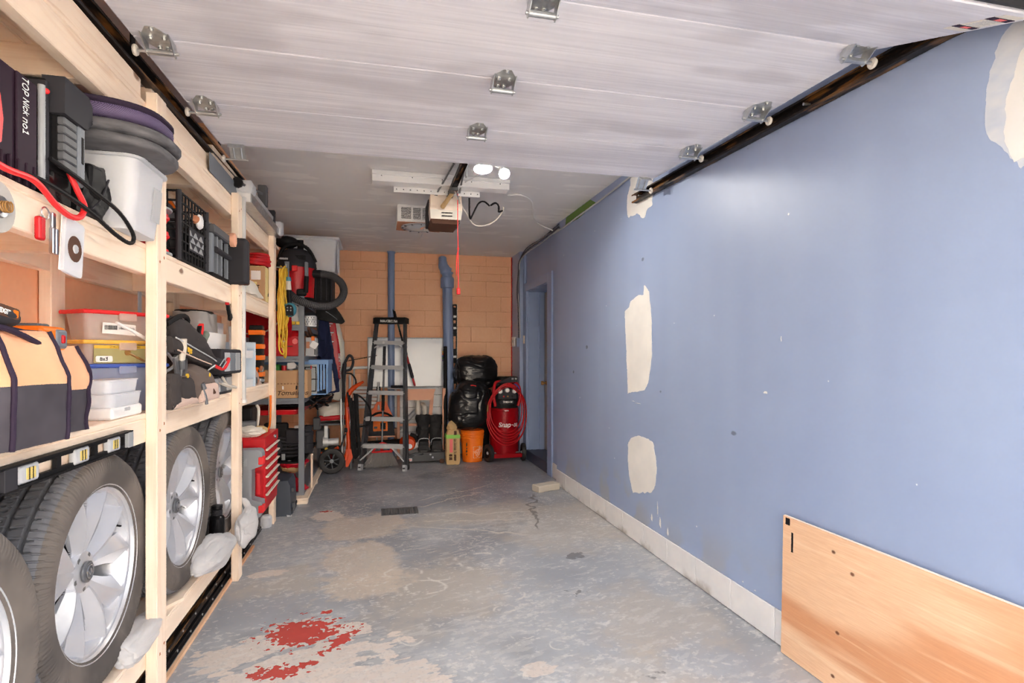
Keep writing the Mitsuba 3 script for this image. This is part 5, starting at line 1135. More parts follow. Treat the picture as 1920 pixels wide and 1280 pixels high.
part(k, 'collar', cyl((-.69, 4.70, 1.77), (-.692, 4.695, 1.84), .022, .018), 'm_offwhite')
part(k, 'cap', cyl((-.692, 4.695, 1.84), (-.693, 4.69, 1.87), .024, .020), 'm_teal')
k = thing('wall_file', 'white two tier pocket organizer on the middle shelf past the second post', 'organizer')
part(k, 'back', box(-1.0, -.985, 3.66, 3.99, Z2, 1.46, .002), 'm_white', False)
for z0, z1 in ((Z2, 1.20), (1.235, 1.43)):
    part(k, 'tray', shell_box(-.985, -.80, 3.68, 3.98, z0, z0 + .05, .004, .004, .008), 'm_white', 35)
    for i in range(4): part(k, 'tube', tube([(-.86 + .012 * (i % 2), 3.72 + .07 * i, z0 + .008), (-.87, 3.72 + .07 * i, z1)], .022, 12, sm=False), 'm_white')
part(k, 'end_panel', box(-.99, -.79, 3.985, 3.990, Z2, 1.34, .001), 'm_paleblue', False)
k = thing('hardware_bag', 'clear bag of orange and grey fittings on the middle shelf by the third post', 'bag')
part(k, 'film', warp(fine(hull([(x, y, z) for x, y, z in ((-.94, 4.03, Z2 + .002), (-.81, 4.05, Z2 + .001), (-.81, 4.30, Z2 + .001), (-.94, 4.30, Z2 + .002), (-.87, 4.06, 1.205), (-.86, 4.22, 1.20))]), .02), .02, 15, 1), 'm_frost_warm', 60)
rg = random.Random(5)
for i in range(16):
    c = (-.86 + rg.uniform(-.05, .055), 4.17 + rg.uniform(-.12, .2), Z2 + .012 + .1 * rg.random() * (i < 10))
    m = mv(box(-.014, .014, -.02, .02, -.01, .01, .003), c, rg.uniform(0, 180), rg.uniform(0, 90)) if i % 2 else cyl(np.array(c), np.array(c) + [0, .03, .02], .011)
    part(k, 'fitting', m, ('m_orange', 'm_zinc', 'm_copper', 'm_darkgrey')[i % 4], False)
k = thing('level_case', 'tall black case with orange bands standing against the third post', 'case')
part(k, 'body', rbox(-.90, -.812, 4.32, 4.40, Z2, 1.47, .008), 'm_black')
for z in (1.10, 1.22, 1.30, 1.40): part(k, 'band', rbox(-.905, -.806, 4.31, 4.405, z, z + .035, .006), 'm_orange')
k = thing('red_pouch', 'red cloth sheet hung behind the middle shelf with a cord across it', 'cloth')
part(k, 'sheet', warp(fine(box(-1.10, -.70, 4.93, 4.936, 1.40, 1.62, .001), .03), .012, 8, 3), 'm_red_deep', 60)
part(k, 'cord', tube([(-1.05, 4.915, 1.43), (-.95, 4.91, 1.435), (-.86, 4.915, 1.47), (-.80, 4.92, 1.53)], .006, 6), 'm_tan')
k = thing('card_box', 'small printed box with a purple band on the red toolbox', 'box')
part(k, 'box', box(-1.04, -.82, 5.13, 5.2, 1.476, 1.512, .002), 'm_label', False)
part(k, 'band', box(-.93, -.82, 5.128, 5.1305, 1.48, 1.495, .0), 'm_blue_lid', False)

# red tool chest and grey case on the lowest shelf
k = thing('tool_chest', 'red metal tool chest with six drawers on the lowest shelf by the third post', 'tool chest')
part(k, 'cabinet', box(-1.06, -.715, 3.87, 4.34, Z1, .655, .004), 'm_red', False)
part(k, 'lid', prism([(3.865, .656), (4.345, .656), (4.345, .715), (4.33, .725), (3.88, .725), (3.865, .715)], .36, 'yz', -1.07), 'm_red', False)
part(k, 'lock', lathe([(0, 0), (.014, 0), (.012, .008), (0, .009)], 20, (-.71, 4.22, .685), 'x'), 'm_steel')
part(k, 'name_plate', box(-.7105, -.7085, 4.17, 4.20, .69, .70, 0), 'm_lightgrey', False)
for i in range(6):
    z0 = .60 - i * .058
    d = part(k, 'drawer', box(-.74, -.709, 3.885, 4.325, z0, z0 + .052, .003), 'm_red', False)
    part(d, 'pull', cat(box(-.712, -.694, 3.885, 4.325, z0 + .036, z0 + .047, .003)), 'm_bone', False)
k = thing('blow_mold_case', 'grey plastic tool case standing on edge with red handle on the lowest shelf', 'tool case')
g = rrect(-1.05, -.705, Z1, .668, .03)
notch = Polygon([(-.765, .36), (-.69, .335), (-.69, .575), (-.765, .55)])
part(k, 'shell', prism(g.difference(notch.buffer(-.002)), .10, 'xz', 3.735), 'm_greycase', False)
part(k, 'rib', prism(g.buffer(-.012).difference(notch.buffer(.014)).difference(g.buffer(-.022).difference(notch.buffer(.026))), .004, 'xz', 3.731), 'm_greycase', False)
part(k, 'handle', rbox(-.742, -.714, 3.738, 3.775, .385, .525, .010), 'm_red')
for z in (.60, .30): part(k, 'latch', rbox(-.726, -.694, 3.730, 3.79, z - .024, z + .024, .005), 'm_red_bright')
for z in (.34, .60): part(k, 'corner_relief', prism([(-.84, z - .03), (-.79, z - .03), (-.79, z + .02)], .003, 'xz', 3.732), 'm_silver', False)
k = thing('rag_pile', 'white rags and plastic wrap lying on the red tool chest', 'rags')
part(k, 'rag', blob((-.83, 3.95, .755), (.10, .075, .035), .35, 9, 3), 'm_offwhite', 60)
part(k, 'rag', blob((-.80, 4.12, .745), (.06, .10, .025), .3, 9, 8), 'm_kraft', 60)
k = thing('open_tool_tote', 'black open tool tote with a pale strap on the red tool chest', 'tool tote')
part(k, 'body', rbox(-1.04, -.83, 4.08, 4.34, .727, .90, .012), 'm_black')
part(k, 'strap', tube([(-.825, 4.20, .74), (-.815, 4.20, .82), (-.815, 4.21, .88), (-.83, 4.22, .905)], .010, 8), 'm_offwhite')
part(k, 'tool', mv(box(-.07, .07, -.035, .035, -.02, .02, .006), (-.86, 3.99, .80), rz=20), 'm_darkgrey', False)
solo('yellow_tube', cyl((-.865, 3.56, .735), (-.865, 3.575, .94), .014), 'm_yellow', 'yellow tube standing beside the black tool tote under the middle shelf', 'tube')
solo('orange_cable', tube([(-.76, 3.93, .735), (-.755, 4.05, .742), (-.75, 4.20, .745), (-.765, 4.34, .76), (-.775, 4.42, .83), (-.775, 4.43, .96)], .008, 8), 'm_orange', 'orange cable running over the red tool chest and up the third post', 'cable', smooth=True)

# what lies about on and under the lowest shelf
k = thing('bottle_jack', 'black bottle jack on the lowest shelf beside the last wheel', 'jack')
part(k, 'cylinder', lathe([(0, Z1), (.040, Z1), (.040, .285), (.036, .29), (.036, .43), (.030, .44), (.022, .445), (.022, .475), (.026, .48), (.026, .495), (0, .5)], 32, (-.795, 3.10, 0)), 'm_black_gloss')
for i in range(4): part(k, 'thread', tube([(-.795 + .0235 * math.cos(a), 3.10 + .0235 * math.sin(a), .45 + i * .007) for a in np.arange(0, 6.28, .5)], .0022, 6, True), 'm_charcoal')
part(k, 'base', box(-.845, -.795, 3.02, 3.10, Z1, .265, .004), 'm_silver', False)
def crumple(c, s, seed, amp=.35):
    m = trimesh.creation.icosphere(subdivisions=5); v = m.vertices
    r = 1 + amp * (meshkit.fbm(v * 1.1 + 3 * seed, 2, seed) - .5) * 2 + .10 * (meshkit.fbm(v * 4 + seed, 3, seed + 2) - .5)
    f = np.abs(meshkit.fbm(v * [1.3, 1.1, 1.2] + 9 + seed, 2, seed + 5) - .5); r -= .5 * (.06 - np.minimum(f, .06)) * 2
    m.vertices = v * r[:, None] * s + np.asarray(c); return m
k = thing('plastic_bag', 'thin white plastic bag bulging over the edge of the lowest shelf at the second post', 'bag')
part(k, 'film', crumple((-.775, 2.93, .315), (.085, .22, .075), 2), 'm_poly', True)
part(k, 'film', crumple((-.705, 3.34, .315), (.05, .15, .105), 5), 'm_poly', True)
part(k, 'handle', tube([(-.70, 3.44, .34), (-.745, 3.47, .42), (-.785, 3.50, .40), (-.79, 3.56, .33)], [.02, .015, .02], 10), 'm_poly', True)
solo('plastic_bag', crumple((-.80, 2.17, .285), (.06, .16, .055), 8), 'm_poly', 'thin white plastic bag wedged under the wheel next to the first post', 'bag', smooth=True)
solo('wood_shim', mv(box(-.07, .07, -.02, .02, 0, .014, .001), (-.83, 2.50, Z1), rz=60), 'm_pine_x', 'small pine shim lying on the lowest shelf in front of the wheel', 'shim', smooth=False)
rg = random.Random(2)
for i in range(7):
    x = -.83 - .032 * (i % 4) - .01 * (i // 4); z = .002 + .036 * (i // 4) + .0
    y0, y1 = 1.7 + rg.uniform(0, .2), 4.15 + rg.uniform(-.25, .2)
    m = cat(box(x - .014, x + .014, y0, y1, z, z + .006, .001), box(x - .014, x - .010, y0, y1, z, z + .034, .001), box(x + .008, x + .012, y0, y1, z, z + .026, .001))
    k = solo('metal_channel', m, 'm_track' if i % 3 == 1 else 'm_track_dark', ('outermost', 'second outermost', 'third outermost', 'fourth outermost', 'upper outermost', 'upper second', 'upper third')[i] + ' dark metal channel lying on the floor under the pine shelves', 'channel', 'dark channels under the shelves', smooth=False)
    for j in range(12): part(k, 'rivet', cyl((x + .012, y0 + .2 + j * .17, z + .016), (x + .0145, y0 + .2 + j * .17, z + .016), .006, n=8), 'm_zinc', False)
solo('wood_batten', box(-.805, -.789, 1.9, 3.95, .0, .016, .001), 'm_plywood', 'thin orange-brown batten lying along the floor by the dark channels', 'batten', smooth=False)
solo('clear_jar', lathe([(0, .0), (.035, .0), (.04, .02), (.04, .07), (.03, .085), (0, .088)], 24, (-.80, 4.40, .0)), 'm_frost', 'small clear jar on the floor by the third post', 'jar')
solo('floor_scrap', hull([(-.69, 4.63, 0), (-.66, 4.65, 0), (-.665, 4.68, .01), (-.70, 4.66, .012)]), 'm_white', 'small white scrap on the floor by the third post', 'scrap', smooth=False)
k = thing('slate_tool_case', 'dark slate plastic case standing on the floor past the third post', 'case')
part(k, 'shell', hull([(x, y, z) for x0, x1, z in ((-.83, -.665, 0.0), (-.83, -.675, .235), (-.82, -.69, .275)) for x in (x0, x1) for y in (4.655, 4.96)]), 'm_slate', False)
part(k, 'seam', box(-.668, -.660, 4.66, 4.95, .03, .05, .002), 'm_charcoal', False)
part(k, 'latch', box(-.668, -.650, 4.72, 4.77, .02, .085, .003), 'm_darkgrey', False)
part(k, 'latch', box(-.675, -.655, 4.73, 4.76, .17, .20, .003), 'm_darkgrey', False)

# ------------------------------------------------------------------ grey steel rack behind the pine shelves
RX0, RX1, RY0, RY1 = -1.085, -.625, 5.10, 6.58
k = thing('wood_pallet', 'low pine pallet under the grey steel rack', 'pallet')
for i in range(3): part(k, 'board', box(-1.10 + .18 * i, -.94 + .18 * i, 4.99, 6.62, .034, .052, .002), 'm_pine_y', False)
for y in (5.0, 5.75, 6.5): part(k, 'bearer', box(-1.10, -.585, y, y + .08, 0.0, .034, .002), 'm_pine_x', False)
rk = thing('steel_rack', 'tall grey steel shelving rack in the back left corner', 'rack')
for x, sx in ((RX0, 1), (RX1, -1)):
    for y, sy in ((RY0, 1), (RY1, -1)):
        part(rk, 'upright', cat(box(x, x + sx * .045, y, y + sy * .003, .052, 1.765, .0005), box(x, x + sx * .003, y, y + sy * .04, .052, 1.765, .0005)), 'm_steelgrey', False)
LV = (.075, .885, 1.245, 1.515, 1.735)
for z in LV:
    part(rk, 'shelf', box(RX0 + .004, RX1 - .004, RY0 + .004, RY1 - .004, z - .004, z, .001), 'm_steelgrey', False)
    part(rk, 'beam', cat(box(RX0, RX1 - .004, RY0 + .003, RY0 + .012, z - .048, z + .002, .002), box(RX0, RX1 - .004, RY0 + .001, RY0 + .012, z - .03, z - .018, .002)), 'm_steelgrey', False)
    part(rk, 'beam', box(RX0, RX1 - .004, RY1 - .012, RY1 - .003, z - .045, z + .002, .002), 'm_steelgrey', False)
    for x in (RX0 + .003, RX1 - .013): part(rk, 'beam', box(x, x + .010, RY0 + .01, RY1 - .01, z - .045, z + .002, .002), 'm_steelgrey', False)
solo('steel_strip', box(-.78, -.742, 5.085, 5.092, 1.62, 2.055, .001), 'm_steelgrey', 'grey steel strip with a label standing before the red shop vacuum', 'strip', smooth=False)
Z5 = 1.736
k = thing('shop_vacuum', 'red and black shop vacuum on top of the grey rack', 'vacuum cleaner')
vx, vy = -.715, 5.33
part(k, 'drum', lathe([(0, Z5 + .02), (.142, Z5 + .02), (.146, Z5 + .03), (.155, 2.03), (.150, 2.04), (0, 2.04)], 48, (vx, vy, 0)), 'm_red')
part(k, 'base_ring', lathe([(0, Z5), (.14, Z5), (.155, Z5 + .012), (.15, Z5 + .03), (.1, Z5 + .034)], 48, (vx, vy, 0)), 'm_black')
part(k, 'head', lathe([(.12, 2.03), (.165, 2.03), (.170, 2.045), (.165, 2.075), (.155, 2.10), (.135, 2.15), (.10, 2.19), (.05, 2.205), (0, 2.207)], 48, (vx, vy, 0)), 'm_charcoal')
part(k, 'carry_handle', tube([(vx - .15, vy - .02, 2.10), (vx - .10, vy - .05, 2.205), (vx, vy - .06, 2.24), (vx + .10, vy - .05, 2.205), (vx + .165, vy - .02, 2.09)], .016, 10), 'm_black')
for i in range(9): part(k, 'vent_slot', mv(box(-.003, .003, -.004, .002, -.018, .018, .0), (vx + .045 + .0, vy, 2.11), rz=0).apply_translation(((i - 4) * .011, -.150 + .0009 * (i - 4) ** 2, 0)), 'm_black', False)
part(k, 'latch', box(vx + .085, vx + .115, vy - .165, vy - .12, 1.93, 2.07, .006), 'm_steelgrey', False)
part(k, 'latch', box(vx - .07, vx - .02, vy - .172, vy - .14, 1.99, 2.06, .006), 'm_charcoal', False)
part(k, 'red_tab', box(vx - .02, vx + .03, vy - .176, vy - .15, 1.985, 2.035, .006), 'm_red_bright', False)
part(k, 'sticker', box(vx - .12, vx - .05, vy - .158, vy - .150, 2.085, 2.10, 0), 'm_lightgrey', False)
part(k, 'nozzle', cat(cyl((vx + .10, vy - .19, 1.80), (vx + .105, vy - .18, 1.94), .020), mv(box(-.05, .03, -.02, .02, -.03, .03, .01), (vx + .075, vy - .18, 1.80))), 'm_black', 40)
part(k, 'wand_tip', cyl((vx + .03, vy + .02, 2.19), (vx + .03, vy + .02, 2.29), .026), 'm_black')
hp = [(-.765, 5.14, 1.80), (-.70, 5.08, 1.745), (-.60, 5.07, 1.700), (-.50, 5.10, 1.680), (-.40, 5.15, 1.695), (-.33, 5.20, 1.75), (-.305, 5.25, 1.83), (-.33, 5.28, 1.91), (-.40, 5.30, 1.965), (-.48, 5.30, 1.985), (-.57, 5.30, 1.985)]
hpts = spline(hp, 16); rr_ = .030 + .0022 * (np.arange(len(hpts)) % 2)
part(k, 'hose', tube(hpts, .031, 12, sm=False), 'm_greyhose')
part(k, 'hose_rings', cat(*[tube([hpts[i] + .0315 * (math.cos(a) * frame(hpts[i - 1], hpts[i + 1])[0] + math.sin(a) * frame(hpts[i - 1], hpts[i + 1])[1]) for a in np.linspace(0, 6.283, 10, endpoint=False)], .0028, 5, True, 2) for i in range(1, len(hpts) - 1, 2)]), 'm_charcoal', 40, kind='stuff')
part(k, 'hose_cuff', cyl((-.60, 5.30, 1.985), (-.505, 5.30, 1.985), .037), 'm_black')
k = thing('black_tool_case', 'black plastic case standing on the grey rack behind the shop vacuum', 'case')
part(k, 'shell', rbox(-.62, -.455, 5.70, 6.10, Z5, 2.07, .02), 'm_black')
part(k, 'edge_band', rbox(-.462, -.440, 5.72, 6.08, Z5 + .02, 2.05, .008), 'm_charcoal')
part(k, 'ridge', cat(*[rbox(-.60 + .05 * i, -.585 + .05 * i, 5.692, 5.71, Z5 + .05, 2.03, .004) for i in range(3)]), 'm_charcoal')
k = thing('storage_tote', 'big clear lidded tote under the ceiling behind the shop vacuum', 'storage tote')
part(k, 'tub', shell_box(-.86, -.40, 5.74, 6.22, 2.075, 2.375, .003, .02, .03, .012), 'm_frost', 40)
part(k, 'lid', rbox(-.885, -.372, 5.715, 6.245, 2.383, 2.412, .01), 'm_frost')
for i in range(3): part(k, 'rib', box(-.402 + 0.0, -.396, 5.82 + .13 * i, 5.84 + .13 * i, 2.09, 2.36, .001), 'm_frost', False)
part(k, 'contents', warp(fine(box(-.82, -.44, 5.78, 6.18, 2.08, 2.26, .02), .06), .05, 6, 2), 'm_peach', 60)
part(k, 'support_lid', box(-.86, -.63, 5.74, 6.2, 2.066, 2.074, .001), 'm_darkgrey', False)
solo('black_carton', box(-1.07, -.64, 5.72, 6.2, Z5, 2.065, .004), 'm_black', 'plain black box under the big clear tote on the grey rack', 'box', smooth=False)
solo('round_cover', blob((-.80, 5.34, 2.265), (.10, .10, .055), .06, 4, 4, 4), 'm_black', 'round black cover lying on top of the shop vacuum', 'cover', smooth=True)
k = thing('nylon_sack', 'black nylon sack with a pointed corner hanging below the vacuum hose', 'sack')
m = fine(hull([(x, y, z) for y in (5.95, 6.02) for x, z in ((-.62, 1.74), (-.42, 1.742), (-.335, 1.60), (-.37, 1.575), (-.61, 1.62))]), .03)
part(k, 'cloth', warp(m, .012, 9, 3), 'm_black', 60)
part(k, 'seam', tube([(-.52, 5.945, 1.70), (-.46, 5.94, 1.66), (-.41, 5.94, 1.62)], .003, 6), 'm_silver')
# level 1.515
k = thing('chrome_shade', 'silver angled metal shade on the upper rack level', 'shade')
part(k, 'shade', hull([(x, y, z) for y in (5.14, 5.34) for x, z in ((-.80, 1.517), (-.655, 1.517), (-.665, 1.66), (-.70, 1.69))]), 'm_aluminium', False)
k = thing('yellow_level', 'strip of yellow window squares along the upper rack level', 'strip')
for i in range(4): part(k, 'square', box(-.79 + .034 * i, -.762 + .034 * i, 5.085, 5.098, 1.517, 1.545, .002), 'm_yellow', False)
k = thing('hose_spool', 'white perforated spool on the upper rack level', 'spool')
part(k, 'drum', lathe([(0, 0), (.052, 0), (.058, .01), (.058, .09), (.052, .10), (0, .10)], 32, (-.615 + .0, 5.45, 1.518)), 'm_white')
rg = random.Random(9)
part(k, 'hole', cat(*[cyl((-.615 + .0565 * math.cos(a), 5.45 + .0565 * math.sin(a), z), (-.615 + .0592 * math.cos(a), 5.45 + .0592 * math.sin(a), z), .004, n=8) for z in (1.54, 1.56, 1.58, 1.60) for a in np.arange(z * 9 % .4, 6.28, .42)]), 'm_ink', False, kind='stuff')
part(k, 'core', rbox(-.66, -.57, 5.52, 5.66, 1.518, 1.63, .01), 'm_darkgrey')
solo('folding_bracket', cat(tube([(-.62, 5.35, 1.50), (-.605, 5.85, 1.36)], .016, 8, sm=False), tube([(-.64, 5.35, 1.47), (-.62, 5.85, 1.33)], .012, 8, sm=False)), 'm_brown', 'dark folded bracket sloping down under the upper rack level', 'bracket')
# level 1.245
k = thing('steel_toolbox', 'red steel toolbox on the rack level above the blue crate', 'toolbox')
part(k, 'body', box(-1.06, -.665, 5.125, 5.36, 1.2455, 1.425, .006), 'm_red', False)
part(k, 'lid', prism([(5.12, 1.426), (5.365, 1.426), (5.33, 1.475), (5.155, 1.475)], .40, 'yz', -1.062), 'm_red', False)
part(k, 'badge', cat(*[lathe([(0, 0), (.024, 0), (.022, .003), (0, .003)], 20, (-.70 + .0, 5.123, 1.375), 'y').apply_translation((0, -.004, 0))]), 'm_pink')
part(k, 'handle', tube([(-.94, 5.24, 1.477), (-.93, 5.24, 1.505), (-.79, 5.24, 1.505), (-.78, 5.24, 1.477)], .008, 8), 'm_black')
part(k, 'lettering', box(-.80, -.72, 5.1235, 5.1255, 1.33, 1.337, 0), 'm_brown', False)
k = thing('battery_charger', 'grey and white battery charger with orange latch on the rack', 'charger')
part(k, 'body', cat(rbox(-.665 + .01, -.56, 5.42, 5.60, 1.2455, 1.42, .01)), 'm_lightgrey')
for i in range(3): part(k, 'fin', box(-.575 + .012 * i, -.568 + .012 * i, 5.408, 5.424, 1.26, 1.36, .001), 'm_darkgrey', False)
part(k, 'latch', rbox(-.60, -.572, 5.405, 5.425, 1.39, 1.43, .004), 'm_orange')
part(k, 'label', mv(box(-.03, .03, -.001, .001, -.03, .03, 0), (-.575, 5.404, 1.35), ry=30), 'm_white', False)
part(k, 'photo_print', box(-.645, -.615, 5.412, 5.419, 1.32, 1.38, 0), 'm_copper', False)
# level .885
k = thing('tomato_carton', 'open brown tomato carton on the rack with spray bottles in it', 'carton')
x0, x1, y0, y1, z0, z1 = -1.05, -.600, 5.135, 5.42, .886, 1.125
part(k, 'wall', cat(box(x0, x1, y0, y0 + .006, z0, z1, .001), box(x0, x1, y1 - .006, y1, z0, z1, .001), box(x0, x0 + .006, y0, y1, z0, z1, .001), box(x1 - .006, x1, y0, y1, z0, z1, .001), box(x0, x1, y0, y1, z0, z0 + .006, .001)), 'm_cardboard', False)
part(k, 'lettering', text('Tomatoes', .034, (-.852, y0 - .0006, z0 + .028), (1, 0, 0), (0, 0, 1), .001, True, .25, shear=.2), 'm_brown', False)
for i in range(9): part(k, 'small_print', box(-.845 + .026 * i, -.829 + .026 * i, y0 - .001, y0 + .0005, z0 + .118, z0 + .130, 0), 'm_kraft_dark', False)
for x in (-.80, -.69): part(k, 'hand_hole', rbox(x - .007, x + .007, y0 - .0015, y0 + .0012, z0 + .075, z0 + .105, .001), 'm_ink' if x > -.75 else 'm_label')
k = thing('spray_bottle', 'white trigger spray bottle standing in the tomato carton', 'bottle')
part(k, 'bottle', lathe([(0, .893), (.036, .893), (.038, 1.06), (.018, 1.11), (.014, 1.135), (0, 1.136)], 28, (-.745, 5.21, 0)), 'm_white')
part(k, 'trigger_head', hull([(x, y, z) for y in (5.198, 5.222) for x, z in ((-.775, 1.135), (-.71, 1.14), (-.70, 1.175), (-.72, 1.195), (-.775, 1.19))]), 'm_white', False)
part(k, 'trigger', tube([(-.705, 5.21, 1.165), (-.685, 5.21, 1.155), (-.68, 5.21, 1.125)], .006, 8), 'm_white')
k = thing('detergent_bottle', 'green bottle with a red cap standing in the tomato carton', 'bottle')
part(k, 'bottle', lathe([(0, .893), (.045, .893), (.045, 1.12), (.03, 1.16), (.02, 1.175), (0, 1.176)], 28, (-.86, 5.25, 0)), 'm_green')
part(k, 'cap', cyl((-.80, 5.19, 1.10), (-.80, 5.19, 1.165), .022), 'm_red')
k = thing('folding_crate', 'blue plastic folding crate with slatted end behind the tomato carton', 'crate')
x0, x1, y0, y1, z0, z1 = -1.05, -.455, 5.46, 5.98, .90, 1.215
part(k, 'rim', cat(box(x0, x1, y0, y0 + .03, z1 - .045, z1, .004), box(x0, x1, y1 - .03, y1, z1 - .045, z1, .004), box(x0, x0 + .03, y0, y1, z1 - .045, z1, .004), box(x1 - .03, x1, y0, y1, z1 - .045, z1, .004)), 'm_bluecrate', False)
part(k, 'wall', cat(box(x0 + .01, x1 - .10, y0 + .006, y0 + .012, z0, z1 - .04, .001)), 'm_silver', False)
for i in range(4): part(k, 'slat', box(x1 - .10 + .026 * i, x1 - .082 + .026 * i, y0 + .002, y0 + .02, z0 + .02 + .01 * i, z1 - .04, .002), 'm_bluecrate', False)
part(k, 'end_panel', box(x1 - .02, x1 - .008, y0, y1, z0, z1 - .04, .002), 'm_bluecrate', False)
part(k, 'floor', box(x0, x1 - .02, y0, y1, z0 - .012, z0, .002), 'm_bluecrate', False)
part(k, 'wire_frame', cat(tube([(-.66, y0, .93), (-.66, y0, 1.13), (-.645, y0, 1.145), (-.575, y0, 1.145), (-.565, y0, 1.13), (-.565, y0, .94), (-.58, y0, .925), (-.65, y0, .925)], .004, 6, True, 3), tube([(-.66, y0, 1.035), (-.55, y0, 1.035)], .004, 6, sm=False)), 'm_black')
solo('white_detail_box', box(-.612, -.60, 5.45, 5.456, 1.13, 1.16, .001), 'm_red', 'red tag beside the blue folding crate', 'tag', smooth=False)
# under .885
k = thing('cable_heap', 'tangle of dark cables and netting heaped below the blue crate', 'cables')
rg = np.random.default_rng(4)
for i in range(10):
    p = np.c_[rg.uniform(-.66, -.46, 6), rg.uniform(5.3, 6.2, 6), rg.uniform(.755, .86, 6)]
    part(k, 'cable', tube(p, .005 + .004 * rg.random(), 6), ('m_black', 'm_charcoal', 'm_brown')[i % 3])
k = thing('dark_tarp', 'folded black tarpaulin bundle on the grey rack below the blue crate', 'tarpaulin')
part(k, 'cloth', blob((-.80, 5.65, .815), (.22, .42, .045), .12, 8, 6, 5), 'm_black', 60)
k = thing('red_sled', 'shallow red plastic tray under the tarpaulin on the rack', 'tray')
part(k, 'tray', mv(shell_box(-.23, .17, -.45, .55, 0, .035, .006, .01, .03, .006), (-.85, 5.60, .730), rx=-1.5), 'm_red', 35)
k = thing('pump_engine', 'black finned pump engine on the lower part of the rack', 'engine')
part(k, 'block', cat(rbox(-1.04, -.72, 5.30, 5.58, .33, .56, .02), rbox(-.98, -.78, 5.27, 5.33, .40, .66, .02)), 'm_black')
for i in range(6): part(k, 'fin', box(-.90, -.70, 5.262, 5.30, .36 + .032 * i, .375 + .032 * i, .003), 'm_charcoal', False)
part(k, 'shroud', rbox(-.80, -.69, 5.255, 5.40, .47, .60, .015), 'm_charcoal')
part(k, 'housing', lathe([(0, 0), (.075, 0), (.08, .02), (.07, .04), (.03, .05), (0, .05)], 28, (-.90, 5.27, .45), 'y').apply_translation((0, -.05, 0)), 'm_charcoal')
part(k, 'pull_grip', rbox(-.83, -.80, 5.24, 5.26, .335, .39, .004), 'm_silver')
part(k, 'white_tag', box(-.72, -.68, 5.22, 5.26, .615, .635, .001), 'm_label', False)
part(k, 'platform', box(-1.06, -.64, 5.16, 6.3, .315, .33, .002), 'm_black', False)
k = thing('black_canister', 'black ribbed plastic canister behind the rack post', 'canister')
part(k, 'barrel', lathe([(0, .332), (.055, .332), (.06, .34), (.06, .42), (.056, .425), (.06, .43), (.06, .50), (.064, .505), (.064, .53), (.05, .54), (.05, .57), (.056, .575), (.056, .59), (0, .592)], 36, (-.665, 5.62, 0)), 'm_charcoal')
part(k, 'flange', lathe([(0, 0), (.07, 0), (.07, .02), (0, .02)], 28, (-.76, 5.60, .44), 'y'), 'm_black')
k = thing('red_bucket', 'glossy red plastic bucket at the bottom of the grey rack', 'bucket')
part(k, 'pail', shell_box(-.865, -.605, 5.135, 5.40, .077, .312, .004, .02, .12, .004), 'm_red_bucket', 35)
part(k, 'handle', tube([(-.60, 5.27, .30), (-.64, 5.15, .27), (-.735, 5.12, .225), (-.83, 5.15, .205), (-.87, 5.27, .30)], .003, 6), 'm_steel')
part(k, 'contents', blob((-.735, 5.27, .27), (.10, .10, .05), .2, 8, 3, 4), 'm_kraft', 60)
part(k, 'rag', blob((-.76, 5.23, .315), (.03, .02, .018), .2, 6, 5, 3), 'm_offwhite', 60)
solo('lean_board', box(-.60, -.585, 5.36, 5.41, .053, .36, .001), 'm_pine_z', 'narrow pine offcut standing behind the red bucket', 'board', smooth=False)

# ------------------------------------------------------------------ hanging and leaning beyond the rack
k = thing('navy_jacket', 'navy jacket with a pale lining hanging at the far end of the rack', 'jacket')
def drape(pts, y, t, seed, amp=.02):
    m = fine(prism(pts, t, 'xz', y), .035); v = m.vertices
    v[:, 1] += amp * np.sin(v[:, 0] * 60 + v[:, 2] * 5 + seed) * .6
    return warp(m, amp * .5, 9, seed)
part(k, 'shell', drape([(-.585, 1.62), (-.54, 1.66), (-.50, 1.60), (-.455, 1.30), (-.405, 1.02), (-.395, .88), (-.46, .87), (-.60, .98), (-.62, 1.30)], 6.02, .05, 1), 'm_navycloth', 60)
part(k, 'lining', drape([(-.545, 1.13), (-.46, 1.10), (-.425, .90), (-.535, .865), (-.585, .98)], 5.985, .02, 2, .012), 'm_tan', 60)
part(k, 'hem', tube([(-.545, 5.98, .868), (-.48, 5.975, .878), (-.42, 5.98, .898), (-.40, 5.99, 1.02)], .010, 8), 'm_navycloth')
part(k, 'sleeve', drape([(-.60, 1.40), (-.53, 1.42), (-.51, 1.28), (-.56, 1.23), (-.61, 1.27)], 5.96, .05, 4), 'm_navycloth', 60)
def sack(pts, y, t, seed, amp=.012):
    g = Polygon(pts).buffer(-.02).buffer(.02, 4); m = fine(prism(g, t, 'xz', y), .03)
    d = np.array([g.exterior.distance(Point(q[0], q[2])) for q in m.vertices]); s = np.clip(d / .08, 0, 1)
    bulge = np.sqrt(1 - (1 - s) ** 2); mid = y + t / 2
    m.vertices[:, 1] = mid + (m.vertices[:, 1] - mid) * (.35 + .65 * bulge)
    return warp(m, amp, 10, seed)
k = thing('salt_bag', 'tall red and white printed sack standing against the orange wall beside the jacket', 'sack')
part(k, 'sack', sack([(-.62, .80), (-.365, .72), (-.355, 1.10), (-.385, 1.40), (-.44, 1.66), (-.62, 1.67)], 6.50, .16, 5), 'm_offwhite', 60)
part(k, 'red_face', sack([(-.60, .98), (-.405, .98), (-.405, 1.12), (-.43, 1.40), (-.475, 1.655), (-.60, 1.66)], 6.488, .05, 5, .006), 'm_red', 60)
for i, (z, w) in enumerate(((1.60, .07), (1.575, .05), (1.50, .08), (1.475, .06), (1.40, .08), (1.375, .06), (1.28, .07))):
    part(k, 'print_line', box(-.565, -.565 + w, 6.478, 6.484, z, z + .014, 0), 'm_label', False)
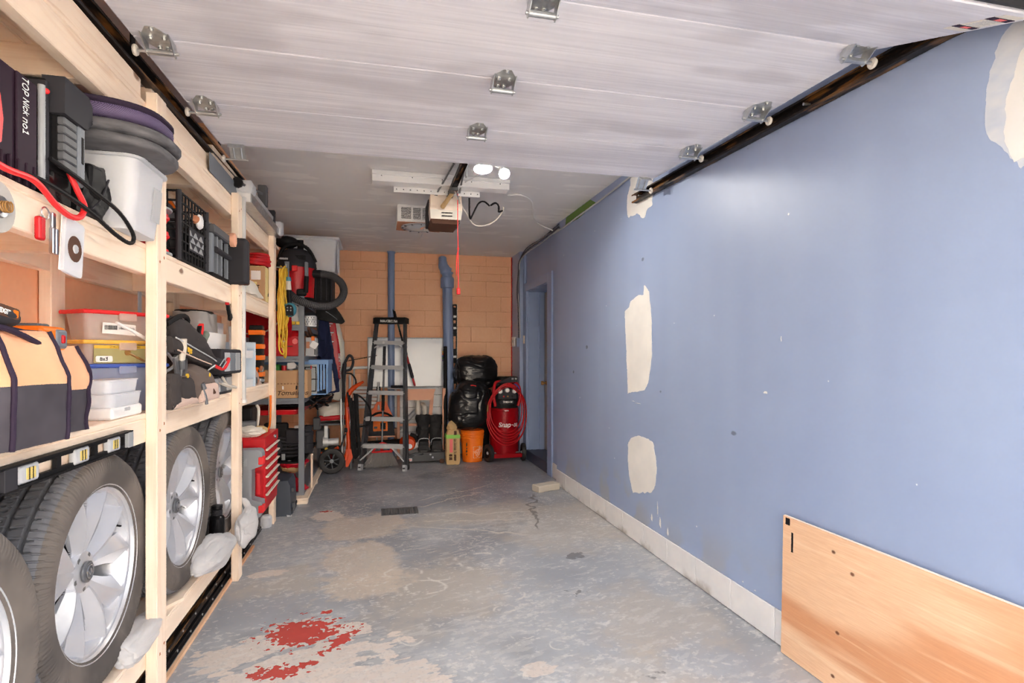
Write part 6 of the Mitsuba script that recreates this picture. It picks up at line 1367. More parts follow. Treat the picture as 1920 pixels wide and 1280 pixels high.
part(k, 'lettering', text('Safe-T-Salt', .026, (-.435, 6.480, 1.28), (.06, 0, -1), (1, 0, .06), .0015, True, .27), 'm_label', False)
k = thing('salt_bag', 'full red and white sack lying across below the jacket', 'sack')
part(k, 'sack', sack([(-.65, .52), (-.30, .535), (-.285, .72), (-.42, .73), (-.65, .70)], 6.45, .30, 8), 'm_offwhite', 60)
part(k, 'red_band', sack([(-.64, .535), (-.30, .55), (-.30, .605), (-.64, .595)], 6.442, .05, 8, .004), 'm_red', 60)
k = thing('sack_stand', 'low dark trolley carrying the lying sack behind the pressure washer', 'trolley')
part(k, 'deck', box(-.66, -.28, 6.42, 6.80, .49, .51, .002), 'm_darkgrey', False)
for x in (-.64, -.31):
    for y in (6.44, 6.78): part(k, 'leg', box(x, x + .025, y - .012, y + .012, 0, .49, .002), 'm_darkgrey', False)
# ------------------------------------------------------------------ along the back wall
def wrap(m, c, r, a0, taper=0.0, z0=0.0):
    """Bends flat lettering (x along, y up, z out) round an upright cylinder; a0 is the direction of its origin."""
    m = m.copy(); v = m.vertices
    R = r + taper * (v[:, 1] + z0 - z0) + v[:, 2]
    a = a0 + v[:, 0] / r
    m.vertices = np.c_[c[0] + R * np.cos(a), c[1] + R * np.sin(a), c[2] + v[:, 1]]
    return m
def dense(m, e=.012):
    v, f = trimesh.remesh.subdivide_to_size(m.vertices, m.faces, e, max_iter=10); return trimesh.Trimesh(v, f, process=False)
k = thing('drain_pipe', 'slim blue painted pipe running down the back wall behind the ladder', 'pipe')
part(k, 'pipe', cyl((.15, 7.045, .0), (.15, 7.045, ZC - .004), .041, n=28), 'm_blue_pipe')
part(k, 'flange', lathe([(0, ZC - .02), (.052, ZC - .02), (.052, ZC - .003), (0, ZC - .003)], 28, (.15, 7.045, 0)), 'm_blue_pipe')
part(k, 'coupling', cyl((.15, 7.045, .30), (.15, 7.045, .40), .047, n=28), 'm_blue_pipe')
k = thing('soil_pipe', 'thick blue painted pipe with an elbow at its top, right of the whiteboard', 'pipe')
part(k, 'pipe', cyl((.868, 7.0, 0), (.835, 7.0, 2.12), .062, n=32), 'm_blue_pipe')
part(k, 'hub', lathe([(.062, 0), (.080, .01), (.083, .03), (.083, .12), (.074, .14), (.06, .15)], 36, (.834, 7.0, 2.09)), 'm_blue_pipe')
part(k, 'elbow', tube([(.834, 7.0, 2.20), (.83, 7.0, 2.27), (.805, 7.0, 2.33), (.785, 7.0, 2.37), (.778, 7.0, 2.43), (.778, 7.02, 2.47)], [.062, .064, .066, .062, .05, .05], 24), 'm_blue_pipe')
for z in (2.285, 2.335): part(k, 'band', lathe([(.06, -.012), (.078, -.010), (.080, 0), (.078, .010), (.06, .012)], 32, (.812 if z > 2.3 else .828, 7.0, z)), 'm_blue_pipe')
part(k, 'clamp', cyl((.859, 7.0, .62), (.858, 7.0, .64), .068, n=32), 'm_blue_pipe')
k = thing('long_level', 'long black box level standing on end beside the thick blue pipe', 'spirit level')
part(k, 'frame', prism(Polygon([(.908, .62), (.962, .62), (.962, 1.90), (.908, 1.90)], [[(.918, a), (.952, a), (.952, b), (.918, b)] for a, b in ((1.86, 1.885), (1.66, 1.70), (1.34, 1.50), (.98, 1.16), (.72, .90))]), .03, 'xz', 7.04), 'm_black', False)
for z in (1.745, 1.60, 1.24): part(k, 'vial', box(.916, .954, 7.037, 7.06, z - .014, z + .014, .002), 'm_label', False)
part(k, 'edge', box(.961, .966, 7.04, 7.07, .62, 1.90, .001), 'm_label', False)
k = thing('whiteboard', 'blank whiteboard leaning on the back wall behind the ladder', 'whiteboard')
part(k, 'panel', hull([(x, y, z) for y0, y1, z in ((7.035, 7.047, .872), (7.062, 7.074, 1.466)) for y in (y0, y1) for x in (-.12, .80)]), 'm_whiteboard', False)
part(k, 'frame', cat(*[hull([(x, y, z) for y, z in ((a, z0), (a + .02, z0), (a, z1), (a + .02, z1)) for x in (x0, x1)]) for x0, x1, z0, z1, a in ((-.125, .805, 1.463, 1.478, 7.058), (-.125, .805, .860, .875, 7.03), (-.132, -.12, .86, 1.478, 7.042), (.80, .812, .86, 1.478, 7.042))]), 'm_silver', False)
for i, m in enumerate(('m_yellow', 'm_orange', 'm_blue_lid', 'm_green', 'm_purple')): part(k, 'magnet', cyl((.785, 7.052 - i * .001, 1.30 - i * .026), (.785, 7.04 - i * .001, 1.30 - i * .026), .011, n=16), m)
# sink
k = thing('utility_sink', 'peach utility sink on peach wooden legs in front of the white tiles', 'sink')
part(k, 'basin', hull([(x, y, z) for x0, x1, z in ((.30, .66, .858), (.325, .62, .725)) for x in (x0, x1) for y in (6.72, 7.05)]), 'm_peach', False)
part(k, 'counter', box(.10, .70, 6.71, 7.06, .858, .872, .003), 'm_lightgrey', False)
part(k, 'leg', hull([(x, y, z) for y in (6.80, 6.84) for x, z in ((.615, .858), (.655, .858), (.545, .0), (.585, .0))]), 'm_peach', False)
part(k, 'leg', box(.755, .795, 6.82, 6.86, 0, .858, .003), 'm_peach', False)
part(k, 'leg', box(.215, .25, 6.90, 6.94, 0, .858, .003), 'm_peach', False)
part(k, 'rail', box(.23, .78, 6.93, 6.95, .395, .425, .002), 'm_peach', False)
part(k, 'trap', tube([(.46, 6.88, .725), (.462, 6.88, .62), (.465, 6.88, .545), (.485, 6.88, .505), (.52, 6.88, .50), (.545, 6.88, .53), (.545, 6.88, .60), (.54, 6.90, .64), (.53, 7.0, .65)], .028, 12), 'm_offwhite')
part(k, 'nut', cat(cyl((.46, 6.88, .69), (.46, 6.88, .73), .042), cyl((.545, 6.88, .585), (.545, 6.88, .61), .036), cyl((.463, 6.88, .56), (.464, 6.88, .585), .036)), 'm_offwhite')
part(k, 'waste_pipe', cyl((.45, 6.98, .58), (.22, 7.03, .33), .028), 'm_lightgrey')
part(k, 'valve', cat(cyl((.205, 7.06, .33), (.205, 6.99, .33), .035), cyl((.205, 7.04, .22), (.205, 7.04, .33), .02)), 'm_copper')
solo('copper_pipe', cyl((.232, 7.07, .12), (.232, 7.07, .86), .011), 'm_copper', 'thin copper pipe on the wall beside the slim blue pipe', 'pipe')
solo('scrub_brush', rbox(.14, .29, 6.74, 6.80, .873, .90, .008), 'm_ink', 'dark brush lying on the sink counter behind the ladder', 'brush')
# step ladder, folded and leaning
k = thing('step_ladder', 'dark folded step ladder with aluminium steps leaning against the whiteboard', 'ladder')
LB, LT, RB, RT_ = np.array([-.195, 6.33, .02]), np.array([-.02, 6.86, 1.66]), np.array([.275, 6.165, .02]), np.array([.305, 6.74, 1.65])
def rail(a, b, w=.028, d=.07):
    a, b = np.asarray(a, float), np.asarray(b, float); z = (b - a) / np.linalg.norm(b - a)
    x = np.array([.945, -.325, 0]); x = x - z * (x @ z); x /= np.linalg.norm(x); y = np.cross(z, x)
    return hull([p + x * s * w / 2 + y * t * d / 2 for p in (a, b) for s in (-1, 1) for t in (-1, 1)]), x, y, z
for a, b in ((LB, LT), (RB, RT_)):
    part(k, 'rail', rail(a, b)[0], 'm_ladder', False)
    part(k, 'rear_rail', rail(a + [.035, .10, 0], b + [.0, .05, -.03], .024, .04)[0], 'm_ladder', False)
    part(k, 'foot', rail(a - [0, 0, .02], a + (b - a) * .028, .034, .076)[0], 'm_lightgrey', False)
    part(k, 'rear_foot', rail(a + [.035, .10, -.02], a + [.035, .10, .03], .03, .046)[0], 'm_charcoal', False)
for t in (.845, .67, .495, .32, .145):
    a, b = LB + (LT - LB) * t, RB + (RT_ - RB) * t; u = (b - a) / np.linalg.norm(b - a); n = np.array([u[1], -u[0], 0]); n /= np.linalg.norm(n)
    v = [p + n * s + np.array([0, 0, h]) for p in (a + u * .010, b - u * .010) for s in (-.035, .045) for h in (-.020, .022)]
    st = part(k, 'step', hull(v), 'm_aluminium', False)
    for s in (-.015, .01, .032): part(st, 'tread_rib', hull([p + n * (s + e) + np.array([0, 0, h]) for p in (a + u * .012, b - u * .012) for e in (0, .006) for h in (.021, .0245)]), 'm_aluminium', False)
    for p, s in ((a, -1), (b, 1)): part(k, 'rivet', mv(trimesh.creation.icosphere(1, .008), p + n * .043 + u * s * .0 + [0, 0, 0]), 'm_lightgrey')
a, b = LB + (LT - LB) * .145, RB + (RT_ - RB) * .145
u = (b - a) / np.linalg.norm(b - a); n = np.array([u[1], -u[0], 0])
for s in (.04, .0):
    part(k, 'brace', cat(cyl(LB + (LT - LB) * .055 + n * s, a + u * .13 + n * s - [0, 0, .02], .007, n=8), cyl(RB + (RT_ - RB) * .055 + n * s, b - u * .13 + n * s - [0, 0, .02], .007, n=8)), 'm_aluminium')
a2, b2 = LB + (LT - LB) * .845, RB + (RT_ - RB) * .845
part(k, 'brace', cat(cyl(LB + (LT - LB) * .80 + n * .03, a2 + u * .07 + n * .03 - [0, 0, .02], .007, n=8), cyl(RB + (RT_ - RB) * .80 + n * .03, b2 - u * .07 + n * .03 - [0, 0, .02], .007, n=8)), 'm_aluminium')
part(k, 'step_label', hull([a2 + u * q + n * .0465 + [0, 0, h] for q in (.11, .25) for h in (-.012, .014)] + [a2 + u * q + n * .0455 + [0, 0, h] for q in (.11, .25) for h in (-.012, .014)]), 'm_label', False)
u = (RT_ - LT) / np.linalg.norm(RT_ - LT); n = np.array([u[1], -u[0], 0]); n /= np.linalg.norm(n)
ca, cb = LT - u * .025 + [0, 0, .0], RT_ + u * .025 + [0, 0, .01]
part(k, 'top_cap', hull([p + n * s + np.array([0, 0, h]) for p in (ca, cb) for s in (-.07, .06) for h in (-.03, .035)] + [p + n * s + np.array([0, 0, .045]) for p in (ca + u * .02, cb - u * .02) for s in (-.05, .04)]), 'm_black', False)
part(k, 'lettering', text('MAXIMUM', .028, ca + u * .085 + n * .0602 + [0, 0, -.010], u, (0, 0, 1), .002, True, .205), 'm_label', False)
# broom, shovel, brush
k = thing('push_broom', 'broom with grey bristles and an orange cap standing behind the ladder', 'broom')
part(k, 'handle', cyl((.035, 6.52, .20), (.065, 6.72, 1.26), .0105), 'm_steel')
part(k, 'grip', cyl((.060, 6.69, 1.10), (.067, 6.73, 1.36), .017), 'm_charcoal')
part(k, 'sleeve', cyl((.047, 6.60, .62), (.052, 6.63, .84), .017), 'm_black')
part(k, 'cap', cat(tube([(-.07, 6.46, .165), (-.03, 6.475, .225), (.035, 6.50, .265), (.11, 6.475, .235), (.15, 6.45, .175)], .013, 10), tube([(-.07, 6.46, .165), (.04, 6.455, .175), (.15, 6.45, .175)], .014, 10), cyl((.035, 6.50, .17), (.035, 6.51, .27), .016)), 'm_red_bright')
rg = random.Random(6); br = []
for i in range(150):
    t = i / 149.0; a = np.array([-.065 + .21 * t, 6.455 + rg.uniform(-.02, .02), .165]); b = np.array([-.19 + .40 * t + rg.uniform(-.006, .006), 6.42 + rg.uniform(-.05, .05), rg.uniform(.004, .02) + .012 * t])
    br.append(cyl(a, b, .0028, .0022, 4))
part(k, 'bristle', cat(*br), 'm_bristle', False, kind='stuff')
k = thing('snow_shovel', 'black dust shovel with an orange collar and printed label behind the ladder', 'shovel')
part(k, 'blade', hull([(x, y, z) for x, y, z in ((-.13, 6.84, .285), (.19, 6.84, .285), (-.10, 6.92, .50), (.165, 6.92, .50), (-.13, 6.90, .285), (.19, 6.90, .285), (-.02, 6.95, .57), (.10, 6.95, .57))]), 'm_charcoal', False)
part(k, 'lip', box(-.132, .192, 6.832, 6.842, .282, .30, .002), 'm_peach', False)
part(k, 'collar', hull([(x, y, z) for y in (6.90, 6.94) for x, z in ((-.115, .525), (.165, .525), (-.03, .60), (.09, .60), (-.02, .70), (.085, .70))]), 'm_pink_orange', False)
part(k, 'arch', tube([(-.11, 6.885, .515), (-.03, 6.885, .56), (.03, 6.885, .57), (.10, 6.885, .555), (.165, 6.885, .515)], .012, 8), 'm_black')
lb = part(k, 'label', hull([(x, y, z) for x in (-.065, .105) for y, z in ((6.846, .355), (6.8475, .355), (6.886, .47), (6.8875, .47))]), 'm_orange', False)
part(lb, 'print', hull([(x, y - .002, z) for x in (.02, .08) for y, z in ((6.85, .375), (6.8515, .375), (6.876, .45), (6.8775, .45))]), 'm_ink', False)
part(lb, 'print', hull([(x, y - .002, z) for x in (-.055, -.015) for y, z in ((6.853, .385), (6.8545, .385), (6.862, .41), (6.8635, .41))]), 'm_darkgrey', False)
part(k, 'shaft', cyl((.0, 6.90, .60), (-.005, 6.98, .93), .016), 'm_aluminium')
part(k, 'ferrule', cyl((-.003, 6.965, .83), (-.004, 6.975, .875), .023), 'm_charcoal')
k = thing('snow_brush', 'long black and red snow brush leaning on the whiteboard', 'brush')
pa, pb = np.array([.185, 7.0, 1.80]), np.array([.432, 6.90, .874]); q = lambda t: pa + (pb - pa) * t
part(k, 'bristle_head', hull([q(.0) + [-.02, 0, .02], q(.0) + [.015, 0, -.01], q(.16) + [-.035, 0, .0], q(.16) + [.01, 0, 0], q(.08) + [-.01, -.03, 0], q(.08) + [-.01, .03, 0]]), 'm_black', False)
part(k, 'scraper', hull([q(.12) + [-.01, -.01, 0], q(.12) + [.02, -.01, 0], q(.26) + [-.012, -.008, 0], q(.26) + [.012, -.008, 0], q(.19) + [0, .01, 0]]), 'm_greengrey', False)
part(k, 'pole', cyl(q(.1), q(.99), .010), 'm_black')
part(k, 'grip', cyl(q(.42), q(.58), .017), 'm_black')
part(k, 'red_segment', cyl(q(.585), q(.70), .014), 'm_red')
part(k, 'grip', cyl(q(.70), q(.88), .019), 'm_charcoal')
part(k, 'red_segment', cyl(q(.89), q(.985), .013), 'm_red')
# white slatted folding chair and boards at the left of the ladder
k = thing('folding_chair', 'white slatted folding chair folded flat against the orange wall', 'folding chair')
for i in range(6): part(k, 'slat', box(-.30, .0, 7.035, 7.05, .612 + i * .046, .648 + i * .046, .002), 'm_white', False)
part(k, 'frame', cat(tube([(-.41, 7.06, 1.0), (-.40, 7.06, 1.085), (-.37, 7.06, 1.10), (-.10, 7.06, 1.11)], .018, 8), tube([(-.33, 7.05, .02), (-.335, 7.05, .6), (-.34, 7.05, 1.02)], .016, 8)), 'm_white')
for x in (-.30, -.03): part(k, 'leg', box(x, x + .018, 7.06, 7.075, .10, 1.09, .002), 'm_silver', False)
for z in (.385, .415): part(k, 'rod', cyl((-.33, 7.06, z), (-.02, 7.06, z), .007), 'm_lightgrey')
part(k, 'foot', cyl((-.33, 7.05, 0), (-.33, 7.05, .05), .02), 'm_charcoal')
solo('fishing_rod', cyl((-.36, 7.05, 1.19), (-.02, 7.05, 1.255), .005), 'm_brown', 'thin brown rod stuck out behind the pressure washer lance', 'rod')
solo('glass_jar', cat(lathe([(0, 0), (.035, 0), (.037, .01), (.037, .10), (.028, .115), (0, .116)], 24, (-.10, 6.72, .0))), 'm_frost_warm', 'small jar with a pale base on the floor behind the broom', 'jar')
# pressure washer
k = thing('pressure_washer', 'orange pressure washer with a black spoked wheel beside the ladder', 'pressure washer')
wx, wy, wz, wr = -.485, 6.22, .135, .135
w = part(k, 'wheel', lathe([(.078, -.022), (.112, -.028), (.130, -.022), (wr, -.010), (wr, .010), (.130, .022), (.112, .028), (.078, .022)], 48, (wx, wy, wz), 'y'), 'm_rubber_black')
for i in range(7):
    a = i * 2 * np.pi / 7 + .3; part(w, 'spoke', cyl((wx + .02 * math.cos(a), wy - .012, wz + .02 * math.sin(a)), (wx + .084 * math.cos(a), wy - .008, wz + .084 * math.sin(a)), .0055, .0075, 8), 'm_darkgrey')
part(w, 'hub', lathe([(0, -.022), (.010, -.022), (.02, -.016), (.024, 0), (0, .006)], 24, (wx, wy, wz), 'y'), 'm_silver')
part(k, 'rear_wheel', lathe([(.0, -.02), (.112, -.028), (.130, -.022), (wr, 0), (.130, .022), (.112, .028), (.0, .02)], 40, (-.52, 6.62, wz), 'y'), 'm_rubber_black')
part(k, 'axle', cyl((wx, wy, wz), (-.52, 6.62, wz), .012), 'm_red')
part(k, 'frame', cat(tube([(-.60, 6.30, .20), (-.50, 6.31, .215), (-.42, 6.31, .26)], .022, 10), tube([(-.345, 6.27, .13), (-.315, 6.28, .27), (-.325, 6.30, .50), (-.335, 6.32, .72), (-.315, 6.34, .84), (-.26, 6.36, .905), (-.165, 6.40, .965)], [.030, .026, .022, .022, .026, .026, .014], 12)), 'm_orange_deep')
part(k, 'foot_cover', hull([(x, y, z) for y in (6.25, 6.31) for x, z in ((-.345, .06), (-.32, .06), (-.27, .16), (-.28, .25), (-.345, .25))]), 'm_orange_deep', False)
part(k, 'upright', cat(tube([(-.385, 6.38, .12), (-.40, 6.38, .6), (-.40, 6.38, .78)], .011, 8)), 'm_aluminium')
part(k, 'red_panel', cat(box(-.345, -.275, 6.30, 6.33, .36, .63, .006), box(-.345, -.30, 6.295, 6.31, .62, .70, .004)), 'm_red', False)
part(k, 'white_panel', hull([(x, y, z) for y in (6.29, 6.295) for x, z in ((-.345, .27), (-.30, .27), (-.275, .52), (-.30, .56), (-.345, .42))]), 'm_label', False)
part(k, 'engine', cat(rbox(-.66, -.53, 6.33, 6.55, .25, .45, .02), rbox(-.69, -.62, 6.36, 6.5, .45, .58, .01)), 'm_darkgrey')
part(k, 'pump', cat(cyl((-.55, 6.33, .32), (-.42, 6.33, .325), .040), cyl((-.58, 6.33, .33), (-.53, 6.33, .33), .055), box(-.57, -.53, 6.30, 6.35, .34, .50, .006)), 'm_aluminium', 40)
part(k, 'oil_cap', cyl((-.545, 6.285, .255), (-.545, 6.30, .255), .016), 'm_yellow')
part(k, 'clip', rbox(-.36, -.325, 6.255, 6.29, .43, .475, .008), 'm_black')
part(k, 'hose', cat(*[tube([(-.325 + .02 * i, 6.25, .86 - .03 * i), (-.29 + .012 * i, 6.24, .62), (-.285 + .014 * i, 6.24, .34), (-.255 + .01 * i, 6.24, .16 + .015 * i), (-.215 + .006 * i, 6.25, .22), (-.235 + .008 * i, 6.26, .5), (-.255 + .01 * i, 6.27, .84)], .0095, 8) for i in range(4)]), 'm_black')
part(k, 'hose', tube([(-.265, 6.26, .84), (-.18, 6.28, .80), (-.09, 6.32, .66), (-.10, 6.34, .50), (-.20, 6.33, .48)], .0085, 8), 'm_black')
part(k, 'cable', tube([(-.36, 6.27, .40), (-.39, 6.25, .28), (-.43, 6.24, .20), (-.40, 6.24, .27), (-.34, 6.25, .42)], .007, 8), 'm_charcoal')
k = thing('spray_lance', 'black spray gun lance standing in the pressure washer frame', 'spray gun')
part(k, 'body', tube([(-.375, 6.40, .74), (-.372, 6.40, .95), (-.372, 6.40, 1.07), (-.362, 6.40, 1.17)], [.016, .016, .026, .02], 12), 'm_charcoal')
part(k, 'grip', tube([(-.362, 6.40, 1.17), (-.32, 6.40, 1.25), (-.285, 6.40, 1.235), (-.275, 6.40, 1.17), (-.30, 6.40, 1.105), (-.35, 6.40, 1.085)], .014, 10), 'm_charcoal')
part(k, 'lance', cyl((-.377, 6.40, .30), (-.376, 6.40, .76), .007), 'm_silver')
part(k, 'hose', tube([(-.35, 6.40, 1.06), (-.29, 6.40, 1.05), (-.245, 6.40, .98), (-.25, 6.39, .88)], .008, 8), 'm_black')
# blower, boots, jack
k = thing('leaf_blower', 'orange leaf blower with a long black tube lying behind the ladder', 'leaf blower')
part(k, 'housing', blob((.33, 6.70, .235), (.095, .09, .085), .08, 4, 3, 4), 'm_orange_deep', 60)
part(k, 'fan_cover', lathe([(0, -.10), (.06, -.10), (.075, -.085), (.078, -.05), (0, -.05)], 28, (.345, 6.70, .225), 'y'), 'm_orange_deep')
part(k, 'badge', lathe([(0, -.104), (.028, -.104), (.028, -.1), (0, -.1)], 24, (.352, 6.70, .20), 'y'), 'm_label')
part(k, 'grip', tube([(.36, 6.68, .33), (.42, 6.67, .30), (.44, 6.67, .24)], .022, 10), 'm_black')
part(k, 'tank', blob((.425, 6.72, .195), (.05, .05, .05), .05, 3, 6, 3), 'm_label', 60)
part(k, 'tube', cyl((.26, 6.72, .235), (-.36, 6.86, .19), .042, .036), 'm_black')
k = thing('trolley_jack', 'long black trolley jack on the floor under the black boots', 'trolley jack')
part(k, 'side_plate', prism([(.28, .03), (.80, .03), (.80, .125), (.62, .125), (.50, .105), (.28, .075)], .02, 'xz', 6.555), 'm_jackblack', False)
part(k, 'side_plate', prism([(.28, .03), (.80, .03), (.80, .125), (.62, .125), (.50, .105), (.28, .075)], .02, 'xz', 6.70), 'm_jackblack', False)
part(k, 'deck', box(.50, .80, 6.56, 6.71, .105, .128, .003), 'm_jackblack', False)
part(k, 'lift_arm', cat(tube([(.33, 6.63, .06), (.42, 6.63, .10), (.55, 6.63, .12)], .022, 8)), 'm_darkgrey')
part(k, 'ram', cyl((.40, 6.60, .075), (.58, 6.60, .08), .02), 'm_silver')
for x in (.585, .612, .775, .782): part(k, 'bolt', lathe([(0, -.012), (.010, -.012), (.012, 0), (0, 0)], 12, (x, 6.556, .105 if x < .6 or x > .78 else .07), 'y'), 'm_lightgrey')
for x in (.32, .715): part(k, 'caster', lathe([(0, -.015), (.026, -.015), (.028, 0), (.026, .015), (0, .015)], 24, (x, 6.54, .029), 'y'), 'm_brown')
part(k, 'caster_fork', prism([(.685, .10), (.745, .10), (.73, .03), (.70, .03)], .006, 'xz', 6.533), 'm_jackblack', False)
part(k, 'label', box(.31, .375, 6.5535, 6.5555, .035, .068, 0), 'm_label', False)
part(k, 'label_print', box(.315, .37, 6.5525, 6.5536, .046, .056, 0), 'm_pink', False)
k = thing('jack_handle', 'straight black jack handle standing upright left of the thick blue pipe', 'handle')
part(k, 'tube', cyl((.785, 6.74, .128), (.80, 6.93, 1.36), .019), 'm_black')
part(k, 'grip', cyl((.791, 6.815, .60), (.80, 6.93, 1.365), .023), 'm_black')
def boot(x, label, flip):
    k = thing('snow_boot', label, 'boot', 'pair of black boots on the trolley jack')
    part(k, 'foot', warp(fine(hull([(x + a, y, z) for a, y, z in ((-.062, 6.60, .131), (.062, 6.60, .131), (-.058, 6.60, .20), (.058, 6.60, .20), (-.045, 6.62, .245), (.045, 6.62, .245), (-.055, 6.88, .131), (.055, 6.88, .131), (-.055, 6.88, .27), (.055, 6.88, .27))]), .02), .010, 14, int(x * 50)), 'm_bootshell', 60)
    part(k, 'shaft', warp(fine(cat(lathe([(.0, .22), (.074, .22), (.070, .30), (.078, .38), (.070, .40), (.084, .47), (.086, .52), (.078, .54), (.06, .53), (.055, .45), (0, .40)], 28, (0, 0, 0))), .025).apply_translation((x, 6.80, 0)), .022, 14, int(x * 90)), 'm_bootshell', 60)
    part(k, 'sole', hull([(x + a, y, z) for a, y in ((-.066, 6.60), (.066, 6.60), (-.04, 6.585), (.04, 6.585), (-.06, 6.89), (.06, 6.89)) for z in (.1285, .150)]), 'm_rubber_black', False)
    part(k, 'piping', tube([(x - .066, 6.66, .20), (x - .058, 6.60, .272), (x, 6.585, .29), (x + .058, 6.60, .272), (x + .066, 6.66, .20)], .0045, 6), 'm_lightgrey')
    part(k, 'buckle', box(x - .07 * flip - .004, x - .07 * flip + .004, 6.74, 6.80, .30, .32, .002), 'm_silver', False)
boot(.515, 'black snow boot standing on the trolley jack, left of the pair', 1); boot(.668, 'black snow boot standing on the trolley jack, right of the pair', -1)
# cement bag, bucket, trash bags
k = thing('cement_bag', 'brown paper cement bag closed with green tape beside the orange bucket', 'bag')
m = fine(hull([(x, y, z) for x0, x1, y0, y1, z in ((.765, .90, 6.41, 6.53, .003), (.755, .91, 6.40, 6.54, .05), (.757, .908, 6.40, 6.54, .33), (.775, .895, 6.43, 6.51, .395)) for x in (x0, x1) for y in (y0, y1)]), .02)
part(k, 'sack', warp(m, .006, 16, 2), 'm_kraft', 60)
part(k, 'crumpled_top', blob((.825, 6.47, .425), (.055, .035, .075), .35, 9, 4, 4), 'm_kraft', 60)
part(k, 'tape', hull([(x, y, z) for x0, x1, y0, y1, z in ((.750, .914, 6.394, 6.546, .305), (.753, .911, 6.397, 6.543, .345)) for x in (x0, x1) for y in (y0, y1)]), 'm_tape_green', False)
part(k, 'red_panel', box(.790, .826, 6.394, 6.397, .145, .30, .0), 'm_pink', False)
part(k, 'lettering', text('QUIKRETE', .026, (.838, 6.3935, .30), (0, 0, -1), (1, 0, 0), .0012, True, .17), 'm_brown', False)
for a, b, z0, z1 in ((.785, .82, .10, .125), (.785, .82, .06, .09), (.84, .865, .05, .12), (.84, .87, .345, .39)): part(k, 'print_block', box(a, b, 6.393, 6.3965, z0, z1, 0), 'm_brown', False)
k = thing('orange_bucket', 'bright orange plastic bucket under the black trash bags', 'bucket')
bc = (1.085, 6.60, 0)
part(k, 'pail', lathe([(0, .002), (.112, .002), (.117, .008), (.132, .27), (.138, .272), (.138, .285), (.133, .288), (.134, .305), (.140, .307), (.140, .320), (.134, .323), (.135, .340), (.142, .342), (.142, .356), (.136, .358), (.137, .372), (.132, .374), (.129, .30), (.112, .012), (0, .012)], 56, bc), 'm_orange')
def stamp(mesh, name, m, a0, z, rr=.1265): part(k, name, wrap(dense(mesh), (bc[0], bc[1], z), rr, a0, .0596), m, False)
sq = cat(box(0, .135, 0, .0035, 0, .0012, 0), box(0, .135, .1315, .135, 0, .0012, 0), box(0, .0035, 0, .135, 0, .0012, 0), box(.1315, .135, 0, .135, 0, .0012, 0))
A0 = -1.66
stamp(sq, 'logo_frame', 'm_logo', A0, .055)
for s, o in (('THE', (.012, .062)), ('HOME', (.032, .040)), ('DEPOT', (.052, .008))):
    t_ = meshkit.text_mesh(s, .034 if s != 'THE' else .013, .0012, True); t_.vertices[:, 0] *= .78
    t_ = mv(t_, rz=45); t_.apply_translation((*o, 0)); stamp(t_, 'logo_lettering', 'm_logo', A0, .055)
for zz, sz in ((.19, .05), (.155, .02), (.12, .03), (.085, .02)):
    g = ragged([(0, 0), (.018, sz * .2), (.016, sz), (.004, sz * .8)], .005, int(zz * 1000), .004); stamp(prism(g, .0012), 'dark_mark', 'm_brown', -2.35, zz)
part(k, 'bail_ear', cyl((bc[0] - .132, bc[1], .31), (bc[0] - .15, bc[1], .31), .014), 'm_orange')
def trash(c, s, seed, label, tie):
    k = thing('trash_bag', label, 'trash bag')
    m = trimesh.creation.icosphere(subdivisions=6); v = m.vertices
    wv = v + .35 * np.stack([meshkit.fbm(v * 1.6 + 11 * g + seed, 2, seed + g) - .5 for g in range(3)], -1)
    big = meshkit.fbm(wv * 1.2 + seed, 2, seed) - .5
    fold = np.abs(meshkit.fbm(wv * [1.7, 1.7, 1.1] + seed, 2, seed + 3) - .5); fine_ = meshkit.fbm(wv * [3, 3, 6.5] + seed, 3, seed + 6) - .5
    r = 1 + .34 * big - .55 * (.07 - np.minimum(fold, .07)) + .055 * fine_
    q = np.sign(v) * np.abs(v) ** .80
    m.vertices = q * r[:, None] * s + c
    part(k, 'film', m, 'm_bin', True)
    part(k, 'tie', blob(tie, (.06, .045, .03), .35, 6, seed, 4), 'm_bin', True)
    return k
k2 = trash((1.045, 6.56, .66), (.25, .19, .275), 3, 'full black trash bag standing on the orange bucket, lower of two', (1.10, 6.52, .845))
part(k2, 'drawstring', tube([(1.02, 6.44, .90), (1.06, 6.42, .91), (1.10, 6.42, .90)], .006, 6), 'm_red_bright')
trash((1.165, 6.80, 1.045), (.285, .185, .215), 8, 'black trash bag on top of the pile in the corner, upper of two', (1.06, 6.80, 1.19))
solo('tall_bin', cat(lathe([(0, 0), (.15, 0), (.17, .80), (.176, .80), (.176, .83), (0, .83)], 36, (1.19, 6.89, 0))), 'm_black', 'black bin standing behind the orange bucket and the trash bags', 'bin')
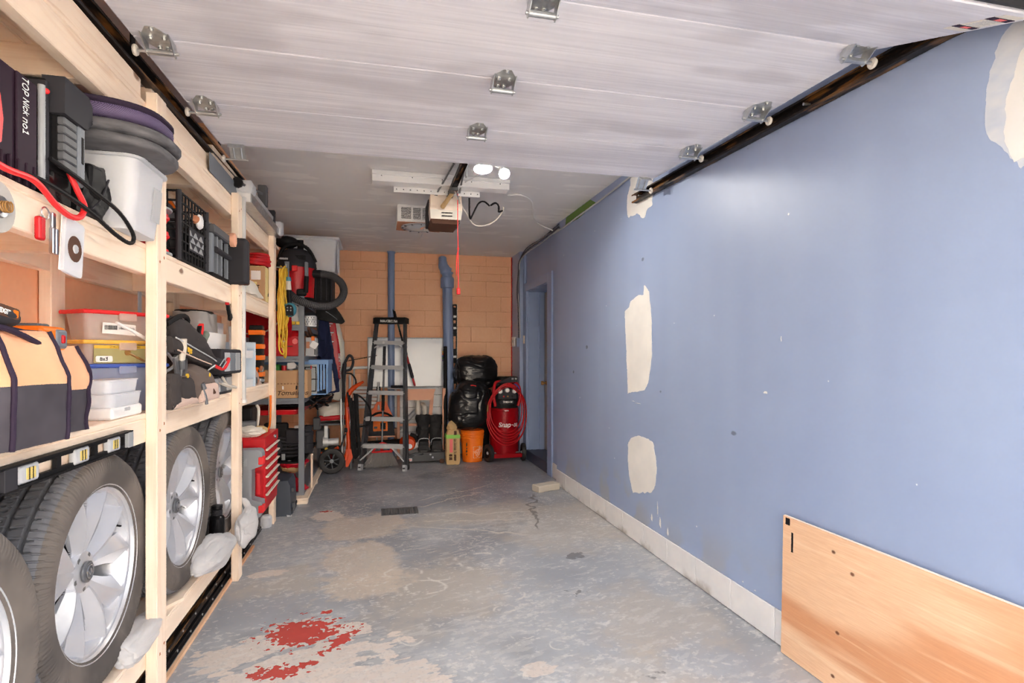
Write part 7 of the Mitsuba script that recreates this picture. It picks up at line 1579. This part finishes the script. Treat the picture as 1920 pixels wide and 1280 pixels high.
# air compressor
k = thing('air_compressor', 'upright red air compressor with coiled red hose in the back right corner', 'air compressor')
cc = (1.468, 6.58, 0); R = .172
part(k, 'tank', lathe([(0, .06), (.10, .06), (.16, .075), (R, .11), (R, .62), (R - .004, .632), (0, .634)], 72, cc), 'm_red_deep')
part(k, 'base', prism(Polygon([(1.285, .055), (1.655, .055), (1.655, .09), (1.64, .10), (1.30, .10), (1.285, .09)]), .16, 'xz', 6.40), 'm_red_deep', False)
part(k, 'leg', cat(box(1.33, 1.37, 6.70, 6.74, 0, .08, .003), box(1.57, 1.61, 6.70, 6.74, 0, .08, .003)), 'm_black', False)
def cwheel(x, y, rz):
    w = part(k, 'wheel', mv(lathe([(.06, -.022), (.09, -.026), (.105, -.018), (.107, 0), (.105, .018), (.09, .026), (.06, .022)], 40, (0, 0, 0), 'x'), (x, y, .107), rz=rz), 'm_rubber_black')
    part(w, 'disc', mv(lathe([(0, -.012), (.062, -.012), (.062, .012), (0, .012)], 32, (0, 0, 0), 'x'), (x, y, .107), rz=rz), 'm_black')
    part(w, 'hub', mv(lathe([(0, -.024), (.012, -.024), (.018, -.012), (.018, .012), (.012, .024), (0, .024)], 20, (0, 0, 0), 'x'), (x, y, .107), rz=rz), 'm_lightgrey')
cwheel(1.258, 6.47, 18); cwheel(1.676, 6.46, -6)
part(k, 'axle', cyl((1.25, 6.47, .107), (1.68, 6.46, .107), .010), 'm_steel')
part(k, 'shroud', hull([(cc[0] + r * math.cos(a), cc[1] + r * math.sin(a), z) for a in np.linspace(0, 2 * np.pi, 40) for r, z in ((R - .004, .634), (R - .0, .66), (R - .004, .78), (R - .03, .85), (R - .07, .88))]), 'm_black', 30)
part(k, 'gauge_panel', hull([(1.36 + dx, y, z) for dx in (0, .22) for y, z in ((6.405, .745), (6.42, .86), (6.50, .86), (6.50, .74))]), 'm_charcoal', False)
for i, x in enumerate((1.385, 1.468, 1.555)):
    g = part(k, 'gauge', lathe([(0, -.012), (.026, -.012), (.030, -.006), (.030, .01), (0, .01)], 28, (x, 6.412 + .0, .835 + .012 * (i == 1)), 'y'), 'm_silver')
    part(g, 'dial', lathe([(0, -.0145), (.022, -.0145), (.022, -.012), (0, -.012)], 24, (x, 6.412, .835 + .012 * (i == 1)), 'y'), 'm_label')
for x, m in ((1.425, 'm_red'), (1.475, 'm_brass'), (1.53, 'm_black')): part(k, 'knob', cyl((x, 6.40, .775), (x, 6.42, .775), .010), m)
part(k, 'nameplate', wrap(dense(prism(rrect(-.09, .09, -.022, .025, .02), .004)), (cc[0], cc[1], .705), R + .0, -math.pi / 2), 'm_charcoal', False)
def label_text(s, h, w, z, a0, m, out, shear=.25):
    t_ = meshkit.text_mesh(s, h, .002, True); t_.vertices[:, 0] += shear * t_.vertices[:, 1]; t_.vertices[:, 0] -= t_.vertices[:, 0].mean(); t_.vertices[:, 0] *= w / np.ptp(t_.vertices[:, 0])
    part(k, 'lettering', wrap(dense(t_), (cc[0], cc[1], z), out, a0), m, False)
label_text('Snap-on', .024, .12, .700, -math.pi / 2, 'm_label', R + .004)
label_text('Snap-on', .052, .26, .415, -math.pi / 2 + .05, 'm_label', R + .0005)
part(k, 'small_label', wrap(dense(box(-.025, .025, 0, .012, 0, .001, 0)), (cc[0], cc[1], .60), R, -math.pi / 2 - .05), 'm_label', False)
for z in (.115, .60): part(k, 'seam_ring', lathe([(R, z - .004), (R + .002, z), (R, z + .004)], 72, cc), 'm_red_deep')
for s in (-1, 1):
    part(k, 'handle', tube([(cc[0] + s * .135, 6.43, .66), (cc[0] + s * .158, 6.42, .76), (cc[0] + s * .15, 6.44, .88), (cc[0] + s * .115, 6.50, .935), (cc[0] + s * .04, 6.54, .945)], .018, 12), 'm_red')
part(k, 'motor', cat(rbox(1.40, 1.58, 6.52, 6.74, .88, 1.0, .03), rbox(1.50, 1.61, 6.47, 6.58, .935, 1.005, .012), rbox(1.33, 1.42, 6.54, 6.66, .88, .93, .015)), 'm_black')
part(k, 'motor_cover', hull([(x, y, z) for y in (6.46, 6.52) for x, z in ((1.36, .93), (1.50, .94), (1.52, 1.0), (1.60, 1.005), (1.60, .94))]), 'm_charcoal', False)
for x in (1.545, 1.585): part(k, 'gauge_window', box(x - .012, x + .012, 6.455, 6.462, .968, .99, .001), 'm_silver', False)
part(k, 'blue_valve', tube([(1.56, 6.42, .92), (1.60, 6.41, .89), (1.615, 6.41, .85)], .009, 8), 'm_purple')
k = thing('air_hose', 'thin red air hose hung in loops over the handles of the compressor', 'hose')
lp = []
for i in range(6):
    top = .93 - .014 * (i % 4); bot_ = .205 + .030 * i; w = .240 - .009 * i; sk = .012 * math.sin(i * 2.1)
    pts = []
    for a in np.linspace(0, 2 * np.pi, 20, endpoint=False):
        zz = (top + bot_) / 2 + (top - bot_) / 2 * math.sin(a); ww = w * (1 + .06 * max(0, -math.sin(a)) - .22 * max(0, math.sin(a)) ** 3)
        pts.append((cc[0] + sk + ww * math.cos(a), 6.385 - .006 * (i % 4) + .06 * abs(math.cos(a)) ** 3, zz))
    lp.append(tube(pts, .0062, 7, True, 4))
part(k, 'hose', cat(*lp), 'm_red', True)
part(k, 'fitting', cyl((1.232, 6.41, .60), (1.236, 6.41, .68), .009), 'm_brass')
